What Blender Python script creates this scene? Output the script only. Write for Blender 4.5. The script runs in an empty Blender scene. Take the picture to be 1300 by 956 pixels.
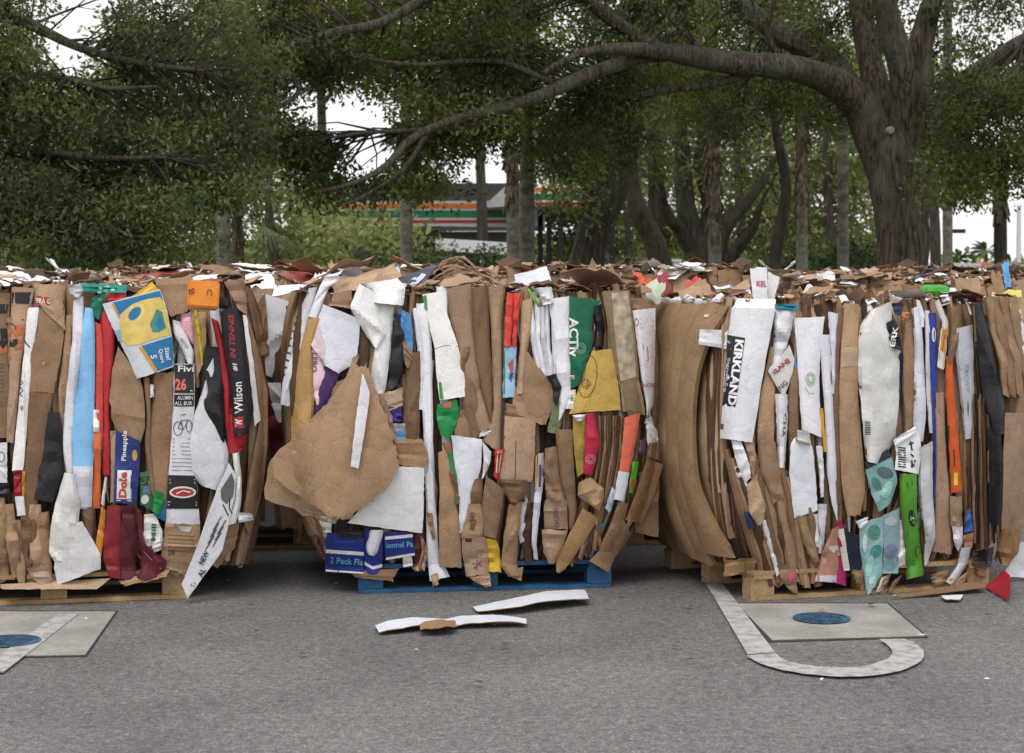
import bpy, bmesh, math, random
import numpy as np
from mathutils import Vector, Matrix, noise
from mathutils.bvhtree import BVHTree

R = math.radians
random.seed(7)
scene = bpy.context.scene
col = scene.collection

# ------------------------------------------------------------------ camera
F = 2368.0                       # focal length in pixels of the 1300 px wide photograph
HZ = 345.0                       # horizon row
PITCH = math.atan((433.0 - HZ) / F)
EYE = Vector((0, 0, 1.56))
cam_d = bpy.data.cameras.new('camera')
cam = bpy.data.objects.new('camera', cam_d); col.objects.link(cam)
cam.location = EYE
cam.rotation_euler = (R(90) - PITCH, 0, 0)
cam_d.sensor_width = 36
cam_d.lens = 36 * F / 1300
cam_d.shift_y = -45 / 1300
cam_d.clip_end = 2000
cam_d.dof.use_dof = True
cam_d.dof.focus_distance = 8.95
cam_d.dof.aperture_fstop = 6.3
scene.camera = cam

# ------------------------------------------------------------------ light
SUN_EL, SUN_AZ = R(58), R(200)
world = bpy.data.worlds.new('World'); scene.world = world
world.use_nodes = True
nt = world.node_tree; nt.nodes.clear()
wo = nt.nodes.new('ShaderNodeOutputWorld'); bg = nt.nodes.new('ShaderNodeBackground')
sky = nt.nodes.new('ShaderNodeTexSky'); sky.sky_type = 'NISHITA'; sky.sun_disc = False
sky.sun_elevation = SUN_EL; sky.sun_rotation = SUN_AZ
sky.air_density = 1.0; sky.dust_density = 3.0; sky.ozone_density = 1.0
mixw = nt.nodes.new('ShaderNodeMix'); mixw.data_type = 'RGBA'
mixw.inputs[0].default_value = 0.86
mixw.inputs[7].default_value = (7.95, 7.85, 7.9, 1)      # even cloud layer over the clear sky
nt.links.new(sky.outputs[0], mixw.inputs[6]); nt.links.new(mixw.outputs[2], bg.inputs[0])
bg.inputs[1].default_value = 0.10
nt.links.new(bg.outputs[0], wo.inputs[0])
sun_d = bpy.data.lights.new('sun', 'SUN'); sun_d.energy = 0.9; sun_d.angle = R(25); sun_d.color = (1, .96, .9)
sun = bpy.data.objects.new('sun', sun_d); col.objects.link(sun)
sd = Vector((math.sin(SUN_AZ) * math.cos(SUN_EL), math.cos(SUN_AZ) * math.cos(SUN_EL), math.sin(SUN_EL)))
sun.rotation_euler = sd.to_track_quat('Z', 'Y').to_euler()
scene.view_settings.view_transform = 'Standard'
scene.view_settings.look = 'None'
scene.view_settings.exposure = 0.62
scene.view_settings.gamma = 1
scene.render.engine = 'CYCLES'
scene.cycles.max_bounces = 6
scene.cycles.diffuse_bounces = 3
scene.cycles.transmission_bounces = 3
scene.cycles.transparent_max_bounces = 6
scene.cycles.use_denoising = True

# ------------------------------------------------------------------ projection helpers
def ray(px, py):
    x = (px - 650) / F; y = (433 - py) / F
    return Vector((x, math.cos(PITCH) + y * math.sin(PITCH), -math.sin(PITCH) + y * math.cos(PITCH)))
def at(px, py, Y):
    d = ray(px, py); return EYE + d * (Y / d.y)
def ground(px, py, h=0.0):
    d = ray(px, py); return EYE + d * ((h - EYE.z) / d.z)
def lin(h):
    if isinstance(h, tuple): return h
    h = h.lstrip('#'); out = []
    for i in (0, 2, 4):
        c = int(h[i:i+2], 16) / 255
        out.append(c / 12.92 if c <= .04045 else ((c + .055) / 1.055) ** 2.4)
    return tuple(out)
def dull(h, k=.13):
    c = [int(h.lstrip('#')[i:i+2], 16) for i in (0, 2, 4)]; m = sum(c) / 3
    return ''.join('%02x' % int(x + (m - x) * k) for x in c)
def N1(x, y=0, z=0): return noise.noise(Vector((x, y, z)))

# ------------------------------------------------------------------ object helpers
def tag(o, label=None, cat=None, group=None, kind=None):
    if label: o['label'] = label
    if cat: o['category'] = cat
    if group: o['group'] = group
    if kind: o['kind'] = kind
    return o
def empty(name, loc=(0, 0, 0), rz=0.0):
    o = bpy.data.objects.new(name, None); col.objects.link(o)
    o.location = loc; o.rotation_euler = (0, 0, rz); o.empty_display_size = .2
    return o
def wmat(o):
    if o is None: return Matrix.Identity(4)
    m = Matrix.Translation(o.location) @ Matrix.Rotation(o.rotation_euler[2], 4, 'Z')
    return (wmat(o.parent) @ m) if o.parent else m
class MB:
    def __init__(s): s.v = []; s.f = []; s.m = []; s.uv = []; s.smooth = True
    def add(s, verts, faces, mi=0, uvs=None):
        b = len(s.v); s.v += [tuple(v) for v in verts]
        for k, f in enumerate(faces):
            s.f.append(tuple(i + b for i in f)); s.m.append(mi)
            if uvs is None: s.uv.append(None)
            else: s.uv.append([uvs[i] for i in f])
    def box(s, c, d, rz=0, mi=0, M=None):
        x, y, z = d[0] / 2, d[1] / 2, d[2] / 2
        vs = [Vector((a * x, b * y, e * z)) for e in (-1, 1) for a, b in ((-1, -1), (1, -1), (1, 1), (-1, 1))]
        rot = Matrix.Rotation(rz, 3, 'Z')
        vs = [rot @ v + Vector(c) for v in vs]
        if M is not None: vs = [M @ v for v in vs]
        s.add(vs, [(3, 2, 1, 0), (4, 5, 6, 7), (0, 1, 5, 4), (1, 2, 6, 5), (2, 3, 7, 6), (3, 0, 4, 7)], mi)
    def tube(s, pts, rad, seg=8, mi=0, rough=0.0, cap=True):
        pts = [Vector(p) for p in pts]; n = len(pts); verts = []; faces = []
        up = Vector((0.13, 0.31, 1)).normalized()
        t0 = (pts[1] - pts[0]).normalized()
        a = t0.cross(Vector((0, 1, 0)) if abs(t0.y) < .9 else Vector((1, 0, 0))).normalized()
        for i in range(n):
            t = (pts[min(i + 1, n - 1)] - pts[max(i - 1, 0)]).normalized()
            a = (a - t * a.dot(t)).normalized(); b = t.cross(a)
            for k in range(seg):
                an = 2 * math.pi * k / seg
                r = rad[i]
                if rough: 
                    q = pts[i] + (a * math.cos(an) + b * math.sin(an)) * r
                    r *= 1 + rough * N1(q.x * 3, q.y * 3, q.z * 2.2)
                verts.append(pts[i] + (a * math.cos(an) + b * math.sin(an)) * r)
        for i in range(n - 1):
            for k in range(seg):
                faces.append((i * seg + k, i * seg + (k + 1) % seg, (i + 1) * seg + (k + 1) % seg, (i + 1) * seg + k))
        if cap:
            faces.append(tuple(range(seg))[::-1]); faces.append(tuple((n - 1) * seg + k for k in range(seg)))
        s.add(verts, faces, mi)
    def build(s, name, mats, parent=None, smooth=None, sharp=35):
        if not isinstance(mats, (list, tuple)): mats = [mats]
        me = bpy.data.meshes.new(name)
        M = wmat(parent).inverted() if parent else None
        vs = [tuple(M @ Vector(v)) for v in s.v] if parent else s.v
        me.from_pydata(vs, [], s.f)
        for m in mats: me.materials.append(m)
        me.polygons.foreach_set('material_index', s.m)
        if any(u is not None for u in s.uv):
            ul = me.uv_layers.new(name='UVMap'); data = []
            for f, u in zip(s.f, s.uv):
                for i in range(len(f)): data += list(u[i]) if u is not None else [0, 0]
            ul.data.foreach_set('uv', data)
        sm = s.smooth if smooth is None else smooth
        if sm:
            me.polygons.foreach_set('use_smooth', [True] * len(s.f))
            me.update()
            try: me.set_sharp_from_angle(angle=R(sharp))
            except Exception: pass
        me.update()
        o = bpy.data.objects.new(name, me); col.objects.link(o)
        if parent: o.parent = parent
        return o
def spline(pts, n):
    """catmull-rom through tuples of any length, n samples per segment"""
    P = [np.array(p, float) for p in pts]; P = [2 * P[0] - P[1]] + P + [2 * P[-1] - P[-2]]
    out = []
    for i in range(1, len(P) - 2):
        for k in range(n):
            t = k / n
            out.append(.5 * ((2 * P[i]) + (-P[i-1] + P[i+1]) * t + (2*P[i-1] - 5*P[i] + 4*P[i+1] - P[i+2]) * t*t + (-P[i-1] + 3*P[i] - 3*P[i+1] + P[i+2]) * t**3))
    out.append(P[-2]); return out

# ------------------------------------------------------------------ materials
_mc = {}
def nodes(name):
    m = bpy.data.materials.new(name); m.use_nodes = True
    t = m.node_tree; return m, t, t.nodes['Principled BSDF']
def nd(t, typ, **kw):
    n = t.nodes.new(typ)
    for k, v in kw.items(): setattr(n, k, v)
    return n
def mulcol(t, a, b, fac=1.0, mode='MULTIPLY'):
    m = nd(t, 'ShaderNodeMix', data_type='RGBA', blend_type=mode); m.inputs[0].default_value = fac
    for s, x in ((6, a), (7, b)):
        if hasattr(x, 'links'): t.links.new(x, m.inputs[s])
        else: m.inputs[s].default_value = (*x, 1) if len(x) == 3 else x
    return m.outputs[2]
def ramp(t, src, pts):
    r = nd(t, 'ShaderNodeValToRGB'); t.links.new(src, r.inputs[0])
    els = r.color_ramp.elements
    while len(els) < len(pts): els.new(.5)
    for e, (p, c) in zip(els, pts):
        e.position = p; e.color = (c, c, c, 1) if isinstance(c, (int, float)) else (*c, 1)
    return r.outputs[0]
def sheet(hexc, kind='kraft'):
    """kraft = raw corrugated board, paper = matt white card, gloss = printed coated card"""
    key = (hexc, kind)
    if key in _mc: return _mc[key]
    m, t, b = nodes(kind + '_card')
    c = lin(dull(hexc) if kind == 'gloss' else hexc)
    if kind == 'paper': c = tuple(min(.84, x * 1.16) for x in c)
    tc = nd(t, 'ShaderNodeTexCoord'); oi = nd(t, 'ShaderNodeObjectInfo')
    # per-object shift so that copies are stained differently
    off = nd(t, 'ShaderNodeVectorMath', operation='SCALE'); off.inputs[0].default_value = (13.1, 7.7, 3.3); t.links.new(oi.outputs['Random'], off.inputs['Scale'])
    ad = nd(t, 'ShaderNodeVectorMath', operation='ADD'); t.links.new(tc.outputs['Object'], ad.inputs[0]); t.links.new(off.outputs[0], ad.inputs[1])
    P = ad.outputs[0]
    n1 = nd(t, 'ShaderNodeTexNoise'); n1.inputs['Scale'].default_value = 5.5; n1.inputs['Detail'].default_value = 5; n1.inputs['Roughness'].default_value = .62; t.links.new(P, n1.inputs['Vector'])
    lo = {'kraft': .74, 'paper': .90, 'gloss': .86}[kind]
    base = mulcol(t, (*c,), ramp(t, n1.outputs[0], [(.3, lo), (.62, 1.06)]))
    n2 = nd(t, 'ShaderNodeTexNoise'); n2.inputs['Scale'].default_value = 130; n2.inputs['Detail'].default_value = 2; t.links.new(P, n2.inputs['Vector'])
    base = mulcol(t, base, ramp(t, n2.outputs[0], [(.35, .88 if kind == 'kraft' else .95), (.65, 1.05)]))
    # dirt scuffs
    n3 = nd(t, 'ShaderNodeTexNoise'); n3.inputs['Scale'].default_value = 14; n3.inputs['Detail'].default_value = 8; n3.inputs['Roughness'].default_value = .75; t.links.new(P, n3.inputs['Vector'])
    sc = ramp(t, n3.outputs[0], [(.60, 0.0), (.74, 1.0)])
    mx = nd(t, 'ShaderNodeMix', data_type='RGBA')
    mt = nd(t, 'ShaderNodeMath', operation='MULTIPLY'); mt.inputs[1].default_value = {'kraft': .45, 'paper': .28, 'gloss': .25}[kind]; t.links.new(sc, mt.inputs[0])
    t.links.new(mt.outputs[0], mx.inputs[0]); t.links.new(base, mx.inputs[6])
    mx.inputs[7].default_value = (.10, .075, .05, 1) if kind == 'kraft' else (.36, .31, .26, 1)
    base = mx.outputs[2]
    hs = nd(t, 'ShaderNodeHueSaturation'); mr = nd(t, 'ShaderNodeMapRange'); t.links.new(oi.outputs['Random'], mr.inputs[0])
    mr.inputs[3].default_value = .76 if kind == 'kraft' else .93; mr.inputs[4].default_value = 1.16 if kind == 'kraft' else 1.03
    t.links.new(mr.outputs[0], hs.inputs['Value']); t.links.new(base, hs.inputs['Color'])
    t.links.new(hs.outputs[0], b.inputs['Base Color'])
    b.inputs['Roughness'].default_value = {'kraft': .82, 'paper': .62, 'gloss': .38}[kind]
    b.inputs['Specular IOR Level'].default_value = .3
    # crumple and flute relief
    w = nd(t, 'ShaderNodeTexWave', bands_direction='X'); uv = nd(t, 'ShaderNodeUVMap'); t.links.new(uv.outputs[0], w.inputs['Vector'])
    w.inputs['Scale'].default_value = 38; w.inputs['Distortion'].default_value = .6
    n4 = nd(t, 'ShaderNodeTexNoise'); n4.inputs['Scale'].default_value = 11; n4.inputs['Detail'].default_value = 4; t.links.new(P, n4.inputs['Vector'])
    b1 = nd(t, 'ShaderNodeBump'); b1.inputs['Distance'].default_value = .0006; b1.inputs['Strength'].default_value = .5 if kind != 'gloss' else .2; t.links.new(w.outputs[0], b1.inputs['Height'])
    b2 = nd(t, 'ShaderNodeBump'); b2.inputs['Distance'].default_value = .012; b2.inputs['Strength'].default_value = .55; t.links.new(n4.outputs[0], b2.inputs['Height']); t.links.new(b1.outputs[0], b2.inputs['Normal'])
    vo = nd(t, 'ShaderNodeTexVoronoi', feature='DISTANCE_TO_EDGE'); vo.inputs['Scale'].default_value = 7
    dn = nd(t, 'ShaderNodeVectorMath', operation='ADD'); t.links.new(P, dn.inputs[0]); dn2 = nd(t, 'ShaderNodeVectorMath', operation='SCALE'); dn2.inputs['Scale'].default_value = .12; t.links.new(n4.outputs['Color'], dn2.inputs[0]); t.links.new(dn2.outputs[0], dn.inputs[1]); t.links.new(dn.outputs[0], vo.inputs['Vector'])
    b3 = nd(t, 'ShaderNodeBump'); b3.inputs['Distance'].default_value = .005; b3.inputs['Strength'].default_value = .22; t.links.new(ramp(t, vo.outputs['Distance'], [(0.0, 0.0), (.10, .7), (.5, 1.0)]), b3.inputs['Height']); t.links.new(b2.outputs[0], b3.inputs['Normal'])
    t.links.new(mulcol(t, hs.outputs[0], ramp(t, vo.outputs['Distance'], [(0.0, .74 if kind == 'kraft' else .84), (.018, 1.0)])), b.inputs['Base Color'])  # shade along the crumple creases painted into the base colour
    t.links.new(b3.outputs[0], b.inputs['Normal'])
    _mc[key] = m; return m
def plain(name, c, rough=.6, metal=0.0, var=.12, scale=8, bump=0.0):
    key = ('p', name)
    if key in _mc: return _mc[key]
    m, t, b = nodes(name)
    tc = nd(t, 'ShaderNodeTexCoord'); n = nd(t, 'ShaderNodeTexNoise'); n.inputs['Scale'].default_value = scale; n.inputs['Detail'].default_value = 5
    t.links.new(tc.outputs['Object'], n.inputs['Vector'])
    t.links.new(mulcol(t, lin(c), ramp(t, n.outputs[0], [(.3, 1 - var), (.7, 1 + var * .5)])), b.inputs['Base Color'])
    b.inputs['Roughness'].default_value = rough; b.inputs['Metallic'].default_value = metal
    if bump:
        bp = nd(t, 'ShaderNodeBump'); bp.inputs['Distance'].default_value = bump; t.links.new(n.outputs[0], bp.inputs['Height']); t.links.new(bp.outputs[0], b.inputs['Normal'])
    _mc[key] = m; return m
def ink(hexc): return plain('ink_' + hexc.lstrip('#'), dull(hexc), .55, 0, .16, 30)

def asphalt_mat():
    m, t, b = nodes('asphalt')
    tc = nd(t, 'ShaderNodeTexCoord'); P = tc.outputs['Object']
    v = nd(t, 'ShaderNodeTexVoronoi'); v.inputs['Scale'].default_value = 125; t.links.new(P, v.inputs['Vector'])
    stone = ramp(t, v.outputs['Color'], [(.0, (.15, .145, .143)), (.45, (.215, .208, .205)), (.8, (.28, .27, .264)), (1.0, (.42, .40, .39))])
    gap = ramp(t, v.outputs['Distance'], [(.0, 1.1), (.6, .55)])
    c = mulcol(t, stone, gap)
    n = nd(t, 'ShaderNodeTexNoise'); n.inputs['Scale'].default_value = 1.1; n.inputs['Detail'].default_value = 8; n.inputs['Roughness'].default_value = .6; t.links.new(P, n.inputs['Vector'])
    c = mulcol(t, c, ramp(t, n.outputs[0], [(.3, .80), (.7, 1.22)]))
    n2 = nd(t, 'ShaderNodeTexNoise'); n2.inputs['Scale'].default_value = 28; n2.inputs['Detail'].default_value = 6; t.links.new(P, n2.inputs['Vector'])
    c = mulcol(t, c, ramp(t, n2.outputs[0], [(.3, .72), (.7, 1.3)]))
    st = nd(t, 'ShaderNodeTexNoise'); st.inputs['Scale'].default_value = .55; st.inputs['Detail'].default_value = 5; st.inputs['Distortion'].default_value = 1.2; t.links.new(P, st.inputs['Vector'])
    c = mulcol(t, c, ramp(t, st.outputs[0], [(.52, 1.0), (.66, .87), (.74, .84)]))
    vc = nd(t, 'ShaderNodeTexVoronoi', feature='DISTANCE_TO_EDGE'); vc.inputs['Scale'].default_value = .55
    dv = nd(t, 'ShaderNodeVectorMath', operation='SCALE'); dv.inputs['Scale'].default_value = .7; t.links.new(n.outputs['Color'], dv.inputs[0]); da = nd(t, 'ShaderNodeVectorMath', operation='ADD'); t.links.new(P, da.inputs[0]); t.links.new(dv.outputs[0], da.inputs[1]); t.links.new(da.outputs[0], vc.inputs['Vector'])
    c = mulcol(t, c, ramp(t, vc.outputs['Distance'], [(0.0, .86), (.005, 1.0)]))
    # blue spray paint specks left on the lot
    n3 = nd(t, 'ShaderNodeTexNoise'); n3.inputs['Scale'].default_value = 2.3; n3.inputs['Detail'].default_value = 9; n3.inputs['Roughness'].default_value = .8; t.links.new(P, n3.inputs['Vector'])
    mx = nd(t, 'ShaderNodeMix', data_type='RGBA'); t.links.new(ramp(t, n3.outputs[0], [(.735, 0.0), (.76, .6)]), mx.inputs[0]); t.links.new(c, mx.inputs[6]); mx.inputs[7].default_value = (.03, .09, .2, 1)
    t.links.new(mx.outputs[2], b.inputs['Base Color']); b.inputs['Roughness'].default_value = .88
    bp = nd(t, 'ShaderNodeBump'); bp.inputs['Distance'].default_value = .004; bp.inputs['Strength'].default_value = .9; t.links.new(v.outputs['Distance'], bp.inputs['Height']); bp.invert = True
    t.links.new(bp.outputs[0], b.inputs['Normal']); return m
def mottled(name, a, bcol, scale=3, thr=(.35, .65), rough=.85, fine=60, bump=.003):
    m, t, b = nodes(name)
    tc = nd(t, 'ShaderNodeTexCoord'); P = tc.outputs['Object']
    n = nd(t, 'ShaderNodeTexNoise'); n.inputs['Scale'].default_value = scale; n.inputs['Detail'].default_value = 9; n.inputs['Roughness'].default_value = .65; t.links.new(P, n.inputs['Vector'])
    c = ramp(t, n.outputs[0], [(thr[0], lin(a)), (thr[1], lin(bcol))])
    n2 = nd(t, 'ShaderNodeTexNoise'); n2.inputs['Scale'].default_value = fine; n2.inputs['Detail'].default_value = 3; t.links.new(P, n2.inputs['Vector'])
    c = mulcol(t, c, ramp(t, n2.outputs[0], [(.3, .8), (.7, 1.15)]))
    t.links.new(c, b.inputs['Base Color']); b.inputs['Roughness'].default_value = rough
    bp = nd(t, 'ShaderNodeBump'); bp.inputs['Distance'].default_value = bump; t.links.new(n2.outputs[0], bp.inputs['Height']); t.links.new(bp.outputs[0], b.inputs['Normal'])
    return m
def bark_mat(name, a, bcol, lich, sx=9, sz=1.6, bump=.05):
    m, t, b = nodes(name)
    tc = nd(t, 'ShaderNodeTexCoord'); mp = nd(t, 'ShaderNodeMapping'); mp.inputs['Scale'].default_value = (sx, sx, sz); t.links.new(tc.outputs['Object'], mp.inputs[0])
    n = nd(t, 'ShaderNodeTexNoise'); n.inputs['Scale'].default_value = 2; n.inputs['Detail'].default_value = 8; n.inputs['Roughness'].default_value = .7; n.inputs['Distortion'].default_value = .6; t.links.new(mp.outputs[0], n.inputs['Vector'])
    c = ramp(t, n.outputs[0], [(.40, lin(a)), (.60, lin(bcol))])
    n2 = nd(t, 'ShaderNodeTexNoise'); n2.inputs['Scale'].default_value = 2.2; n2.inputs['Detail'].default_value = 7; t.links.new(tc.outputs['Object'], n2.inputs['Vector'])
    mx = nd(t, 'ShaderNodeMix', data_type='RGBA'); t.links.new(ramp(t, n2.outputs[0], [(.5, 0.0), (.68, .6)]), mx.inputs[0]); t.links.new(c, mx.inputs[6]); mx.inputs[7].default_value = (*lin(lich), 1)
    t.links.new(mx.outputs[2], b.inputs['Base Color']); b.inputs['Roughness'].default_value = .95
    bp = nd(t, 'ShaderNodeBump'); bp.inputs['Distance'].default_value = bump; t.links.new(n.outputs[0], bp.inputs['Height']); t.links.new(bp.outputs[0], b.inputs['Normal'])
    return m
def leaf_mat(name, cols, sc=.7):
    m, t, b = nodes(name)
    at_ = nd(t, 'ShaderNodeAttribute', attribute_name='rnd'); tc = nd(t, 'ShaderNodeTexCoord')
    c = ramp(t, at_.outputs['Fac'], [(i / (len(cols) - 1), lin(x)) for i, x in enumerate(cols)])
    n = nd(t, 'ShaderNodeTexNoise'); n.inputs['Scale'].default_value = sc; n.inputs['Detail'].default_value = 4; t.links.new(tc.outputs['Object'], n.inputs['Vector'])
    c = mulcol(t, c, ramp(t, n.outputs[0], [(.34, .5), (.66, 1.4)]))
    b.inputs['Roughness'].default_value = .5; b.inputs['Specular IOR Level'].default_value = .35
    t.links.new(c, b.inputs['Base Color'])
    tr = nd(t, 'ShaderNodeBsdfTranslucent'); t.links.new(mulcol(t, c, (1.15, 1.25, .7)), tr.inputs[0])
    mx = nd(t, 'ShaderNodeMixShader'); mx.inputs[0].default_value = .42
    t.links.new(b.outputs[0], mx.inputs[1]); t.links.new(tr.outputs[0], mx.inputs[2])
    t.links.new(mx.outputs[0], t.nodes['Material Output'].inputs[0]); return m
def layer_mat():
    """edges of pressed layers of board: thin upright stripes in browns and greys, dark ones for shaded gaps"""
    m, t, b = nodes('pressed_layers')
    uv = nd(t, 'ShaderNodeUVMap'); mp = nd(t, 'ShaderNodeMapping'); mp.inputs['Scale'].default_value = (70, 1.2, 1); t.links.new(uv.outputs[0], mp.inputs[0])
    n = nd(t, 'ShaderNodeTexNoise'); n.inputs['Scale'].default_value = 1; n.inputs['Detail'].default_value = 5; n.inputs['Roughness'].default_value = .7; n.inputs['Distortion'].default_value = .5; t.links.new(mp.outputs[0], n.inputs['Vector'])
    c = ramp(t, n.outputs[0], [(.34, lin('2c2118')), (.46, lin('6b5138')), (.55, lin('93734f')), (.66, lin('a58a6a')), (.74, lin('c9c4bb'))])  # darkest browns put the shade of gaps between folds into the colour
    t.links.new(c, b.inputs['Base Color']); b.inputs['Roughness'].default_value = .9
    bp = nd(t, 'ShaderNodeBump'); bp.inputs['Distance'].default_value = .02; t.links.new(n.outputs[0], bp.inputs['Height']); t.links.new(bp.outputs[0], b.inputs['Normal'])
    return m
LAYERS = layer_mat()
WOOD = mottled('pallet_wood', '8c7250', 'b89a70', 4, rough=.8)
BLUEWOOD = mottled('blue_painted_wood', '173a5e', '255c86', 5, rough=.7)
KRAFT = [sheet(h) for h in ('ab8c6e', '9f8165', 'b6987b', '896c53', 'b09279', '9a7b5f', 'b59a82')]
WHITE = [sheet(h, 'paper') for h in ('d8d8dc', 'cfd0d6', 'dedcda')]
EDGE = sheet('8a6c4c')
DARKK = sheet('5a4433')  # dark kraft; in the bale fills it stands for shade in the gaps
def K(): return random.choice(KRAFT)

# ------------------------------------------------------------------ setting: ground
ASPH = asphalt_mat()
g = MB(); g.add([(-400, -20, 0), (400, -20, 0), (400, 17.5, 0), (-400, 17.5, 0)], [(0, 1, 2, 3)])
tag(g.build('parking_lot', ASPH, smooth=False), kind='structure')
GRASSM = mottled('grass', '3a4a22', '5d6636', 1.2, fine=25, bump=.03)
g = MB(); g.add([(-1500, 17.7, .1), (1500, 17.7, .1), (1500, 1900, .1), (-1500, 1900, .1)], [(0, 1, 2, 3)])
tag(g.build('grass_verge', GRASSM, smooth=False), kind='structure')
CONC = mottled('concrete', '8b8883', 'a5a29c', 3.2, rough=.9, thr=(.38, .62), fine=90)
g = MB(); g.box((0, 17.6, .055), (800, .2, .13)); tag(g.build('kerb', CONC, smooth=False), kind='structure')
g = MB(); g.add([(-300, 44, .12), (300, 44, .12), (300, 58, .12), (-300, 58, .12)], [(0, 1, 2, 3)])
tag(g.build('service_road', plain('road_grey', '5e5c5b', .9), smooth=False), kind='structure')

def flat(name, pts, h, mat, kind='structure', parent=None, thick=.003):
    P = [ground(x, y, h) for x, y in pts]; n = len(P)
    Q = [p - Vector((0, 0, thick)) for p in P]
    b = MB(); b.add(P + Q, [tuple(range(n))[::-1]] + [(i, (i + 1) % n, n + (i + 1) % n, n + i) for i in range(n)])
    o = b.build(name, mat, parent, smooth=False)
    bm = bmesh.new(); bm.from_mesh(o.data); bmesh.ops.recalc_face_normals(bm, faces=bm.faces); 
    bmesh.ops.triangulate(bm, faces=[f for f in bm.faces if len(f.verts) > 4]); bm.to_mesh(o.data); bm.free()
    if kind: o['kind'] = kind
    return o
SEAM = mottled('seam', '2e2a27', '4b3a2f', 8)
PAINT = mottled('worn_white_paint', '85827f', 'b3b2b1', 16, thr=(.34, .56), fine=125, bump=.003)
BLUEIRON = mottled('blue_painted_iron', '2a3a48', '3f6788', 14, thr=(.36, .62), rough=.6, fine=90, bump=.004)
flat('slab_seam', [(931, 765), (1128, 765), (1179, 809), (976, 815)], .0035, SEAM)
flat('concrete_slab', [(935, 766), (1126, 766), (1174, 807), (980, 812)], .0075, CONC)
flat('slab_seam', [(-80, 775), (150, 775), (110, 833), (-100, 837)], .0035, SEAM)
flat('concrete_slab', [(-80, 776), (147, 776), (108, 831), (-100, 834)], .0075, CONC)
# broken hook of white paint
flat('painted_line', [(893, 735), (913, 735), (984, 828), (949, 830)], .0115, PAINT)
hook_o = spline([(947, 832), (973, 845), (1020, 855), (1080, 859), (1132, 854), (1165, 842), (1173, 829), (1163, 817), (1148, 811)], 4)
hook_i = spline([(984, 829), (1000, 839), (1040, 846), (1090, 846), (1122, 838), (1133, 829), (1128, 820), (1120, 814), (1116, 811)], 4)
b = MB(); O = [ground(p[0] + 1.2 * N1(i * .9, 3), p[1] + .8 * N1(i * .8, 7), .0115) for i, p in enumerate(hook_o)]; I = [ground(p[0] + 1.2 * N1(i * .9, 13), p[1] + .8 * N1(i * .8, 17), .0115) for i, p in enumerate(hook_i)]
n = len(O); b.add(O + I, [(i, i + 1, n + i + 1, n + i) for i in range(n - 1)]); tag(b.build('painted_line', PAINT, smooth=False), kind='structure')
flat('painted_line', [(74, 779), (100, 779), (4, 853), (-32, 853)], .0115, PAINT)
def manhole(px, py, rad, label):
    c = ground(px, py, .008); e = empty('manhole_cover', c)
    ring = MB(); dish = MB(); seg = 40
    for rr, h, mb in ((rad * 1.0, .008, ring),):
        vs = []
        for r_, z in ((rad, .004), (rad, .008), (rad * .9, .008), (rad * .9, .003)):
            vs += [c + Vector((r_ * math.cos(2 * math.pi * k / seg), r_ * math.sin(2 * math.pi * k / seg), z)) for k in range(seg)]
        mb.add(vs, [(j * seg + k, j * seg + (k + 1) % seg, (j + 1) * seg + (k + 1) % seg, (j + 1) * seg + k) for j in range(3) for k in range(seg)])
    ring.build('rim', BLUEIRON, e)
    vs = [c + Vector((0, 0, .004))] + [c + Vector((rad * .9 * math.cos(2 * math.pi * k / seg), rad * .9 * math.sin(2 * math.pi * k / seg), .004)) for k in range(seg)]
    dish.add(vs, [(0, k + 1, (k + 1) % seg + 1) for k in range(seg)])
    for i in range(-6, 7):
        for j in range(-6, 7):
            if math.hypot(i, j) < 6: dish.box((c.x + i * rad * .13, c.y + j * rad * .13, c.z + .006), (rad * .07, rad * .07, .004), rz=.78)
    dish.build('lid', BLUEIRON, e, smooth=False)
    tag(e, label, 'manhole cover')
manhole(1043, 786, .128, 'round blue painted manhole cover in the concrete slab by the right wooden pallet')
manhole(12, 815, .128, 'blue painted manhole cover at the left edge on the slab crossed by a white band')

# ------------------------------------------------------------------ pallets
def pallet(loc, rz, w, d, mat, label, group=None):
    e = empty('wooden_pallet', loc, rz); M = wmat(e)
    def part(name, c, s):
        b = MB(); b.box((c[0] + random.uniform(-.004, .004), c[1], c[2]), (s[0], s[1], s[2]), M=M)
        o = b.build(name, mat, e, smooth=False)
        return o
    for k in range(3): part('bottom_board', (0, -d / 2 + .05 + k * (d - .1) / 2, .011), (w, .10, .019))
    for i in range(3):
        for j in range(3): part('block', (-w / 2 + .06 + i * (w - .12) / 2, -d / 2 + .06 + j * (d - .12) / 2, .021 + .041), (.12, .10, .08))
    for i in range(3): part('stringer_board', (-w / 2 + .06 + i * (w - .12) / 2, 0, .112), (.10, d, .018))
    for k in range(7): part('deck_board', (0, -d / 2 + .05 + k * (d - .1) / 6, .1315), (w, .10, .019))
    tag(e, label, 'pallet', group); return e

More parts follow.
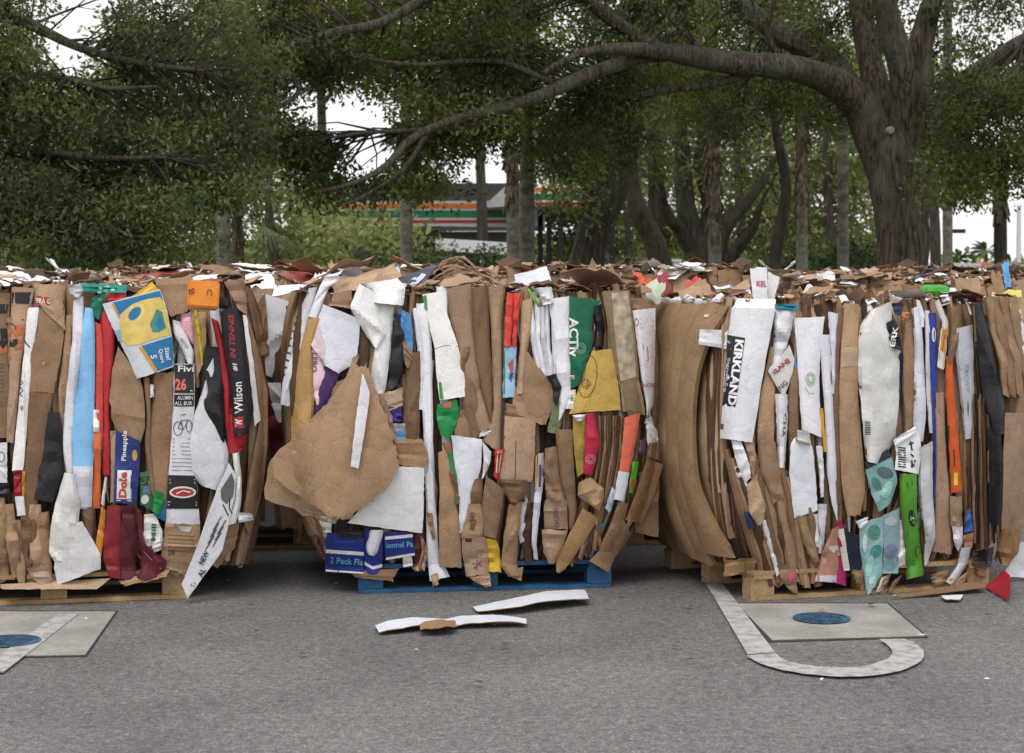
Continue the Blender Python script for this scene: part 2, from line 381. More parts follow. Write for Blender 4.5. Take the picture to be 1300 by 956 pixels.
# ------------------------------------------------------------------ bales
class Bale:
    Z0 = .142
    def __init__(s, cx, cy, ang, W, D, H, low=.14, seed=0, name='cardboard_bale', label=None, cat='bale', group=None):
        """cx, cy = middle of the front face on the ground; ang = turn about the vertical"""
        s.T = Vector((math.cos(ang), math.sin(ang), 0)); s.N = Vector((math.sin(ang), -math.cos(ang), 0))
        s.F0 = Vector((cx, cy, 0)); s.W, s.D, s.H, s.low, s.seed = W, D, H, low, seed
        s.C = s.F0 - s.N * (D / 2)
        s.root = empty(name, (s.C.x, s.C.y, s.Z0), ang)
        tag(s.root, label, cat, group)
        s.rng = random.Random(seed); s.count = 0
        # rounded-rectangle perimeter, starting at the left end of the front
        rc = .16; pts = []
        hx, hy = W / 2, D / 2
        def arc(cx, cy, a0):
            for k in range(9):
                a = a0 + k / 8 * math.pi / 2
                pts.append((cx + rc * math.cos(a), cy + rc * math.sin(a), math.cos(a), math.sin(a)))
        arc(-hx + rc, hy - rc, math.pi)          # placeholder ordering fixed below
        pts.clear()
        # local: +x = T, +y = N (towards viewer)
        def add(x, y, nx, ny): pts.append((x, y, nx, ny))
        for k in range(13): add(-hx + rc + (2 * hx - 2 * rc) * k / 12, hy, 0, 1)
        for k in range(1, 8): a = math.pi / 2 - k / 8 * math.pi / 2; add(hx - rc + rc * math.cos(a), hy - rc + rc * math.sin(a), math.cos(a), math.sin(a))
        for k in range(9): add(hx, hy - rc - (2 * hy - 2 * rc) * k / 8, 1, 0)
        for k in range(1, 8): a = -k / 8 * math.pi / 2; add(hx - rc + rc * math.cos(a), -hy + rc + rc * math.sin(a), math.cos(a), math.sin(a))
        for k in range(13): add(hx - rc - (2 * hx - 2 * rc) * k / 12, -hy, 0, -1)
        for k in range(1, 8): a = -math.pi / 2 - k / 8 * math.pi / 2; add(-hx + rc + rc * math.cos(a), -hy + rc + rc * math.sin(a), math.cos(a), math.sin(a))
        for k in range(9): add(-hx, -hy + rc + (2 * hy - 2 * rc) * k / 8, -1, 0)
        for k in range(1, 8): a = math.pi - k / 8 * math.pi / 2; add(-hx + rc + rc * math.cos(a), hy - rc + rc * math.sin(a), math.cos(a), math.sin(a))
        s.per = pts; L = [0]
        for i in range(1, len(pts) + 1):
            p, q = pts[i - 1], pts[i % len(pts)]; L.append(L[-1] + math.hypot(p[0] - q[0], p[1] - q[1]))
        s.L = L; s.P = L[-1]; s.front0 = -rc; s.front1 = W - rc     # a-range that reads as the front
    def sc(s, v):
        r = 1.0
        if v < .5: r -= s.low * (1 - v / .5) ** 2
        if v > .6: r -= .05 * ((v - .6) / .4) ** 2
        return r
    def surf(s, a, v, off=0.0):
        a = a % s.P; i = 0
        import bisect
        i = max(0, bisect.bisect_right(s.L, a) - 1); i = min(i, len(s.per) - 1)
        p, q = s.per[i], s.per[(i + 1) % len(s.per)]; f = (a - s.L[i]) / max(1e-6, s.L[i + 1] - s.L[i])
        x, y, nx, ny = [p[k] * (1 - f) + q[k] * f for k in range(4)]
        vv = max(0, min(1.0, v)); c = s.sc(vv)
        x = x * c + nx * off; y = y * c + ny * off
        return s.C + s.T * x + s.N * y + Vector((0, 0, s.Z0 + s.H * v))
    def prof(s, px, py):
        d = ray(px, py); t = (s.F0 - EYE).dot(s.N) / d.dot(s.N); p = EYE + d * t - s.F0
        x = p.dot(s.T); v = max(0, min(1, (p.z - s.Z0) / s.H)); c = s.sc(v)
        o = s.D / 2 * (c - 1); rc = .16; e = abs(x) - (s.W / 2 * c - rc)
        if e > 0: e = min(e, rc * .93); o -= rc - math.sqrt(rc * rc - e * e)
        return o
    def pt(s, px, py, off):
        d = ray(px, py); t = (s.F0 + s.N * off - EYE).dot(s.N) / d.dot(s.N); return EYE + d * t
    def core(s):
        b = MB(); na, nv = 90, 14
        vs = []; uvs = []
        for j in range(nv + 1):
            for i in range(na + 1):
                a = s.P * i / na; v = j / nv
                vs.append(s.surf(a, v, -.012 + .012 * N1(a * 6, v * 3, s.seed))); uvs.append((a, v * s.H))
        w = na + 1
        b.add(vs, [(j * w + i + 1, j * w + i, (j + 1) * w + i, (j + 1) * w + i + 1) for j in range(nv) for i in range(na)], 0, uvs)
        # top and bottom
        nx, ny = 30, 22; c = s.sc(1.0); vs = []; uvs = []
        for j in range(ny + 1):
            for i in range(nx + 1):
                x = (i / nx - .5) * s.W * c * .97; y = (j / ny - .5) * s.D * c * .97
                h = .03 * N1(x * 5, y * 5, s.seed) + .015 * N1(x * 19, y * 4, s.seed)
                vs.append(s.C + s.T * x + s.N * y + Vector((0, 0, s.Z0 + s.H + h - .015))); uvs.append((x, y))
        w = nx + 1
        b.add(vs, [(j * w + i, (j + 1) * w + i, (j + 1) * w + i + 1, j * w + i + 1) for j in range(ny) for i in range(nx)], 0, uvs)
        vs = [s.surf(s.P * i / 40, 0, -.012) for i in range(40)]
        b.add(vs, [tuple(range(40))], 0, [(0, 0)] * 40)
        s.coreobj = b.build('pressed_core', LAYERS, s.root, smooth=False)
    def ribbon(s, b, a0, w, v0, v1, off, conv, mi, em, bow=0.0, lean=0.0, curl=True, ny=16, nx=5, th=.008, rough=.008):
        sd = s.rng.random() * 50; top = []; uvs = []
        kinks = [(s.rng.random(), s.rng.uniform(-.014, .014)) for _ in range(4)]
        for j in range(ny + 1):
            t = j / ny; v = v0 + (v1 - v0) * t
            wv = w * (1 + .16 * N1(sd, t * 2.2)) ; sh = bow * (1 - (2 * t - 1) ** 2) + lean * (t - .5) + .010 * N1(sd + 5, t * 3)
            kk = sum(am * max(0, 1 - abs(t - p) * 9) for p, am in kinks)
            for i in range(nx + 1):
                q = i / nx; a = a0 + sh + (q - .5) * wv
                o = off + conv * (1 - abs(2 * q - 1) ** 3) + rough * N1(sd + q * 1.6, t * 5, 2) + kk
                vt = v
                if curl and v > .93: o -= (v - .93) * s.H * .55 * s.rngc; vt = v
                vt += (.012 * N1(sd + 9, q * 4) if j == ny else 0) + (.012 * N1(sd + 19, q * 4) if j == 0 else 0)
                top.append(s.surf(a, vt, o)); uvs.append((q * w, t * (v1 - v0) * s.H))
        n = len(top); cen = s.C + Vector((0, 0, s.Z0 + s.H / 2)); w_ = nx + 1
        back = []
        for p in top:
            dd = Vector((cen.x - p.x, cen.y - p.y, 0)); 
            # push back along the nearest face normal
            lx = (p - s.C).dot(s.T); ly = (p - s.C).dot(s.N)
            nrm = s.N * (1 if ly > 0 else -1) if abs(ly) / s.D > abs(lx) / s.W else s.T * (1 if lx > 0 else -1)
            back.append(p - nrm * th)
        F_ = [(j * w_ + i, j * w_ + i + 1, (j + 1) * w_ + i + 1, (j + 1) * w_ + i) for j in range(ny) for i in range(nx)]
        b.add(top + back, F_, mi, uvs + uvs)
        base = len(b.v) - 2 * n
        ring = [i for i in range(w_)] + [j * w_ + nx for j in range(1, ny + 1)] + [ny * w_ + i for i in range(nx - 1, -1, -1)] + [j * w_ for j in range(ny - 1, 0, -1)]
        for k in range(len(ring)):
            p, q = ring[k], ring[(k + 1) % len(ring)]
            b.f.append((base + q, base + p, base + n + p, base + n + q)); b.m.append(em); b.uv.append([(0, 0)] * 4)
    rngc = .6
    def fill_front(s, n, palette, wide=(.025, .085), name='cardboard_fold'):
        a = s.front0 - .05; r = s.rng
        while a < s.front1 + .05:
            w = r.uniform(*wide); 
            b = MB(); s.rngc = r.uniform(.2, .9)
            v0 = r.choice([0, 0, -.01, .02, .12, .3]); v1 = r.choice([1.0, 1.02, 1.0, .99, 1.03, .7])
            if v1 - v0 < .3: v1 = 1.0
            s.ribbon(b, a + w / 2, w * 1.25, v0, v1, r.uniform(.0, .022), r.uniform(.004, .018), 0, 1, lean=r.uniform(-.035, .035), bow=r.uniform(-.03, .03))
            m = r.choice(palette)
            b.build(name, [m, EDGE], s.root)
            a += w * r.uniform(.6, 1.0)
    def fill_rest(s, palette, wide=(.05, .16)):
        b = MB(); mats = list(palette) + [EDGE]; r = s.rng
        a = s.front1
        while a < s.P + s.front0 - .02:
            w = r.uniform(*wide); s.rngc = r.uniform(.2, .8)
            s.ribbon(b, a + w / 2, w * 1.2, r.choice([0, .02, .1]), r.choice([1, 1.01, .96]), r.uniform(0, .02), r.uniform(.003, .014), r.randrange(len(palette)), len(palette), lean=r.uniform(-.03, .03), ny=9, nx=3)
            a += w * r.uniform(.7, 1.0)
        o = b.build('pressed_sides', mats, s.root); o['kind'] = 'stuff'
    def uprights(s, n, palette, name='upright_layer', up=.045):
        r = s.rng; c = s.sc(1.0)
        for k in range(n):
            x0 = (k + r.random()) / n - .5; x0 *= s.W * c * .96; b = MB(); nj = 26; sd = r.random() * 99; th = r.uniform(.003, .009)
            ya = r.uniform(-.5, .0); yb = r.uniform(.25, .5); fold = r.uniform(-.04, .04); hh = r.uniform(.2, 1) * up; V = []; uv = []
            for j in range(nj + 1):
                y = (ya + (yb - ya) * j / nj) * s.D * c; wob = .018 * N1(sd, y * 4)
                top = hh * (.45 + 1.1 * abs(N1(sd + 3, y * 9))) + .012 * N1(sd + 9, y * 40)
                for q, (hz, fx) in enumerate(((-.05, 0), (top * .5, 0), (top, fold * (.6 + N1(sd + 5, y * 6))))):
                    for sgn in (-1, 1):
                        V.append(s.C + s.T * (x0 + wob + fx + sgn * th / 2) + s.N * y + Vector((0, 0, s.Z0 + s.H + hz))); uv.append((y, hz))
            Fc = []
            for j in range(nj):
                a = j * 6; e = a + 6
                Fc += [(a, e, e + 2, a + 2), (a + 2, e + 2, e + 4, a + 4), (a + 1, a + 3, e + 3, e + 1), (a + 3, a + 5, e + 5, e + 3), (a + 4, e + 4, e + 5, a + 5)]
            a = nj * 6; Fc += [(0, 2, 3, 1), (2, 4, 5, 3), (a, a + 1, a + 3, a + 2), (a + 2, a + 3, a + 5, a + 4)]
            b.add(V, Fc, 0, uv); b.build(name, r.choice(palette), s.root, sharp=30)
    def scraps(s, n, palette, big=.22, front=.35, name='loose_flap', hmax=.06, spread=1.0, zone=None):
        r = s.rng
        for k in range(n):
            w = r.uniform(.05, big); l = w * r.uniform(.4, 1.3); 
            c = s.sc(1.0)
            x = r.uniform(-.5, .5) * s.W * c * spread
            y = (s.D * c / 2 - r.random() ** 2 * s.D * .5) if r.random() < front else r.uniform(-.5, .5) * s.D * c
            if zone: x = r.uniform(*zone[0]); y = r.uniform(*zone[1])
            z = s.Z0 + s.H + r.uniform(.0, hmax) 
            yaw = r.uniform(0, 6.28); tilt = abs(r.gauss(0, .15)); 
            if r.random() < .02: tilt = r.uniform(.5, .8)
            M = Matrix.Rotation(yaw, 3, 'Z') @ Matrix.Rotation(tilt, 3, 'X') @ Matrix.Rotation(r.uniform(-.25, .25), 3, 'Y')
            lift = abs(math.sin(tilt)) * l * .38
            b = MB(); nx, ny = 5, 5; sd = r.random() * 90; curl = r.uniform(-.6, .6); th = .004
            fold = r.uniform(-.4, .4); fa = r.uniform(-.5, .5)
            top = []; uv = []
            for j in range(ny + 1):
                for i in range(nx + 1):
                    u, v = i / nx - .5, j / ny - .5
                    edge = .10 * N1(sd, u * 5, v * 5)
                    X = u * w * (1 + edge); Y = v * l * (1 + edge + .35 * N1(sd + 4, u * 2))
                    Z = curl * l * (v * v) * .5 + .10 * w * N1(sd + 8, u * 3, v * 3) + max(0, (u - fold)) * w * fa
                    top.append(s.C + s.T * x + s.N * y + Vector((0, 0, z + lift)) + M @ Vector((X, Y, Z))); uv.append((X, Y))
            w_ = nx + 1; N_ = len(top); dn = M @ Vector((0, 0, th))
            b.add(top + [p - dn for p in top], [(j * w_ + i, j * w_ + i + 1, (j + 1) * w_ + i + 1, (j + 1) * w_ + i) for j in range(ny) for i in range(nx)], 0, uv + uv)
            b.add([p - dn for p in top], [(j * w_ + i, (j + 1) * w_ + i, (j + 1) * w_ + i + 1, j * w_ + i + 1) for j in range(ny) for i in range(nx)], 0, uv)
            ring = [i for i in range(w_)] + [j * w_ + nx for j in range(1, ny + 1)] + [ny * w_ + i for i in range(nx - 1, -1, -1)] + [j * w_ for j in range(ny - 1, 0, -1)]
            for q in range(len(ring)):
                p1, p2 = ring[q], ring[(q + 1) % len(ring)]
                b.f.append((p2, p1, N_ + p1, N_ + p2)); b.m.append(1); b.uv.append([(0, 0)] * 4)
            b.build(name, [r.choice(palette), EDGE], s.root, sharp=50)

def resample(poly, n):
    P = [np.array(p, float) for p in poly]; d = [0]
    for i in range(1, len(P)): d.append(d[-1] + np.linalg.norm(P[i] - P[i - 1]))
    out = []
    for k in range(n + 1):
        x = d[-1] * k / n
        for i in range(1, len(P)):
            if x <= d[i] + 1e-9:
                f = (x - d[i - 1]) / max(1e-9, d[i] - d[i - 1]); out.append(P[i - 1] * (1 - f) + P[i] * f); break
    return out
LAST = {}
def panel(B, name, mat, L, Rr, z=1, conv=.006, cr=.005, lift=(0, 0, 0, 0), th=.006, torn=0.0, folds=2, nx=8, ny=18, label=None, edge=None, seed=None, parent=None):
    """a sheet in the pressed face. L and Rr are its left and right outline, top to bottom"""
    B.count += 1; sd = seed if seed is not None else B.seed * 31 + B.count * 1.7
    rg = random.Random(sd)
    Lp, Rp = resample(L, ny), resample(Rr, ny)
    if not torn and name.startswith('cardboard'): torn = 1.6
    kinks = [(rg.uniform(.1, .9), rg.uniform(-.012, .012), rg.uniform(.06, .2)) for _ in range(folds)]
    diag = [(rg.uniform(-.014, .014), rg.uniform(-1.2, 1.2), rg.uniform(0, 2.2)) for _ in range(folds)]
    off0 = .030 + z * .013 + (B.count if name != 'crushed_sliver' else 0) * .00035
    top = []; uv = []
    wm = np.linalg.norm(Rp[ny // 2] - Lp[ny // 2]) / 266; hm = np.linalg.norm(Lp[-1] - Lp[0]) / 266
    cen = (sum(Lp) + sum(Rp)) / (2 * len(Lp))
    for j in range(ny + 1):
        t = j / ny
        kk = sum(am * max(0, 1 - abs(t - p) / wd) for p, am, wd in kinks)
        for i in range(nx + 1):
            q = i / nx; p = Lp[j] * (1 - q) + Rp[j] * q
            if torn and (i in (0, nx) or j in (0, ny)):
                d = (p - cen); d = d / (np.linalg.norm(d) + 1e-6)
                p = p + d * torn * (N1(sd + i * 1.9, j * 1.9) + .5 * N1(sd + i * 5.1, j * 5.3))
            elif i in (0, nx) or j in (0, ny):
                p = p + np.array([N1(sd, j * .9 + i * 3), N1(sd + 7, i * .9 + j * 3)]) * .9
            l4 = (lift[0] * (1 - q) + lift[1] * q) * (1 - t) + (lift[2] * (1 - q) + lift[3] * q) * t
            dg = sum(am * max(0, 1 - abs(q * wx + t * 2.2 - c0) / .28) for am, wx, c0 in diag)
            o = off0 + B.prof(*p) + conv * (1 - abs(2 * q - 1) ** 3.5) + kk + dg + l4 + cr * (N1(sd + p[0] * .045, p[1] * .022, 1) + .45 * N1(sd + p[0] * .13, p[1] * .07, 5))
            top.append(B.pt(p[0], p[1], o)); uv.append((q * wm, t * hm))
    b = MB(); w_ = nx + 1; n = len(top)
    back = [p - B.N * th for p in top]
    faces = [(j * w_ + i, (j + 1) * w_ + i, (j + 1) * w_ + i + 1, j * w_ + i + 1) for j in range(ny) for i in range(nx)]
    b.add(top + back, faces, 0, uv + uv)
    b.add(back, [f[::-1] for f in faces], 1, uv)
    ring = [i for i in range(w_)] + [j * w_ + nx for j in range(1, ny + 1)] + [ny * w_ + i for i in range(nx - 1, -1, -1)] + [j * w_ for j in range(ny - 1, 0, -1)]
    for k in range(len(ring)):
        p, q = ring[k], ring[(k + 1) % len(ring)]
        b.f.append((p, q, n + q, n + p)); b.m.append(1); b.uv.append([(0, 0)] * 4)
    o = b.build(name, [mat, edge or (EDGE if th > .003 else mat)], parent or B.root, sharp=16)
    if label: o['label'] = label
    o_bvh = BVHTree.FromPolygons([tuple(v) for v in top], faces)
    info = dict(obj=o, bvh=o_bvh, B=B, cen=cen, off=off0, pts=top)
    LAST['p'] = info
    return info
def project(info, px, py, lift=.0025):
    d = ray(px, py).normalized()
    hit = info['bvh'].ray_cast(EYE, d)
    if hit[0] is not None: return hit[0] - d * lift
    # just past the rim: take the depth of the nearest point
    near = info['bvh'].find_nearest(info['B'].pt(px, py, info['off'] + info['B'].prof(px, py)))
    dep = (near[0] - EYE).dot(info['B'].N) / d.dot(info['B'].N)
    return EYE + d * (dep - lift)
def decal(info, pts, mat, name='print', lift=.0025, step=9, smooth_edge=False):
    bm = bmesh.new(); vs = [bm.verts.new((x, y, 0)) for x, y in pts]; bm.faces.new(vs)
    bmesh.ops.triangulate(bm, faces=bm.faces[:])
    for _ in range(4):
        es = [e for e in bm.edges if e.calc_length() > step]
        if not es: break
        bmesh.ops.subdivide_edges(bm, edges=es, cuts=1); bmesh.ops.triangulate(bm, faces=[f for f in bm.faces if len(f.verts) > 3])
    bm.verts.index_update()
    V = [project(info, v.co.x, v.co.y, lift) for v in bm.verts]; Fc = [tuple(v.index for v in f.verts) for f in bm.faces]; bm.free()
    b = MB(); b.add(V, Fc); o = b.build(name, mat, info['obj'] if info['obj'].parent.type == 'EMPTY' else info['obj'], smooth=False); return o
def ell(cx, cy, rx, ry, n=22, rot=0):
    c, s_ = math.cos(R(rot)), math.sin(R(rot))
    return [(cx + rx * math.cos(a) * c - ry * math.sin(a) * s_, cy + rx * math.cos(a) * s_ + ry * math.sin(a) * c) for a in [2 * math.pi * k / n for k in range(n)]]
def ringd(info, cx, cy, rx, ry, w, mat, rot=0, lift=.0025, name='print', a0=0, a1=360):
    n = 26; b = MB(); V = []; c, s_ = math.cos(R(rot)), math.sin(R(rot))
    for k in range(n + 1):
        a = R(a0 + (a1 - a0) * k / n)
        for q in (0, 1):
            x, y = (rx - q * w) * math.cos(a), (ry - q * w) * math.sin(a)
            V.append(project(info, cx + x * c - y * s_, cy + x * s_ + y * c, lift))
    b.add(V, [(2 * k, 2 * k + 1, 2 * k + 3, 2 * k + 2) for k in range(n)]); return b.build(name, mat, info['obj'], smooth=False)
def text(info, string, cx, cy, h, rot, mat, width=None, bold=.0, lift=.0058, shear=0.0, name='lettering', spacing=1.0):
    """letters h px tall centred on (cx, cy); rot in degrees, clockwise as seen"""
    cu = bpy.data.curves.new('t', 'FONT'); cu.body = string; cu.size = 1; cu.offset = bold; cu.resolution_u = 2; cu.shear = shear
    cu.align_x = 'CENTER'; cu.align_y = 'CENTER'; cu.space_character = spacing
    ob = bpy.data.objects.new('t', cu); col.objects.link(ob)
    me = bpy.data.meshes.new_from_object(ob); bpy.data.objects.remove(ob); bpy.data.curves.remove(cu)
    xs = [v.co.x for v in me.vertices]; ys = [v.co.y for v in me.vertices]
    mx, my = (max(xs) + min(xs)) / 2, (max(ys) + min(ys)) / 2; sx = sy = h / max(.01, (max(ys) - min(ys)))
    if width: sx = width / (max(xs) - min(xs))
    a = R(rot); V = []
    for v in me.vertices:
        x, y = (v.co.x - mx) * sx, -(v.co.y - my) * sy
        V.append(project(info, cx + x * math.cos(a) - y * math.sin(a), cy + x * math.sin(a) + y * math.cos(a), lift))
    b = MB(); b.add(V, [tuple(p.vertices) for p in me.polygons]); o = b.build(name, mat, info['obj'], smooth=False)
    bpy.data.meshes.remove(me); return o
def stroke(info, pts, w, mat, name='print', lift=.003):
    V = []; n = len(pts)
    for i, p in enumerate(pts):
        a = pts[max(0, i - 1)]; c = pts[min(n - 1, i + 1)]; dx, dy = c[0] - a[0], c[1] - a[1]; l = math.hypot(dx, dy) or 1
        nx, ny = -dy / l * w / 2, dx / l * w / 2
        V += [project(info, p[0] + nx, p[1] + ny, lift), project(info, p[0] - nx, p[1] - ny, lift)]
    b = MB(); b.add(V, [(2 * i, 2 * i + 1, 2 * i + 3, 2 * i + 2) for i in range(n - 1)]); return b.build(name, mat, info['obj'], smooth=False)
def strokes(info, lines, w, mat, name='print', lift=.003):
    b = MB()
    for pts in lines:
        V = []; n = len(pts)
        for i, p in enumerate(pts):
            a = pts[max(0, i - 1)]; c = pts[min(n - 1, i + 1)]; dx, dy = c[0] - a[0], c[1] - a[1]; l = math.hypot(dx, dy) or 1
            nx, ny = -dy / l * w / 2, dx / l * w / 2
            V += [project(info, p[0] + nx, p[1] + ny, lift), project(info, p[0] - nx, p[1] - ny, lift)]
        b.add(V, [(2 * i, 2 * i + 1, 2 * i + 3, 2 * i + 2) for i in range(n - 1)])
    return b.build(name, mat, info['obj'], smooth=False)
#==PART2==
# ------------------------------------------------------------------ back rows of bales
LITTER = KRAFT + KRAFT + KRAFT + WHITE * 4 + [sheet(h, 'gloss') for h in ('a8443c', '3c5580', 'd9d4c4', '4c8a58', '6d3a40', 'b9c6d8', 'c2c8d2')] + [DARKK] * 4
FILL = KRAFT + KRAFT + [DARKK] * 3 + WHITE[:1]
FRONTMIX = KRAFT + KRAFT + [DARKK] * 6 + [sheet('3a2d24')] * 4 + WHITE[:2]  # the dark browns paint the shade of the gaps between sheets
GRP = 'bales of scrap cardboard behind the front row'
BACKLAB = 'brown cardboard bale in the rows behind, only its littered top in view'
def back_bale(x, y, ang, H, seed):
    B = Bale(x, y, ang, 1.66, 1.2, H, .12, seed, label=BACKLAB, group=GRP)
    B.core(); B.fill_front(0, FILL, (.05, .14)); B.fill_rest(FILL, (.08, .22)); B.uprights(34, KRAFT + WHITE + [DARKK] * 2, up=.07); B.scraps(80, LITTER, .17, .3, hmax=.06)
    return B
def copy_tree(o, parent=None):
    c = o.copy(); col.objects.link(c); c.parent = parent
    for ch in o.children: copy_tree(ch, c)
    return c
def dup(root, loc, rz):
    c = copy_tree(root); c.location = loc; c.rotation_euler = (0, 0, rz); return c
bp = [back_bale(-3.15, 11.2, R(6), 1.36, 101), back_bale(.66, 10.52, R(4), 1.40, 102), back_bale(2.5, 11.3, R(10), 1.34, 103)]
k = 0
for row, xs in ((13.4, (-4.1, -2.2, -.3, 1.6, 3.5)), (15.6, (-5.0, -3.1, -1.2, .75, 2.7, 4.6))):
    for x in xs:
        src = bp[k % 3].root; k += 1
        a = R(random.choice((3, 6, 183, 187))); dup(src, (x, row + .6 + random.uniform(-.08, .08), Bale.Z0 + random.uniform(-.0, .0)), a)
pl0 = pallet((-3.15, 11.8, 0), R(6), 1.22, 1.02, WOOD, 'wooden pallet under a bale of the rows behind', 'pallets under the bales behind')
for x, y, a in ((.66, 11.12, 4), (2.5, 11.9, 10)): dup(pl0, (x, y, 0), R(a))

# the bale seen through the gap between the left and the middle bale
D1 = Bale(-1.22, 10.34, R(5), 1.7, 1.2, 1.38, .12, 55, label='shadowed bale with a bent white sheet, behind the gap between left and middle bales', group=None)
D1.core(); D1.fill_front(0, FILL, (.04, .10)); D1.fill_rest(FILL, (.08, .2)); D1.scraps(60, LITTER, .26, .4, hmax=.05)
panel(D1, 'white_sheet', WHITE[1], [(334, 372), (328, 400), (326, 470)], [(379, 386), (366, 420), (345, 480)], z=1)
panel(D1, 'cardboard_sheet', KRAFT[3], [(320, 395), (324, 430), (330, 455)], [(336, 372), (340, 420), (342, 448)], z=2)
panel(D1, 'cardboard_sheet', DARKK, [(352, 390), (350, 430), (347, 500)], [(384, 386), (378, 440), (366, 505)], z=1)
panel(D1, 'maroon_sheet', sheet('6d2532', 'gloss'), [(338, 500), (342, 560), (350, 610)], [(350, 492), (362, 550), (370, 600)], z=1)
panel(D1, 'white_sheet', WHITE[0], [(340, 486), (344, 510), (352, 535)], [(358, 486), (362, 515), (364, 540)], z=2)
panel(D1, 'cardboard_sheet', KRAFT[1], [(322, 480), (324, 540), (328, 600)], [(340, 470), (342, 540), (343, 610)], z=0)
tag(dup(pl0, (-1.22, 10.98, 0), R(5)), 'wooden pallet under the shadowed bale in the gap', 'pallet')

# ------------------------------------------------------------------ LEFT BALE
A = Bale(-2.06, 8.74, R(13), 1.80, 1.22, 1.335, .10, 1, label='left bale with the black tennis racket box, yellow detergent box and light blue sheet')
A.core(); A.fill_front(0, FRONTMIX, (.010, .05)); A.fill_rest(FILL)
G = lambda h: sheet(h, 'gloss')
BLK, RED, ORG = G('26252a'), G('b7242e'), G('e4572a')
WI, BI = ink('e8e8ea'), ink('1d1c20')
# left edge browns with the arrow label
p = panel(A, 'cardboard_sheet', KRAFT[1], [(-30, 372), (-28, 460), (-30, 556)], [(13, 372), (10, 460), (14, 556)], z=1, conv=.015)
decal(p, [(-20, 386), (11, 386), (9, 398), (-20, 398)], BI)
decal(p, [(-20, 420), (9, 420), (9, 449), (-20, 449)], ink('c46a3c'))
decal(p, [(0, 417), (9, 417), (10, 431), (9.5, 436), (4, 443), (-2, 436), (1, 431)], BI, lift=.0035)
strokes(p, [[(-2, 462 + 5 * i), (6, 462 + 5 * i)] for i in range(8)], 1, ink('6b543d'))
panel(A, 'cardboard_sheet', KRAFT[4], [(-40, 556), (-40, 600), (-40, 640)], [(0, 556), (1, 600), (0, 640)], z=1)
p = panel(A, 'cardboard_sheet', KRAFT[4], [(15, 364), (12, 450), (9, 520), (8, 562)], [(48, 366), (33, 420), (27, 470), (18, 562)], z=1.2, conv=.02)
decal(p, [(15, 371), (44, 371), (42, 386), (15, 385)], BI)
decal(p, [(13, 412), (31, 412), (28, 445), (12, 444)], ink('c46a3c'))
decal(p, [(13, 432), (22, 430), (23, 436), (17, 441), (12, 440)], BI, lift=.0035)
strokes(p, [[(7, 411), (15, 411), (20, 415), (20, 418)], [(15, 405), (30, 406)]], 1.6, BI)
p = panel(A, 'label_sheet', G('c23a2c'), [(46, 376), (44, 388)], [(67, 376), (66, 387)], z=2.6, th=.003, ny=4, nx=4)
text(p, 'FRA C', 55, 382, 6, 4, WI, 17, bold=.02)
panel(A, 'cardboard_sheet', KRAFT[2], [(40, 360), (44, 372), (45, 383)], [(84, 362), (80, 380), (83, 420)], z=1.6, conv=.02)
p = panel(A, 'white_sheet', WHITE[2], [(35, 391), (31, 440), (25, 500), (19, 560), (15, 598)], [(50, 390), (43, 440), (37, 500), (33, 560), (29, 598)], z=2.1)
strokes(p, [[(29, 428), (33, 436), (38, 441)], [(26, 482), (29, 486), (25, 490), (29, 496), (25, 500), (28, 503)], [(27, 515), (30, 518), (28, 521), (26, 517)]], 1.5, ink('3a3f8a'))
panel(A, 'cardboard_sheet', KRAFT[5], [(46, 390), (38, 440), (35, 470), (36, 497)], [(83, 391), (80, 440), (74, 470), (68, 499)], z=1.9, folds=1)
panel(A, 'cardboard_sheet', KRAFT[3], [(35, 497), (34, 560), (28, 640), (25, 690)], [(67, 499), (62, 540), (50, 600), (46, 690)], z=1.6)
panel(A, 'black_sheet', sheet('2b2a2d', 'gloss'), [(62, 522), (54, 570), (47, 610), (43, 634)], [(75, 523), (83, 560), (81, 600), (70, 639)], z=2.2, conv=.012)
panel(A, 'cardboard_sheet', KRAFT[0], [(84, 400), (80, 450), (74, 500), (76, 540)], [(97, 398), (94, 450), (90, 500), (82, 560)], z=.8)
p = panel(A, 'printed_card', sheet('cfd0d4', 'paper'), [(-12, 562), (-12, 612)], [(9, 562), (9, 613)], z=2.2)
ringd(p, 2, 580, 4, 7, 1, BI)
panel(A, 'black_sheet', BLK, [(-12, 613), (-12, 632)], [(12, 613), (11, 631)], z=2)
p = panel(A, 'printed_card', G('a32431'), [(17, 597), (18, 630)], [(29, 597), (28, 629)], z=2.1)
panel(A, 'white_sheet', WHITE[0], [(19, 630), (22, 655)], [(30, 630), (33, 654)], z=2.2, ny=5)
panel(A, 'yellow_sheet', G('d8a02a'), [(28, 598), (27, 630)], [(32, 598), (31, 629)], z=1.9, ny=5)
for i, (x, y, w, lean, y1) in enumerate(((-8, 632, 14, 8, 740), (4, 640, 13, 12, 735), (14, 660, 12, 10, 742), (26, 655, 14, 6, 742), (36, 640, 16, 4, 738), (48, 650, 14, 6, 748), (-22, 640, 13, 6, 735))):
    panel(A, 'cardboard_fold', KRAFT[i % 7], [(x, y), (x + lean * .3, y + 50), (x + lean, y1)], [(x + w, y), (x + w + lean * .6, y + 50), (x + w + lean * .7, y1 - 4)], z=1.2 + .3 * (i % 3), conv=.008, folds=5, cr=.016, torn=3)
panel(A, 'cardboard_flap', KRAFT[6], [(34, 722), (40, 732), (48, 742)], [(60, 716), (68, 735), (62, 748)], z=3.2, conv=.02, torn=3, ny=8)
panel(A, 'cardboard_flap', KRAFT[6], [(0, 742), (2, 748)], [(142, 734), (122, 748)], z=2.6, torn=4, ny=5, nx=16, lift=(0, 0, .05, .06))
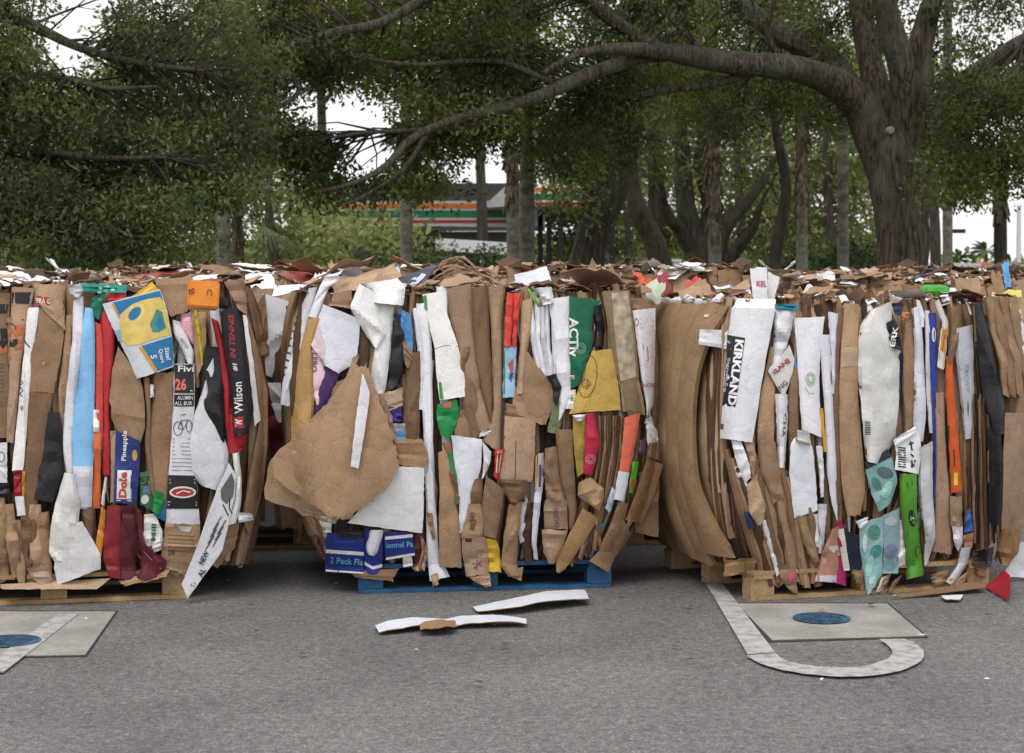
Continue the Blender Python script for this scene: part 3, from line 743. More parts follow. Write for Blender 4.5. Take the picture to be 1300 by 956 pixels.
# whites and light blue
panel(A, 'white_sheet', WHITE[1], [(93, 382), (92, 430), (84, 500), (79, 560), (84, 602)], [(106, 376), (107, 420), (96, 500), (92, 560), (97, 660)], z=1.8, conv=.02, folds=4, cr=.012)
p = panel(A, 'light_blue_sheet', sheet('7fb4dc', 'paper'), [(108, 390), (101, 440), (92, 490), (88, 520), (92, 592), (94, 646)], [(119, 392), (121, 440), (120, 500), (119, 560), (118, 600), (116, 646)], z=2.3, conv=.014, folds=4, label='light blue sheet with a pale foot')
decal(p, [(92.5, 592), (118, 592), (116.5, 644), (94.5, 644)], ink('cdd0da'))
p = panel(A, 'teal_box', G('1f8a78'), [(100, 359), (100, 370)], [(162, 362), (160, 372)], z=2.6, lift=(-.03, -.03, 0, 0), ny=5, nx=10)
for cx, cy in ((128, 366), (136, 364), (134, 369), (143, 368), (126, 371)): decal(p, ell(cx, cy, 3, 1.7, 10), ink('8fc9bb'))
panel(A, 'teal_flap', G('16705f'), [(117, 378), (114, 390), (122, 405)], [(134, 370), (131, 390), (126, 406)], z=2.5, ny=7)
panel(A, 'foil_sheet', G('b9bcc4'), [(88, 362), (88, 372), (94, 378)], [(103, 360), (106, 370), (102, 378)], z=2.9, conv=.03, ny=6, cr=.015)
panel(A, 'red_sheet', G('d9473f'), [(120, 408), (122, 450), (121, 500), (122, 545)], [(129, 412), (132, 450), (131, 500), (131, 560)], z=1.7)
panel(A, 'orange_sheet', sheet('e06a35', 'gloss'), [(119, 548), (117, 600), (117, 645)], [(129, 548), (128, 600), (128, 646)], z=2)
panel(A, 'white_sheet', WHITE[2], [(118, 520), (118, 548)], [(126, 520), (126, 548)], z=2.4, ny=5)
panel(A, 'red_sheet', G('bf2b33'), [(127, 394), (131, 450), (131, 520), (130, 602)], [(148, 404), (144, 450), (139, 520), (141, 604)], z=1.5, conv=.012)
panel(A, 'red_sheet', G('c9343a'), [(140, 372), (130, 400)], [(160, 372), (165, 400)], z=1.4, ny=6)
panel(A, 'cardboard_sheet', KRAFT[0], [(150, 440), (142, 470), (139, 510), (142, 535), (158, 563)], [(170, 468), (181, 490), (184, 520), (184, 545), (178, 563)], z=2.2, conv=.01, folds=1, label='cut brown panel below the detergent box')
panel(A, 'cardboard_fold', KRAFT[3], [(182, 480), (186, 520), (184, 570), (190, 620)], [(190, 478), (192, 520), (192, 570), (200, 640)], z=1.9, conv=.02)
panel(A, 'cardboard_fold', KRAFT[5], [(196, 474), (193, 520), (189, 580), (194, 640), (206, 660)], [(221, 472), (221, 520), (217, 580), (211, 640), (210, 662)], z=2.1, conv=.012)
panel(A, 'white_sheet', WHITE[0], [(190, 488), (190, 505)], [(195, 488), (195, 504)], z=2.6, ny=4)
# detergent box
panel(A, 'yellow_flap', G('e8b416'), [(166, 377), (180, 392)], [(193, 358), (205, 372)], z=3.0, ny=6)
p = panel(A, 'detergent_box', sheet('d4d8e2', 'gloss'), [(130, 386), (140, 410), (155, 440), (165, 460), (174, 481)], [(203, 367), (212, 392), (218, 425), (221, 450), (220, 466)], z=3.4, conv=.02, folds=0, torn=0, nx=12, cr=.006, label='white and blue detergent carton printed with a yellow jug', ny=20)
BL = ink('1678b4')
decal(p, [(143, 384), (203, 369), (208, 384), (195, 380), (178, 385), (158, 395), (151, 400)], BL)
decal(p, [(141.5, 386), (144.5, 385), (153, 402), (151, 405)], ink('d9a21c'))
decal(p, [(152, 410), (156, 396), (168, 386), (185, 380), (203, 377), (208, 384), (215, 410), (217, 425), (196, 430), (178, 437), (160, 439), (154, 430)], ink('e9cb63'), lift=.0030)
decal(p, ell(171, 398, 10, 6, 20, -48), BL, lift=.0038)
ringd(p, 171, 398, 14, 9.5, 1.6, ink('f0dd8c'), rot=-48, lift=.0036)
decal(p, [(190, 412), (199, 392), (206, 396), (211, 416), (202, 422), (194, 422)], ink('3d8f7a'), lift=.0038)
decal(p, [(197, 412), (203, 400), (208, 415), (202, 419)], BL, lift=.0044)
decal(p, ell(205, 388, 5, 4, 12), ink('d8ce4e'), lift=.0042)
decal(p, [(180, 439), (219, 427), (220.5, 450), (219, 464), (200, 471)], BL)
decal(p, [(176, 441), (180, 439), (201, 471), (197, 473)], ink('d9a21c'))
decal(p, [(146, 421), (152, 418), (156, 434), (150, 433)], ink('8fb6d6'))
text(p, 'Size!', 213, 449, 6, 80, WI, 16, bold=.02)
text(p, 'Quart', 205, 452, 6, 80, WI, 18, bold=.02)
text(p, '5', 195, 453, 8, 80, WI, 5, bold=.02)
panel(A, 'cardboard_flap', KRAFT[0], [(196, 354), (204, 376), (217, 402)], [(245, 352), (246, 376), (237, 396)], z=3.0, folds=1, lift=(-.05, -.05, 0, 0))
panel(A, 'pink_sheet', sheet('d9a5b4', 'paper'), [(229, 400), (230, 415), (240, 430)], [(243, 396), (246, 420), (246, 438)], z=1.5, ny=8, conv=.02)
p = panel(A, 'white_tag', WHITE[0], [(219, 406), (221, 425), (232, 445), (238, 462)], [(228, 408), (240, 430), (246, 448), (245, 462)], z=2.4, conv=.016, ny=12)
text(p, 'WMA', 234, 436, 5, 50, ink('7c7c80'), 16)
panel(A, 'cardboard_fold', KRAFT[0], [(240, 392), (246, 440), (250, 480)], [(262, 392), (262, 430), (258, 460)], z=1.4)
p = panel(A, 'yellow_strip', G('e2c61a'), [(246, 394), (251, 430), (256, 464)], [(250, 394), (256, 430), (258, 464)], z=2.2, nx=3, label='thin yellow striped edge')
strokes(p, [[(248, 402), (250, 404)], [(250, 412), (252, 414)], [(251, 424), (254, 426)]], 2, ink('9a2f2a'))
# bicycle box strip
p = panel(A, 'printed_box', sheet('d0d0d6', 'paper'), [(221, 462), (220, 520), (217, 560), (214, 603), (210, 666)], [(247, 462), (247, 520), (244, 545), (249, 603), (254, 666)], z=2.0, conv=.008, nx=10, label='bicycle carton side with black bands and small print')
decal(p, [(221.5, 463), (246, 463), (246, 483), (221.5, 483)], BI)
text(p, 'Fivi', 236, 468, 8, 0, WI, 20, bold=.02)
decal(p, [(221.5, 475), (246, 475), (246.5, 499), (221.3, 499)], BI, lift=.003)
text(p, '26', 229.5, 488, 16, 0, ink('c83a34'), 15, bold=.06, lift=.0045)
text(p, '26', 229.5, 488, 14, 0, ink('e08078'), 13, bold=-.005, lift=.0055)
decal(p, [(221, 501), (246.5, 501), (246, 516), (221, 516)], BI)
text(p, 'ALUMIN', 235, 505, 5, 0, WI, 20, bold=.01); text(p, 'ALL BUR', 233, 512, 5, 0, WI, 22, bold=.01)
ringd(p, 226, 544, 6, 9, .8, BI); ringd(p, 240, 541, 4, 8, .8, BI)
strokes(p, [[(226, 544), (230, 534), (239, 533)], [(230, 534), (233, 545), (239, 533)], [(226, 544), (233, 545)], [(229, 527), (236, 526)]], .9, BI)
strokes(p, [[(219 - .1 * i, 557 + 5 * i), (243 + .2 * i, 557.5 + 5 * i)] for i in range(9)], 1.3, ink('9b9ba2'))
decal(p, [(214, 603), (249, 604), (252.5, 646), (211.5, 646)], BI)
strokes(p, [[(215, 609), (248, 609)], [(215, 613), (248, 613)], [(213, 637), (250, 638)], [(213, 641), (250, 641.5)]], 1.3, ink('b8b8bd'), lift=.004)
decal(p, ell(232, 625, 17, 7.5), WI, lift=.004)
decal(p, ell(232, 625, 14.5, 5.3), ink('c8302c'), lift=.0048)
strokes(p, [[(224, 627), (232, 623), (242, 625)]], 1.6, WI, lift=.0056)
p = panel(A, 'cardboard_sheet', KRAFT[0], [(210, 665), (206, 690), (204, 708), (214, 716)], [(254, 666), (253, 690), (251, 712), (243, 719)], z=2.0, folds=1)
decal(p, [(226, 668), (244, 669), (241, 676), (229, 674)], ink('cfccc6'))
strokes(p, [[(213, 679 + 5 * i), (247, 681 + 5 * i)] for i in range(5)], 1, ink('7d6244'))
text(p, '20', 217, 702, 6, -8, BI, 9)
p = panel(A, 'white_sheet', WHITE[1], [(258, 492), (246, 530), (240, 565), (243, 600), (256, 617)], [(262, 480), (278, 540), (290, 570), (290, 600), (280, 624)], z=2.3, conv=.03, folds=0, label='smooth rounded white card')
panel(A, 'black_sheet', BLK, [(262, 440), (257, 468), (256, 500), (262, 530), (270, 548)], [(278, 440), (284, 470), (285, 510), (286, 545), (285, 563)], z=2.7, conv=.014, folds=3, cr=.01)
panel(A, 'white_tag', WHITE[0], [(262, 470), (268, 482)], [(272, 452), (272, 470)], z=3.1, ny=4)
panel(A, 'red_sheet', RED, [(268, 403), (276, 440), (281, 480), (285, 530), (291, 577)], [(277, 408), (286, 440), (292, 480), (298, 540), (304, 572)], z=2.6, conv=.02, folds=3)
panel(A, 'black_sheet', BLK, [(276, 376), (279, 400)], [(290, 378), (290, 405)], z=2.4, ny=5)
# tennis racket box
panel(A, 'cardboard_sheet', KRAFT[4], [(284, 358), (296, 380), (303, 393)], [(310, 352), (313, 380), (314, 400)], z=1.7)
p = panel(A, 'racket_box', G('2a292e'), [(280, 396), (284, 430), (291, 480), (295, 520), (297, 552)], [(300, 388), (309, 420), (315, 470), (321, 520), (315, 550)], z=5, conv=.022, folds=0, cr=.003, nx=10, label='long black carton with red and white upright lettering', ny=20)
text(p, 'Wilson', 302.5, 505, 11, -93, WI, 40, bold=.015, lift=.008)
text(p, '#1', 298.5, 466, 6.5, -92, WI, 10, bold=.03, shear=.2)
text(p, 'IN TENNIS', 294.5, 427, 7, -93, ink('c2303a'), 56, bold=.03, shear=.25)
decal(p, [(296.5, 530), (308.5, 528.5), (309.5, 543), (298, 544.5)], ink('c22834'))
text(p, 'W', 303, 536.5, 8.5, -92, WI, 9, bold=.05, lift=.0045)
panel(A, 'white_sheet', WHITE[0], [(308, 400), (317, 470), (322, 520), (323, 541)], [(313, 400), (322, 460), (328, 515), (331, 533)], z=3.3, nx=4, conv=.0)
panel(A, 'red_sheet', RED, [(295, 555), (297, 575)], [(313, 552), (310, 570)], z=2.4, ny=6, conv=.02, cr=.015)
panel(A, 'cardboard_sheet', KRAFT[3], [(312, 362), (319, 400), (327, 440), (331, 453)], [(319, 366), (330, 405), (337, 440), (341, 446)], z=2.2)
panel(A, 'cardboard_sheet', KRAFT[1], [(314, 400), (324, 470), (330, 530), (318, 600), (308, 660)], [(330, 450), (340, 500), (340, 560), (334, 620), (318, 680)], z=.8)
# lower part
p = panel(A, 'cardboard_sheet', KRAFT[6], [(140, 548), (141, 600), (140, 638)], [(148, 546), (148, 600), (147, 638)], z=2.0, nx=3)
p = panel(A, 'fruit_box', G('2a3a83'), [(147, 546), (146, 590), (144, 638)], [(178, 560), (177, 600), (173, 640)], z=2.6, conv=.01, nx=8, folds=1, label='dark blue fruit carton side with upright lettering')
text(p, 'Pineapple', 158.5, 566, 8, -88, WI, 38, bold=.02)
decal(p, [(149, 597), (166, 597), (165, 634), (148, 633)], WI)
text(p, 'Dole', 156, 615.5, 10.5, -88, ink('d2452c'), 33, bold=.05, lift=.0042)
strokes(p, [[(166.5, 597), (166, 634)], [(148, 635), (167, 636)]], 1, WI)
decal(p, ell(171, 578, 3.5, 7, 12), ink('c79a45'))
panel(A, 'leafy_print_sheet', G('3a6b4f'), [(177, 600), (178, 625), (178, 640)], [(193, 598), (195, 625), (196, 650)], z=1.9, ny=8)
for (x, y, r_, h) in ((182, 610, 4, '6e9a3a'), (188, 622, 6, '4d6284'), (184, 634, 5, 'c8ccd2'), (191, 612, 3, '8fae2d')): decal(LAST['p'], ell(x, y, r_, r_ * 1.2, 12, 20), ink(h))
panel(A, 'green_bag', G('1f8a3d'), [(196, 622), (194, 638), (192, 648)], [(207, 626), (211, 636), (202, 655)], z=2.8, conv=.02, cr=.02, ny=8)
panel(A, 'blue_bag', G('1e78b8'), [(198, 645), (196, 655)], [(211, 640), (209, 662)], z=2.5, ny=5)
p = panel(A, 'white_tag', sheet('d6d8d2', 'paper'), [(183, 653), (182, 680), (181, 697)], [(196, 652), (206, 672), (206, 688)], z=3.0, ny=8)
text(p, 'Mill', 195, 676, 6, -88, ink('2a6b45'), 22, bold=.03)
panel(A, 'white_cup', sheet('d8d8da', 'gloss'), [(190, 690), (194, 702)], [(207, 682), (205, 698)], z=2.8, conv=.03, ny=5)
panel(A, 'dark_red_box', G('8e2a33'), [(136, 642), (132, 675), (131, 710), (139, 733)], [(153, 642), (153, 680), (152, 710), (153, 735)], z=2.4)
panel(A, 'dark_red_box', G('5c2230'), [(153, 642), (153, 680), (152, 710), (153, 735)], [(170, 642), (174, 680), (172, 710), (172, 736)], z=2.4)
panel(A, 'dark_red_sheet', G('6b2433'), [(171, 642), (176, 690), (180, 720), (172, 736)], [(180, 650), (184, 690), (212, 712), (206, 734)], z=2.7, conv=.03, cr=.015)
strokes(LAST['p'], [[(182, 700), (204, 722)]], 1, ink('b09aa0'))
panel(A, 'orange_sheet', G('e8902f'), [(129, 642), (124, 675), (118, 708)], [(134, 648), (132, 680), (128, 710)], z=2.3, nx=3)
panel(A, 'white_sheet', WHITE[1], [(133, 606), (128, 640)], [(136, 606), (132, 644)], z=2.4, nx=2, ny=5)
p = panel(A, 'white_sheet', sheet('dcdbd8', 'gloss'), [(82, 600), (70, 640), (64, 670), (62, 700), (68, 712)], [(94, 602), (102, 640), (100, 665), (108, 690), (100, 712)], z=2.6, conv=.03, folds=4, cr=.02, label='crumpled white sheet above the white lobe')
panel(A, 'white_sheet', sheet('dddddc', 'gloss'), [(84, 668), (70, 700), (69, 722), (73, 743)], [(104, 662), (118, 685), (128, 705), (128, 722)], z=3.2, conv=.02, folds=0, nx=10, label='white lobe shaped card')
panel(A, 'cardboard_fold', KRAFT[3], [(102, 640), (106, 670)], [(120, 646), (118, 690)], z=1.2, conv=.02)
panel(A, 'cardboard_flap', KRAFT[1], [(150, 738), (158, 744)], [(216, 720), (212, 732)], z=2.0, torn=3, ny=5, nx=12, lift=(0, 0, .03, .05))
panel(A, 'cardboard_flap', KRAFT[2], [(205, 712), (215, 728)], [(246, 718), (236, 732)], z=2.0, torn=3, ny=6)
# big tilted printed board at the corner
p = panel(A, 'printed_board', sheet('c8c8ce', 'paper'), [(291, 588), (274, 625), (252, 690), (231, 742)], [(300, 604), (298, 630), (282, 700), (238, 760)], z=4.6, conv=.0, folds=0, nx=8, cr=.004, th=.012, lift=(0, 0, .10, .10), label='tilted white board with black print hanging over the corner', edge=WHITE[0])
decal(p, [(280, 622), (294, 600), (298, 612), (296, 630), (288, 640), (281, 634)], ink('5b5b60'))
strokes(p, [[(292, 632), (291, 645), (295, 652)], [(283, 640), (290, 655)]], 1.5, BI)
strokes(p, [[(264 + 3 * i, 690 - 8 * i), (275 + 3 * i, 672 - 8 * i)] for i in range(-1, 3)] + [[(270 + 3 * i, 694 - 8 * i), (281 + 3 * i, 676 - 8 * i)] for i in range(0, 3)], 1.4, ink('4a4a50'))
text(p, 'NEW', 259, 708, 7, -64, BI, 18, bold=.03); text(p, 'AL', 256, 727, 7, -62, BI, 11, bold=.03); text(p, 'Tr', 246, 742, 6, -60, ink('6c6c72'), 9)
panel(A, 'white_sheet', WHITE[2], [(295, 576), (299, 610), (296, 640), (286, 668)], [(303, 574), (307, 610), (306, 640), (300, 664)], z=3.4, conv=.025, cr=.02, ny=12)
panel(A, 'white_sheet', WHITE[1], [(300, 650), (303, 664)], [(320, 652), (322, 660)], z=3.8, conv=.02, cr=.02, ny=4)
panel(A, 'cardboard_sheet', KRAFT[1], [(290, 668), (280, 690), (268, 715)], [(306, 650), (300, 690), (276, 722)], z=1.9, torn=3)
A.uprights(60, KRAFT + WHITE + [DARKK] * 2); A.scraps(7, KRAFT + WHITE, .34, .2, hmax=.09); A.scraps(88, LITTER, .16, .5, hmax=.045)
# orange box wedged on the front edge
ob = empty('orange_box', at(257, 392, 8.64)); ob.rotation_euler = (0, 0, R(13)); M = wmat(ob)
b = MB(); bm = bmesh.new(); bmesh.ops.create_cube(bm, size=1)
for v in bm.verts: v.co = Vector((v.co.x * .142, v.co.y * .10, v.co.z * .125 + .063))
bmesh.ops.bevel(bm, geom=bm.edges[:], offset=.007, segments=2, affect='EDGES')
rt = Matrix.Rotation(R(4), 4, 'Y') @ Matrix.Rotation(R(-9), 4, 'X')
bm.verts.ensure_lookup_table()
b.add([M @ (rt @ v.co) for v in bm.verts], [tuple(v.index for v in f.verts) for f in bm.faces]); bm.free()
oo = b.build('carton', sheet('f08a24', 'gloss'), ob)
bv = BVHTree.FromPolygons([tuple(v) for v in b.v], b.f); inf = dict(obj=oo, bvh=bv, B=A, cen=(257, 375), off=.1)
text(inf, 'C', 266, 371, 7, 95, ink('5a3a1c'), 8); text(inf, 'B', 243, 370, 7, 85, ink('5a3a1c'), 8)
tag(ob, 'small orange carton with dark letters wedged on the top front edge of the left bale', 'box')
pallet(tuple(A.C - Vector((0, 0, 0)) + A.N * .08 + A.T * (-.10)), R(13), 1.25, 1.06, WOOD, 'bare wooden pallet under the left bale, its board end by the tilted printed board')
#==PART3==
# ------------------------------------------------------------------ MIDDLE BALE
B_ = Bale(-.165, 9.02, R(8.3), 1.80, 1.22, 1.32, .20, 2, label='middle bale on the blue pallet, a big torn brown board across its left')
B = B_
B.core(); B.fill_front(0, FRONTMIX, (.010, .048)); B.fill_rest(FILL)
p = panel(B, 'printed_sheet', sheet('b9bbc4', 'paper'), [(392, 366), (374, 410), (363, 455), (356, 512)], [(404, 364), (390, 410), (377, 455), (366, 517)], z=.8, conv=.012)
strokes(p, [[(376 - i * 2.4, 402 + 9 * i), (381 - i * 2.4, 404 + 9 * i)] for i in range(9)], 2.2, BI)
panel(B, 'white_sheet', WHITE[1], [(384, 392), (371, 440), (362, 480), (357, 514)], [(392, 392), (383, 440), (372, 480), (368, 516)], z=1.1, nx=4)
panel(B, 'white_sheet', WHITE[0], [(412, 352), (403, 370), (391, 402)], [(441, 350), (417, 366), (403, 404)], z=2.4, conv=.02, label='white sheet bent over the top left corner')
panel(B, 'cardboard_sheet', sheet('b8925f'), [(392, 402), (382, 440), (373, 490), (369, 545), (372, 600), (380, 640)], [(408, 404), (397, 440), (399, 490), (398, 545), (394, 590), (398, 640)], z=1.7, conv=.03, folds=0, label='smooth light brown bent board')
panel(B, 'pink_printed_sheet', sheet('e0bcc8', 'paper'), [(390, 434), (393, 465), (397, 500), (402, 515)], [(402, 436), (414, 470), (411, 490), (405, 512)], z=1.9)
text(LAST['p'], 'LEBO', 399, 460, 7, 92, ink('5a4048'), 24, bold=.01)
panel(B, 'purple_sheet', G('4b2c63'), [(411, 464), (404, 500), (396, 540)], [(432, 474), (420, 505), (403, 535)], z=2.0, ny=8)
panel(B, 'cardboard_sheet', KRAFT[1], [(412, 490), (408, 530)], [(440, 480), (430, 530)], z=1.6, ny=6)
p = panel(B, 'white_sheet', sheet('d2d3dc', 'paper'), [(410, 386), (403, 405), (396, 425), (405, 450), (412, 464)], [(457, 405), (456, 430), (453, 452), (446, 464), (430, 474)], z=2.8, folds=1, conv=.012, nx=9, label='blank white sheet with a square top left of the torn brown board')
decal(p, [(391, 433), (404, 408), (413, 440), (411, 460), (402, 448)], ink('ddc6cf'))
panel(B, 'cardboard_box_end', KRAFT[0], [(424, 372), (418, 388)], [(447, 368), (446, 392)], z=2.2, ny=6)
panel(B, 'cardboard_flap', KRAFT[2], [(420, 356), (424, 374)], [(480, 346), (470, 366)], z=1.9, torn=2, ny=6, lift=(-.06, -.06, 0, 0))
panel(B, 'cardboard_fold', DARKK, [(455, 410), (452, 450), (449, 490)], [(470, 420), (470, 450), (462, 485)], z=1.0)
panel(B, 'cardboard_fold', KRAFT[4], [(446, 455), (442, 470), (432, 500)], [(456, 450), (452, 470), (446, 500)], z=2.0, conv=.02)
panel(B, 'white_sheet', sheet('d6d6d4', 'paper'), [(476, 384), (478, 430), (470, 480), (480, 540)], [(500, 388), (497, 440), (490, 490), (481, 535)], z=2.0, conv=.02, folds=4, cr=.012, label='long white sheet left of the black panel')
panel(B, 'white_sheet', sheet('dadad8', 'paper'), [(456, 360), (444, 390), (458, 415), (474, 440)], [(478, 372), (487, 395), (491, 425), (480, 443)], z=3.0, conv=.03, folds=2, cr=.014, label='white tongue shaped flap')
panel(B, 'white_sheet', sheet('dededc', 'paper'), [(457, 361), (468, 372), (472, 384)], [(505, 353), (515, 366), (512, 388)], z=3.6, conv=.05, folds=0, lift=(-.03, -.03, 0, 0), nx=10, label='white flap folded over the top')
panel(B, 'black_sheet', BLK, [(500, 398), (496, 440), (490, 475), (487, 501)], [(512, 400), (514, 440), (513, 470), (508, 487)], z=1.9, conv=.018, cr=.01)
panel(B, 'light_blue_sheet', G('4e8fd0'), [(503, 390), (508, 410), (514, 435), (521, 458)], [(521, 398), (524, 420), (525, 440), (523, 457)], z=2.6, ny=8)
panel(B, 'white_sheet', WHITE[2], [(500, 404), (501, 427)], [(507, 408), (511, 427)], z=2.4, ny=4)
panel(B, 'cardboard_fold', KRAFT[1], [(511, 430), (512, 455), (516, 467)], [(526, 450), (524, 460), (520, 467)], z=2.3, conv=.02)
panel(B, 'cardboard_sheet', KRAFT[3], [(519, 448), (513, 500), (512, 560)], [(535, 446), (534, 500), (532, 560)], z=1.8, conv=.022, folds=4, cr=.012)
panel(B, 'cardboard_flap', KRAFT[6], [(484, 500), (486, 524)], [(511, 492), (511, 515)], z=2.8, ny=6, nx=6)
panel(B, 'violet_sheet', G('3a2c8a'), [(480, 515), (484, 534)], [(510, 518), (510, 535)], z=2.4, ny=5)
panel(B, 'light_blue_sheet', G('5a9ad6'), [(499, 548), (500, 566)], [(531, 546), (531, 566)], z=2.5, ny=5)
panel(B, 'foil_sheet', G('9aa3ae'), [(497, 537), (499, 556)], [(519, 538), (519, 548)], z=2.2, ny=5, cr=.02)
panel(B, 'white_sheet', WHITE[0], [(528, 386), (535, 440), (536, 500), (538, 560), (541, 640), (541, 700), (546, 738)], [(545, 384), (548, 440), (549, 500), (550, 560), (553, 640), (557, 700), (571, 732)], z=2.2, conv=.014, folds=3, nx=5, label='long narrow white strip running nearly the full height')
panel(B, 'white_sheet', WHITE[1], [(524, 392), (530, 440), (532, 520)], [(530, 390), (537, 440), (538, 520)], z=1.8, nx=3)
p = panel(B, 'white_card', sheet('dcdcd8', 'paper'), [(536, 374), (543, 405), (552, 443), (554, 475), (558, 508)], [(566, 369), (568, 400), (582, 440), (588, 470), (594, 503)], z=3.2, folds=0, conv=.01, label='creased white card with green corners')
decal(p, [(536.5, 376), (541, 374.5), (543, 394), (539, 393)], ink('3d9a5c')); decal(p, [(557, 485), (560, 485), (563, 506), (558.5, 507)], ink('2f9a50'))
strokes(p, [[(552, 443), (566, 438), (582, 440)]], 1, ink('a8a8a6'))  # grey stroke painted in for the shade of the fold
p = panel(B, 'green_box_end', G('1f9850'), [(555, 514), (554, 530), (559, 552)], [(580, 507), (583, 524), (572, 559)], z=2.9, ny=8, label='green carton end with a small red mark')
decal(p, [(562, 513), (573, 509), (573, 518), (563, 518)], ink('c9655a'))
for L_, R_, z in (([(567, 366), (572, 410), (582, 450), (594, 500), (604, 548)], [(598, 360), (600, 410), (604, 450), (614, 500), (624, 544)], 2.0),
                  ([(598, 366), (600, 410), (603, 460), (612, 500), (622, 535)], [(619, 362), (621, 410), (624, 460), (626, 500), (625, 540)], 1.6),
                  ([(618, 364), (623, 410), (625, 460), (626, 520), (612, 560)], [(642, 362), (637, 410), (638, 460), (637, 520), (636, 575)], 1.8)):
    panel(B, 'cardboard_fold', random.choice(KRAFT[:5]), L_, R_, z=z, conv=.022, folds=2)
panel(B, 'white_sheet', WHITE[2], [(606, 547), (608, 555)], [(622, 542), (625, 550)], z=2.5, ny=3)
panel(B, 'cardboard_sheet', KRAFT[3], [(586, 440), (582, 470), (590, 540), (600, 560)], [(598, 440), (606, 500), (618, 540), (606, 556)], z=1.8, conv=.02)
panel(B, 'cardboard_sheet', KRAFT[1], [(584, 520), (576, 550), (582, 562)], [(598, 520), (612, 550), (606, 562)], z=2.2, ny=8)
p = panel(B, 'red_sheet', G('df4238'), [(643, 371), (641, 405), (640, 440)], [(652, 372), (651, 405), (649, 440)], z=2.6, conv=.008)
p = panel(B, 'red_sheet', G('d83a34'), [(652, 372), (651, 405), (650, 440)], [(662, 372), (658, 405), (656, 440)], z=2.5, conv=.008)
p = panel(B, 'picture_card', G('9cc8e6'), [(640, 441), (639, 475), (638, 505)], [(656, 440), (654, 475), (654, 504)], z=2.5, ny=8, label='light blue picture strip under the red strip')
decal(p, [(645, 462), (652, 455), (652, 470), (648, 474)], ink('b8484a')); decal(p, [(648, 474), (652, 472), (649, 486), (646, 480)], ink('3a4f9a')); decal(p, [(639.5, 445), (641, 445), (641, 500), (639, 500)], ink('2f8a50'))
panel(B, 'cardboard_fold', KRAFT[2], [(662, 382), (661, 415), (659, 455), (655, 500)], [(679, 378), (675, 415), (668, 455), (666, 500)], z=1.9, conv=.024)
panel(B, 'cardboard_sheet', KRAFT[1], [(664, 448), (660, 470), (655, 490), (651, 508)], [(670, 446), (685, 468), (709, 495), (693, 540)], z=3.0, folds=1, label='brown board with a fold, right of the picture strip')
panel(B, 'cardboard_sheet', KRAFT[0], [(651, 508), (650, 520), (654, 526)], [(694, 521), (694, 532), (690, 540)], z=3.2, folds=0, ny=5)
panel(B, 'cardboard_sheet', KRAFT[4], [(642, 512), (642, 530), (642, 545)], [(656, 514), (668, 530), (680, 548)], z=2.2, conv=.02)
for i, (x, w, y0, y1, h) in enumerate(((672, 6, 385, 470, 'd0d0d8'), (679, 7, 380, 480, 'dedee4'), (686, 6, 390, 480, 'c2c2cc'), (691, 6, 382, 500, 'd8d8dc'), (700, 7, 400, 520, 'c9c9d0'))):
    panel(B, 'white_sheet', sheet(h, 'paper'), [(x, y0), (x + 1, (y0 + y1) / 2), (x + 8, y1)], [(x + w, y0 - 3), (x + w + 2, (y0 + y1) / 2), (x + w + 9, y1 - 4)], z=1.6 + .2 * (i % 3), nx=3, conv=.014)
panel(B, 'white_sheet', sheet('dcdcde', 'gloss'), [(674, 366), (684, 374), (688, 388)], [(700, 364), (702, 372), (704, 384)], z=2.3, conv=.04, cr=.02, ny=7)
panel(B, 'green_strip', G('7fb84a'), [(668, 367), (676, 380), (684, 390)], [(672, 366), (681, 377), (686, 388)], z=2.8, nx=2, ny=5)
p = panel(B, 'white_sheet', sheet('d4d4da', 'paper'), [(695, 380), (703, 420), (706, 465), (709, 500), (709, 535)], [(723, 376), (724, 420), (724, 470), (726, 500), (713, 530)], z=2.5, conv=.012, label='white sheet left of the dark green card')
strokes(p, [[(724, 498 + 2 * i), (728, 498 + 2 * i)] for i in range(6)], 1, BI)
panel(B, 'white_sheet', WHITE[2], [(722, 496), (718, 519)], [(731, 494), (731, 519)], z=2.5, ny=4)
panel(B, 'black_sheet', BLK, [(693, 478), (700, 490), (703, 512)], [(706, 474), (715, 492), (708, 516)], z=2.2, conv=.03, ny=7)
panel(B, 'olive_sheet', G('6d7a52'), [(702, 510), (698, 530), (695, 548)], [(714, 485), (714, 530), (710, 552)], z=2.4, ny=7)
GREEN = G('13694a')
p = panel(B, 'printed_card', GREEN, [(723, 376), (723, 410), (724, 450), (725, 494)], [(763, 381), (752, 402), (750, 440), (738, 486)], z=3.0, torn=2.5, conv=.01, nx=9, ny=22, folds=1, label='torn dark green card with white upright lettering')
text(p, 'ACTiv', 728.5, 428, 12, 90, ink('dfe9e2'), 50, bold=.03)
for r_ in (3, 5, 7): ringd(p, 737, 442, r_, r_, .7, ink('8cc0a6'))
text(p, 'F', 726, 479, 6, 90, ink('dfe9e2'), 5)
panel(B, 'black_sheet', BLK, [(750, 390), (756, 415), (752, 440)], [(764, 386), (768, 415), (766, 440)], z=1.5, conv=.02, ny=8, cr=.02)
p = panel(B, 'yellow_board', sheet('c2a155'), [(752, 446), (741, 470), (732, 500), (723, 525)], [(780, 442), (782, 465), (786, 495), (788, 520)], z=2.7, torn=1.5, nx=9, folds=0, conv=.004, label='dull yellow board with an oval outline, torn at the top')
ringd(p, 746, 478, 12, 27, .8, ink('6b4a26'), rot=8); ringd(p, 744, 487, 5, 6, .8, ink('7b5a30'))
strokes(p, [[(742, 490), (751, 488)], [(746, 482), (745, 495)]], .9, ink('7b5a30'))
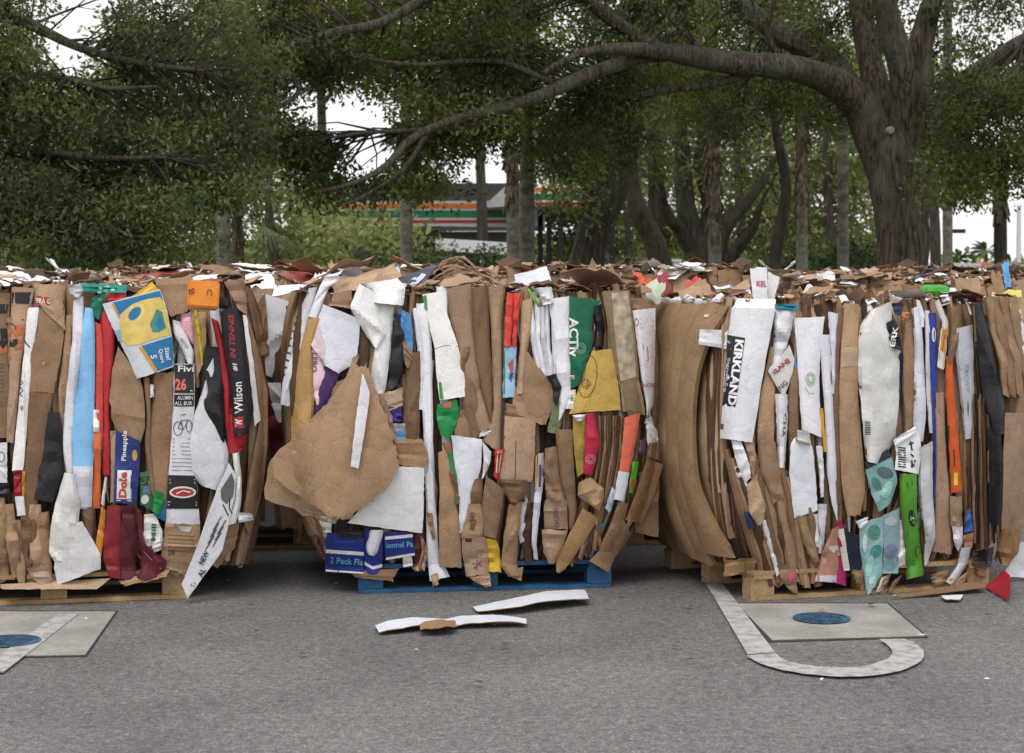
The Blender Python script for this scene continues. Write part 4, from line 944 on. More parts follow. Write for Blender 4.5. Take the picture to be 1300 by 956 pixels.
p = panel(B, 'worn_board', sheet('9c8867'), [(764, 370), (771, 410), (776, 445), (787, 490), (792, 520)], [(799, 368), (803, 400), (808, 440), (812, 490), (818, 524)], z=2.9, conv=.02, folds=0, nx=9, label='weathered grey brown board with a pale worn face')
decal(p, [(776, 372), (797, 370), (803, 420), (808, 478), (788, 484), (782, 440)], plain('worn_kraft_face', 'b3a78f', .9, 0, .5, 22))
panel(B, 'worn_board', sheet('b09d7c'), [(787, 486), (789, 505), (791, 522)], [(811, 483), (816, 505), (819, 527)], z=3.3, ny=6, folds=0, torn=1)
panel(B, 'cardboard_sheet', KRAFT[1], [(800, 378), (802, 392)], [(828, 380), (828, 394)], z=2.2, ny=5, conv=.02)
p = panel(B, 'printed_card', sheet('d2d0d4', 'paper'), [(803, 394), (808, 430), (813, 470), (820, 515), (822, 536)], [(832, 391), (832, 430), (831, 480), (829, 515), (818, 538)], z=2.5, conv=.02, folds=1, label='white card with red line drawings and a red word')
RI = ink('a8505c')
ringd(p, 808, 409, 3, 5, 1, RI)
strokes(p, [[(813, 405), (830, 408)], [(813, 411), (830, 414)], [(814, 416), (830, 419)], [(809, 436), (830, 430)], [(810, 444), (822, 440), (822, 446), (831, 443)], [(811, 455), (822, 458), (830, 454)], [(812, 462), (828, 452)], [(813, 468), (830, 460)], [(822, 440), (823, 458)], [(816, 436), (817, 444)]], .9, RI)
text(p, 'DUCTS', 822, 489, 4.5, 2, RI, 17, bold=.02)
panel(B, 'white_sheet', WHITE[1], [(819, 532), (824, 550), (833, 560)], [(827, 528), (831, 545), (836, 556)], z=2.2, nx=3, ny=6)
# big torn board and layers
panel(B, 'black_sheet', BLK, [(424, 650), (424, 680)], [(442, 648), (441, 682)], z=2.2, ny=5)
panel(B, 'torn_board', sheet('bda282'), [(372, 560), (340, 590), (338, 632), (372, 648), (420, 664)], [(404, 560), (400, 600), (404, 630), (410, 640), (450, 655)], z=3.9, torn=8, ny=14, conv=.0)
panel(B, 'torn_board', sheet('a98a6c'), [(450, 463), (424, 500), (396, 533), (372, 556), (346, 578), (347, 602), (366, 622), (395, 640), (420, 656)], [(468, 466), (480, 500), (490, 528), (499, 558), (508, 588), (496, 612), (470, 638), (440, 657)], z=4.6, torn=5.5, folds=0, conv=.003, nx=18, ny=34, cr=.008, th=.008, lift=(-.02, 0, .09, .07), label='big torn brown board hanging across the left half', edge=sheet('c9b292'))
panel(B, 'cardboard_sheet', sheet('a9886a'), [(500, 558), (504, 575), (506, 590)], [(536, 557), (544, 575), (539, 596)], z=3.6, torn=2.5, ny=7)
panel(B, 'cardboard_flap', KRAFT[4], [(462, 500), (474, 530), (488, 558)], [(486, 500), (498, 530), (503, 558)], z=2.5, ny=8)
panel(B, 'white_strip', sheet('dcdce2', 'gloss'), [(460, 474), (452, 530), (447, 575), (445, 592)], [(463, 480), (470, 500), (461, 560), (455, 595)], z=9.5, nx=3, conv=.002, folds=0, label='narrow white strip lying on the torn board', lift=(-.03, -.03, .01, .01))
panel(B, 'white_sheet', sheet('dededc', 'paper'), [(505, 592), (490, 615), (465, 638), (441, 664)], [(539, 594), (538, 620), (538, 650), (536, 677)], z=3.5, nx=10, folds=0, conv=.01, label='broad white sheet under the torn board')
for i, (x, y, x1) in enumerate(((378, 630, 398), (388, 640, 410), (398, 655, 416))):
    panel(B, 'cardboard_fold', KRAFT[(i * 3) % 7], [(x, y), (x + 8, y + 25), (x1, y + 48 + 6 * i)], [(x + 14, y), (x + 20, y + 25), (x1 + 12, y + 52)], z=1.4, conv=.02)
panel(B, 'white_sheet', WHITE[0], [(404, 655), (408, 674)], [(422, 657), (420, 679)], z=2.6, ny=5)
NAVY = G('25348c')
p = panel(B, 'printed_box', NAVY, [(414, 676), (413, 700), (413, 726)], [(462, 681), (462, 705), (462, 729)], z=2.8, folds=0, conv=.01, nx=9, label='navy blue carton with a white band and light lettering')
decal(p, [(413.5, 697.5), (462, 701), (462, 705.5), (413.3, 702)], WI); decal(p, [(413.5, 723), (462, 726.5), (462, 728.5), (413.5, 725.5)], WI)
text(p, '2 Pack Fla', 440, 712.5, 8, 4, ink('5ab4d8'), 42, bold=.02)
stroke(p, [(416, 684), (430, 688), (446, 688), (461, 686)], 1, ink('4a5fb0'))
panel(B, 'black_sheet', BLK, [(425, 672), (425, 682)], [(462, 674), (460, 684)], z=3.0, ny=4, conv=.02)
p = panel(B, 'printed_box', NAVY, [(462, 672), (462, 700), (464, 731)], [(486, 674), (486, 700), (484, 728)], z=2.3, folds=0, conv=.012)
decal(p, [(463, 713), (473, 719), (485, 716), (485, 720), (473, 723), (463, 717)], WI)
panel(B, 'white_cone', WHITE[0], [(470, 673), (464, 698), (468, 704)], [(487, 673), (480, 700), (474, 706)], z=3.1, conv=.03, ny=7, folds=0)
p = panel(B, 'printed_box', NAVY, [(489, 675), (488, 690), (490, 711)], [(524, 676), (525, 690), (527, 705)], z=2.8, folds=0, conv=.008)
decal(p, [(489, 681.5), (524, 678), (524, 682), (489, 685.5)], WI); decal(p, [(490, 708), (526, 702), (527, 705), (490, 711)], WI)
text(p, 'ionnel Pa', 507.5, 691.5, 7.5, -3, ink('5ab4d8'), 34, bold=.02)
panel(B, 'white_sheet', WHITE[0], [(511, 707), (512, 720)], [(523, 706), (524, 718)], z=2.2, ny=4)
panel(B, 'dark_red_sheet', G('5a2428'), [(525, 678), (526, 700), (527, 716)], [(532, 678), (534, 700), (533, 714)], z=2.2, nx=3, ny=6)
for i in range(4): panel(B, 'cardboard_fold', KRAFT[i + 1], [(532 + i * 2, 680 + i * 4), (535 + i, 700), (523 + i * 4, 722)], [(536 + i * 2, 680 + i * 4), (539 + i, 702), (527 + i * 4, 726)], z=1.7 + i * .2, nx=2, ny=8)
panel(B, 'cardboard_flap', KRAFT[3], [(444, 726), (450, 733)], [(506, 722), (498, 738)], z=2.3, torn=2.5, ny=5)
panel(B, 'cardboard_sheet', KRAFT[1], [(541, 650), (545, 670), (550, 686)], [(549, 652), (551, 670), (553, 684)], z=2.8, torn=1.5, ny=6, nx=3)
panel(B, 'cardboard_flap', KRAFT[2], [(546, 730), (550, 744)], [(556, 728), (557, 742)], z=2.8, torn=2, ny=5, nx=4)
panel(B, 'cardboard_sheet', KRAFT[0], [(556, 575), (558, 620), (557, 670), (558, 720)], [(568, 570), (576, 620), (584, 660), (586, 721)], z=2.4, folds=1, conv=.012, label='tall plain brown board')
p = panel(B, 'printed_strip', G('2f8a58'), [(562, 562), (568, 590), (576, 620), (579, 640)], [(572, 560), (577, 590), (583, 615), (583, 640)], z=2.8, nx=4, conv=.006)
decal(p, [(564, 562), (571, 561), (573, 575), (567, 577)], ink('b0603c')); text(p, 'BRICA', 578, 618, 5, 72, ink('c23a34'), 40, bold=.03)
panel(B, 'white_sheet', sheet('d0d2da', 'paper'), [(573, 552), (576, 580), (582, 620), (583, 650), (584, 678)], [(612, 558), (611, 590), (606, 612), (598, 640), (588, 672)], z=2.5, conv=.014, nx=8, label='white sheet between the green strip and a red package')
panel(B, 'white_sheet', WHITE[1], [(612, 560), (614, 585), (612, 608)], [(624, 574), (622, 590), (614, 606)], z=2.2, ny=6)
p = panel(B, 'red_package', G('c8382c'), [(628, 572), (628, 595), (626, 604)], [(641, 570), (636, 590), (632, 610)], z=2.6, conv=.02, ny=7); strokes(p, [[(632, 574), (630, 600)], [(637, 573), (633, 600)]], 1, WI)
panel(B, 'cardboard_fold', KRAFT[3], [(598, 608), (592, 640), (588, 680)], [(613, 608), (612, 640), (606, 680)], z=1.9, conv=.02)
text(panel(B, 'cardboard_sheet', KRAFT[0], [(592, 640), (587, 665), (585, 683)], [(611, 640), (614, 665), (612, 684)], z=2.5, conv=.016, ny=8), 'SELLS', 600, 662, 5, 86, ink('5a4636'), 24)
p = panel(B, 'cardboard_sheet', KRAFT[4], [(586, 682), (587, 705), (592, 732)], [(616, 681), (620, 705), (620, 729)], z=2.7, folds=1, conv=.016, ny=9)
decal(p, [(590, 682), (599, 681), (599, 688), (591, 688)], ink('3a3030')); strokes(p, [[(588, 703), (618, 701)]], 1, ink('5c452e'))
strokes(p, [[(600, 715), (612, 718)], [(606, 710), (605, 724)], [(601, 722), (612, 712)]], 1.4, ink('6b5a6a'))
panel(B, 'cardboard_flap', KRAFT[2], [(594, 732), (604, 740), (616, 745)], [(622, 728), (623, 738), (624, 744)], z=2.4, torn=2, ny=6)
panel(B, 'yellow_sheet', G('e3b92c'), [(616, 683), (618, 705), (620, 726)], [(630, 686), (635, 700), (636, 726)], z=2.4, ny=7, conv=.01)
panel(B, 'cardboard_sheet', KRAFT[1], [(617, 604), (612, 640), (612, 680)], [(641, 622), (636, 650), (630, 684)], z=2.3, folds=2, conv=.012)
p = panel(B, 'cardboard_box_side', KRAFT[4], [(641, 528), (640, 570), (634, 608)], [(680, 532), (679, 570), (676, 612)], z=2.3, folds=0, conv=.012, label='flattened brown box side with a seam')
strokes(p, [[(655, 560), (654, 608)], [(640, 554), (680, 555)], [(635, 606), (676, 610)]], 1, ink('5c452e'))
panel(B, 'cardboard_fold', KRAFT[3], [(634, 608), (640, 625), (648, 640)], [(672, 610), (668, 630), (655, 642)], z=2.6, conv=.035, ny=8)
panel(B, 'cardboard_fold', KRAFT[1], [(646, 640), (640, 680), (636, 720), (646, 732)], [(664, 636), (658, 680), (656, 716), (662, 730)], z=2.2, conv=.024)
panel(B, 'cardboard_fold', KRAFT[0], [(640, 722), (650, 733)], [(664, 720), (662, 738)], z=2.6, ny=4)
panel(B, 'white_sheet', sheet('b9b9c2', 'paper'), [(663, 640), (658, 670), (660, 690)], [(670, 632), (668, 660), (668, 686)], z=1.9, nx=3)
panel(B, 'cardboard_fold', DARKK, [(668, 640), (662, 690), (666, 715)], [(680, 636), (674, 690), (676, 712)], z=1.7)
panel(B, 'white_strip', sheet('c9c9d2', 'paper'), [(679, 624), (676, 660), (675, 690), (678, 710)], [(688, 624), (684, 660), (681, 690), (683, 711)], z=2.7, nx=3, label='narrow white strip low on the right of the middle bale')
p = panel(B, 'printed_strip', sheet('c8bccc', 'gloss'), [(683, 576), (682, 600), (680, 624)], [(690, 575), (690, 600), (689, 624)], z=2.4, nx=3, ny=7); strokes(p, [[(686, 590), (685, 618)]], 3, ink('4a3a6a')); strokes(p, [[(681, 578), (680, 622)]], 1.5, ink('d8b02a'))
panel(B, 'cardboard_box_side', KRAFT[1], [(692, 570), (690, 600), (694, 635)], [(706, 566), (710, 600), (718, 636)], z=2.3, conv=.03, folds=3, cr=.015)
p = panel(B, 'cardboard_box_side', KRAFT[4], [(692, 635), (690, 650), (691, 672)], [(720, 634), (720, 650), (721, 672)], z=2.6, conv=.02, ny=8); text(p, 'MEXI', 706, 657, 6, 84, ink('5a5048'), 24)
p = panel(B, 'cardboard_fold', KRAFT[2], [(688, 672), (690, 700), (696, 716)], [(721, 673), (714, 700), (704, 716)], z=2.5, conv=.03, ny=8)
panel(B, 'cardboard_sheet', KRAFT[3], [(705, 545), (708, 580), (712, 610), (722, 650), (722, 670)], [(727, 545), (728, 580), (730, 610), (732, 650), (728, 674)], z=2.1, folds=3, conv=.014)
panel(B, 'olive_yellow_sheet', sheet('a58f45'), [(727, 528), (728, 560), (733, 606)], [(745, 526), (742, 560), (741, 600)], z=2.2, ny=8)
panel(B, 'white_sheet', WHITE[2], [(726, 527), (732, 535)], [(744, 526), (740, 534)], z=2.5, ny=3, conv=.02)
p = panel(B, 'crimson_sheet', G('c62547'), [(744, 525), (742, 560), (740, 602)], [(755, 525), (762, 565), (752, 603)], z=2.4, conv=.012, label='crimson sheet with faint white rings')
for r_ in (3, 5, 7): ringd(p, 750, 583, r_, r_ * .9, .8, ink('e08a9a'))
for i in range(9): panel(B, 'cardboard_layer', [KRAFT[3], DARKK, KRAFT[1]][i % 3], [(760 + i * 3.6, 528), (760 + i * 3.2, 570), (750 + i * 3.2, 640)], [(762.5 + i * 3.6, 528), (763 + i * 3.2, 570), (753 + i * 3.2, 640)], z=1.2 + .25 * (i % 3), nx=2)
p = panel(B, 'coral_sheet', G('e2694e'), [(793, 530), (790, 565), (786, 600)], [(813, 524), (806, 565), (799, 600)], z=2.9, folds=0, nx=5, label='coral strip with a white foot')
panel(B, 'white_sheet', WHITE[1], [(785, 598), (782, 618), (779, 634)], [(799, 600), (796, 618), (792, 636)], z=3.0, ny=5, folds=0)
panel(B, 'white_strip', sheet('a8b2c2', 'paper'), [(777, 618), (768, 645)], [(784, 625), (774, 651)], z=2.5, nx=3, ny=5)
p = panel(B, 'green_strip', G('4fae2c'), [(803, 586), (800, 606), (798, 625)], [(811, 586), (808, 606), (803, 627)], z=2.6, nx=3, ny=6); decal(p, [(802, 608), (808, 608), (805, 622), (800, 622)], ink('c23a34'))
panel(B, 'purple_sheet', G('6a4a6a'), [(812, 560), (811, 576)], [(820, 556), (818, 574)], z=2.2, nx=3, ny=4)
panel(B, 'white_sheet', WHITE[0], [(820, 532), (822, 565)], [(834, 545), (836, 562)], z=1.9, ny=6)
panel(B, 'cardboard_fold', KRAFT[3], [(824, 562), (822, 580)], [(840, 562), (838, 585)], z=2.2, ny=5, conv=.03)
panel(B, 'cardboard_box_side', sheet('a5835c'), [(822, 580), (808, 625), (794, 660)], [(842, 590), (830, 630), (815, 665)], z=2.9, folds=0, ny=10, torn=1, label='light brown box side at the lower right corner')
panel(B, 'cardboard_box_side', KRAFT[0], [(735, 612), (734, 630), (760, 650)], [(750, 606), (768, 622), (762, 648)], z=2.9, conv=.03, folds=2, ny=9)
panel(B, 'cardboard_sheet', sheet('a5835c'), [(740, 645), (722, 680), (706, 712), (706, 726)], [(760, 658), (742, 688), (718, 722), (710, 728)], z=3.2, torn=1.5, folds=0, label='ragged edged brown strip leaning to the left')
panel(B, 'blue_sheet', G('2a7aa8'), [(750, 668), (742, 692)], [(768, 664), (752, 690)], z=2.0, ny=5, cr=.02)
for i in range(7): panel(B, 'cardboard_layer', [KRAFT[3], DARKK, KRAFT[1]][i % 3], [(735 + i * 4, 672 - i * 3), (728 + i * 5, 694 - i * 3), (722 + i * 6, 716 - i * 4)], [(740 + i * 4, 676 - i * 3), (733 + i * 5, 698 - i * 3), (727 + i * 6, 720 - i * 4)], z=1.9 + .2 * (i % 3), nx=3, ny=6, cr=.02)
panel(B, 'cardboard_sheet', KRAFT[3], [(786, 636), (776, 665), (760, 698)], [(798, 640), (790, 670), (778, 702)], z=2.5, ny=9)
panel(B, 'cardboard_sheet', KRAFT[5], [(792, 660), (770, 690), (748, 712)], [(800, 676), (782, 706), (772, 727)], z=2.2, ny=8, torn=1)
panel(B, 'cardboard_sheet', KRAFT[2], [(800, 645), (796, 670)], [(802, 665), (785, 678)], z=2.5, ny=5)
panel(B, 'cardboard_sheet', KRAFT[1], [(812, 600), (808, 650), (806, 676)], [(838, 590), (836, 640), (836, 682)], z=.8, ny=8)
B.uprights(60, KRAFT + WHITE + [DARKK] * 2); B.scraps(7, KRAFT + WHITE, .34, .2, hmax=.09); B.scraps(88, LITTER, .16, .5, hmax=.045)
pallet(tuple(B.C + B.N * .03 + B.T * .045), R(8.3), 1.25, 1.06, BLUEWOOD, 'blue painted wooden pallet under the middle bale')

# ------------------------------------------------------------------ RIGHT BALE
C_ = Bale(1.76, 8.96, R(17.4), 1.66, 1.25, 1.26, .17, 3, label='right bale with big smooth brown side boards and a long white board')
B = C_
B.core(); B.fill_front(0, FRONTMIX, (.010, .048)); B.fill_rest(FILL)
# big smooth boards down the left side
sideL = B.L[-1] + B.front0            # perimeter position of the front left corner
rg = random.Random(5)
for i, (a, w, off) in enumerate(((-.05, .19, .068), (-.20, .22, .060), (-.38, .24, .048), (-.57, .28, .036), (-.80, .32, .024), (-1.0, .36, .016))):
    b = MB(); B.rngc = .5; B.rng = random.Random(50 + i)
    B.ribbon(b, sideL + a, w, .0 if i else .05, 1.0, off, .016, 0, 1, bow=-.13, ny=22, nx=8, rough=.004, th=.02)
    b.build('side_board', [sheet('9c7f5f'), EDGE], B.root, smooth=True)['label'] = 'large smooth brown board bent down the left side'
p = panel(B, 'white_board', sheet('d8d8e0', 'paper'), [(929, 390), (924, 430), (919, 480), (916, 530), (914, 556)], [(984, 392), (977, 430), (968, 480), (960, 530), (955, 562)], z=4.6, folds=0, conv=.01, nx=10, label='long white board with a black label of upright white capitals')
decal(p, [(923, 425), (946, 429), (933.5, 517), (917, 515), (923, 442)], ink('1c1c20'))
text(p, 'KIRKLAND', 934, 473, 11, 97, WI, 84, bold=.045, lift=.0075)
text(p, 'Signature', 922.5, 476, 4.5, 97, ink('c8c8cc'), 44, bold=.02)
strokes(p, [[(922, 432), (926, 436)], [(924, 430), (927, 436)]], 1.2, ink('9ab0d0'), lift=.004)
panel(B, 'white_flap', WHITE[0], [(888, 418), (887, 437)], [(925, 419), (922, 443)], z=3.0, ny=5, torn=1, lift=(0, 0, 0, 0))
panel(B, 'white_flap', WHITE[0], [(893, 400), (894, 402), (896, 404)], [(930, 390), (928, 400), (927, 413)], z=2.5, ny=5, lift=(-.05, 0, -.05, 0))
panel(B, 'white_flap', WHITE[2], [(936, 379), (929, 393)], [(985, 380), (984, 396)], z=3.0, ny=5, lift=(-.09, -.09, 0, 0), cr=.015)
panel(B, 'white_sheet', WHITE[1], [(984, 390), (983, 420), (981, 450), (980, 470)], [(1012, 392), (1004, 420), (997, 450), (993, 468)], z=2.2, conv=.025, cr=.015, folds=4)
panel(B, 'teal_wrap', G('1f7f94'), [(984, 386), (985, 393)], [(1012, 386), (1015, 395)], z=2.8, conv=.03, ny=4, cr=.02)
panel(B, 'cardboard_sheet', KRAFT[0], [(978, 440), (966, 500), (962, 540), (962, 590)], [(988, 440), (984, 500), (982, 540), (983, 590)], z=1.9, label='brown board right of the white board')
p = panel(B, 'printed_card', sheet('c9c6c0', 'paper'), [(990, 455), (974, 469), (983, 485), (993, 502)], [(1002, 438), (1009, 458), (1006, 474), (997, 500)], z=3.2, folds=0, ny=10, label='tilted white corner with red capitals')
text(p, 'GANJ', 992, 466, 7.5, -42, ink('b02a3a'), 26, bold=.03); text(p, 'NG', 994, 489, 6.5, -42, ink('4a4a52'), 13, bold=.01)
panel(B, 'white_sheet', WHITE[0], [(984, 500), (986, 540), (988, 600)], [(1000, 500), (1000, 540), (996, 600)], z=2.0, nx=4, conv=.02); text(LAST['p'], 'CHA', 996, 540, 4, 95, BI, 30)
panel(B, 'cardboard_sheet', KRAFT[1], [(1001, 470), (1001, 520), (1002, 580)], [(1014, 466), (1014, 520), (1014, 590)], z=2.0, conv=.012)
panel(B, 'blue_strip', G('3f94c8'), [(1007, 455), (1008, 470)], [(1013, 455), (1013, 470)], z=2.2, nx=2, ny=3)
p = panel(B, 'white_sheet', sheet('d6d6dc', 'paper'), [(1008, 404), (1012, 450), (1015, 500), (1018, 545)], [(1047, 402), (1041, 450), (1040, 500), (1044, 556)], z=2.7, conv=.016, folds=0, nx=8, label='white sheet with a faint green round mark')
GI = ink('a9c795'); ringd(p, 1029, 481, 6, 9, 1.4, GI); ringd(p, 1029, 481, 3.5, 6, 1, GI); strokes(p, [[(1022, 492), (1028, 500), (1034, 499)]], 1.2, GI); strokes(p, [[(1026, 476), (1032, 476)], [(1026, 483), (1032, 486)]], 1.4, GI)
panel(B, 'white_sheet', sheet('d2d2da', 'paper'), [(1040, 425), (1043, 470), (1047, 520), (1050, 600), (1056, 640)], [(1053, 425), (1056, 470), (1058, 520), (1062, 600), (1064, 665)], z=2.5, conv=.012, nx=4)
panel(B, 'yellow_strip', G('e5a81f'), [(1041, 518), (1043, 545), (1046, 574)], [(1045, 518), (1047, 545), (1050, 574)], z=2.9, nx=2, ny=5)
panel(B, 'white_sheet', sheet('c8c6d4', 'paper'), [(1051, 396), (1054, 440), (1056, 500)], [(1065, 398), (1062, 440), (1060, 500)], z=2.1, nx=4, conv=.012)
panel(B, 'cardboard_fold', KRAFT[3], [(1065, 390), (1061, 440), (1058, 500), (1062, 640)], [(1072, 390), (1068, 440), (1066, 500), (1068, 640)], z=2.0, nx=3)
p = panel(B, 'cardboard_sheet', KRAFT[0], [(1072, 386), (1068, 440), (1065, 500), (1066, 560), (1069, 620), (1076, 656)], [(1091, 386), (1089, 440), (1089, 500), (1094, 560), (1099, 620), (1092, 654)], z=2.6, conv=.012, folds=2, label='long tan board with a strip of pale tape')
decal(p, [(1069, 441), (1088.5, 440), (1088.5, 465), (1067.5, 466)], ink('b59c7c'))
p = panel(B, 'white_bag', sheet('dcdcd8', 'gloss'), [(1104, 395), (1092, 412), (1089, 440), (1089, 480), (1094, 520), (1097, 560), (1100, 585)], [(1132, 382), (1132, 410), (1143, 440), (1142, 480), (1141, 520), (1136, 560), (1116, 590)], z=3.0, conv=.035, folds=5, cr=.016, nx=10, ny=26, label='bulging white bag like card with bar code')
strokes(p, [[(1090, 486), (1140, 488)], [(1094, 526), (1140, 526)]], 1.0, ink('a2a29e'), lift=.0035)
strokes(p, [[(1098, 536 + 2.2 * i), (1105, 536 + 2.2 * i)] for i in range(8)], 1.1, BI)
p = panel(B, 'black_label', sheet('25242c', 'gloss'), [(1126, 410), (1128, 430), (1134, 442)], [(1136, 404), (1142, 420), (1146, 446)], z=6, ny=7, conv=.01); text(p, 'ERK', 1135, 427, 6.5, -80, WI, 26, bold=.03)
panel(B, 'navy_sheet', G('2a3358'), [(1132, 385), (1137, 400)], [(1146, 384), (1146, 402)], z=2.4, ny=4)
panel(B, 'navy_sheet', G('20243a'), [(1140, 450), (1138, 500), (1138, 512)], [(1147, 446), (1146, 500), (1146, 512)], z=2.4, nx=3)
panel(B, 'cardboard_sheet', KRAFT[1], [(1148, 410), (1145, 450), (1146, 500), (1148, 550)], [(1158, 405), (1161, 450), (1162, 500), (1158, 545)], z=2.1, conv=.02)
panel(B, 'orange_label', G('c9794a'), [(1144, 396), (1145, 404)], [(1155, 396), (1154, 403)], z=2.6, ny=3)
panel(B, 'white_sheet', sheet('c6c8d2', 'paper'), [(1157, 392), (1161, 440), (1160, 520), (1158, 560)], [(1168, 388), (1172, 440), (1176, 520), (1172, 560)], z=2.4, conv=.016, nx=4, folds=3)
panel(B, 'white_sheet', WHITE[0], [(1163, 380), (1166, 400), (1170, 416)], [(1168, 382), (1174, 400), (1173, 415)], z=2.9, nx=3, ny=5)
panel(B, 'white_sheet', sheet('c2c4cc', 'paper'), [(1174, 394), (1175, 440), (1176, 500), (1180, 550)], [(1180, 394), (1181, 440), (1182, 500), (1186, 550)], z=2.2, nx=3)
p = panel(B, 'blue_strip', G('2a3a9a'), [(1178, 398), (1179, 450), (1184, 520), (1186, 600), (1184, 640)], [(1189, 397), (1189, 450), (1190, 520), (1190, 600), (1188, 640)], z=2.5, nx=4, label='tall narrow blue strip'); ringd(p, 1185.5, 425, 2.5, 9, 1.1, WI); strokes(p, [[(1185, 416), (1185, 434)]], 1, WI)
p = panel(B, 'printed_strip', sheet('d8d4cc', 'gloss'), [(1186, 384), (1196, 410), (1192, 440), (1190, 466)], [(1192, 380), (1204, 410), (1202, 440), (1198, 470)], z=3.2, conv=.008, nx=4, label='curved strip with an orange patch')
decal(p, [(1197, 414), (1204, 414), (1199, 450), (1192, 454)], ink('d98a32')); strokes(p, [[(1200, 424), (1196, 446)]], 1, ink('8a4a22'))
panel(B, 'cardboard_sheet', KRAFT[3], [(1204, 390), (1206, 420), (1203, 460)], [(1220, 388), (1222, 420), (1210, 462)], z=1.8, conv=.03, cr=.015)
panel(B, 'cardboard_sheet', KRAFT[4], [(1187, 498), (1188, 560), (1188, 640), (1184, 700)], [(1198, 498), (1200, 560), (1206, 640), (1208, 704)], z=2.6, conv=.01, folds=1, label='tan board below the blue strip')
p = panel(B, 'orange_strip', G('e05a22'), [(1201, 452), (1201, 500), (1205, 560), (1208, 626)], [(1209, 452), (1212, 500), (1217, 560), (1222, 624)], z=2.9, conv=.01, nx=4, label='long orange strip')
decal(p, [(1211, 600), (1216, 600), (1216, 616), (1211, 616)], ink('e8d02a')); strokes(p, [[(1204, 540), (1205, 556)], [(1211, 570), (1212, 592)]], 1.4, ink('3a2a2a'))
p = panel(B, 'silver_card', sheet('b6b8c0', 'gloss'), [(1211, 418), (1215, 470), (1221, 520), (1224, 558)], [(1235, 412), (1236, 470), (1237, 520), (1234, 556)], z=2.8, conv=.02, folds=2, nx=6, label='silver grey card with faint print')
text(p, 'FROST', 1228, 480, 5, 88, ink('8a8c96'), 34)
panel(B, 'dark_red_strip', G('7a2530'), [(1243, 470), (1245, 560)], [(1247, 470), (1249, 560)], z=2.0, nx=2)
panel(B, 'black_sheet', BLK, [(1236, 388), (1238, 440), (1244, 500), (1262, 555)], [(1246, 386), (1262, 440), (1274, 500), (1276, 550)], z=2.5, conv=.03, folds=3, cr=.012, label='glossy black sheet')
panel(B, 'black_sheet', sheet('1c1b1e', 'gloss'), [(1240, 455), (1246, 520), (1254, 600), (1250, 660)], [(1250, 450), (1268, 520), (1276, 600), (1274, 670)], z=2.1, conv=.02, cr=.012)
for i, (x, w) in enumerate(((1250, 12), (1258, 12), (1268, 12), (1279, 12), (1290, 14), (1302, 14))):
    panel(B, 'cardboard_fold', KRAFT[(i * 2 + 1) % 7], [(x, 378), (x + 6, 420), (x + 18, 460), (x + 22, 500)], [(x + w, 376), (x + w + 8, 420), (x + w + 18, 460), (x + w + 20, 505)], z=2.0 + .2 * (i % 3), conv=.02, folds=3, cr=.01)
panel(B, 'white_sheet', WHITE[0], [(1278, 396), (1292, 420), (1300, 450)], [(1316, 388), (1318, 420), (1318, 450)], z=2.9, ny=8)
panel(B, 'cardboard_sheet', KRAFT[4], [(1276, 524), (1274, 580), (1273, 640), (1271, 672)], [(1322, 524), (1322, 580), (1322, 640), (1322, 676)], z=3.2, folds=0, conv=.01, label='wide brown board at the right edge')
panel(B, 'white_sheet', WHITE[1], [(1284, 690), (1274, 732)], [(1322, 684), (1322, 734)], z=2.2, ny=5, conv=.01)
panel(B, 'paper_bag', sheet('9a7850'), [(1272, 672), (1266, 700), (1270, 716)], [(1296, 674), (1294, 700), (1280, 720)], z=2.6, conv=.05, cr=.02, ny=8)
# lower half
panel(B, 'white_sheet', sheet('d2d4dc', 'paper'), [(1016, 548), (1004, 562), (1002, 600), (1008, 658)], [(1026, 556), (1032, 570), (1036, 610), (1038, 648)], z=2.9, folds=0, conv=.01, nx=8, label='white board low left of centre')
panel(B, 'grey_crumple', sheet('b4b2b2', 'paper'), [(1010, 545), (1010, 560)], [(1028, 548), (1030, 566)], z=2.7, conv=.04, cr=.03, ny=6)
panel(B, 'white_sheet', WHITE[0], [(1036, 566), (1040, 600), (1042, 632)], [(1044, 566), (1046, 600), (1046, 630)], z=2.6, nx=3)
panel(B, 'white_sheet', WHITE[1], [(1038, 640), (1040, 690), (1039, 702)], [(1050, 640), (1046, 690), (1044, 704)], z=2.2, nx=3)
panel(B, 'white_sheet', WHITE[0], [(1026, 655), (1030, 690)], [(1038, 652), (1040, 696)], z=1.9, nx=3, ny=6)
panel(B, 'white_strip', WHITE[0], [(928, 558), (936, 590), (946, 614)], [(941, 560), (952, 590), (953, 606)], z=2.6, nx=4)
panel(B, 'white_strip', WHITE[1], [(930, 594), (938, 612), (948, 628)], [(936, 592), (946, 606), (952, 622)], z=2.3, nx=3, ny=6)
panel(B, 'cardboard_fold', KRAFT[2], [(958, 606), (947, 618), (951, 650), (962, 668)], [(962, 600), (966, 620), (972, 640), (969, 664)], z=3.0, torn=1.5, conv=.01, label='small ragged tan piece')
panel(B, 'cardboard_sheet', KRAFT[4], [(944, 560), (950, 580), (955, 598)], [(957, 560), (960, 580), (960, 598)], z=2.2, ny=6)
panel(B, 'cardboard_sheet', KRAFT[1], [(962, 558), (966, 600), (980, 640)], [(984, 560), (990, 600), (996, 632)], z=2.2, conv=.02)
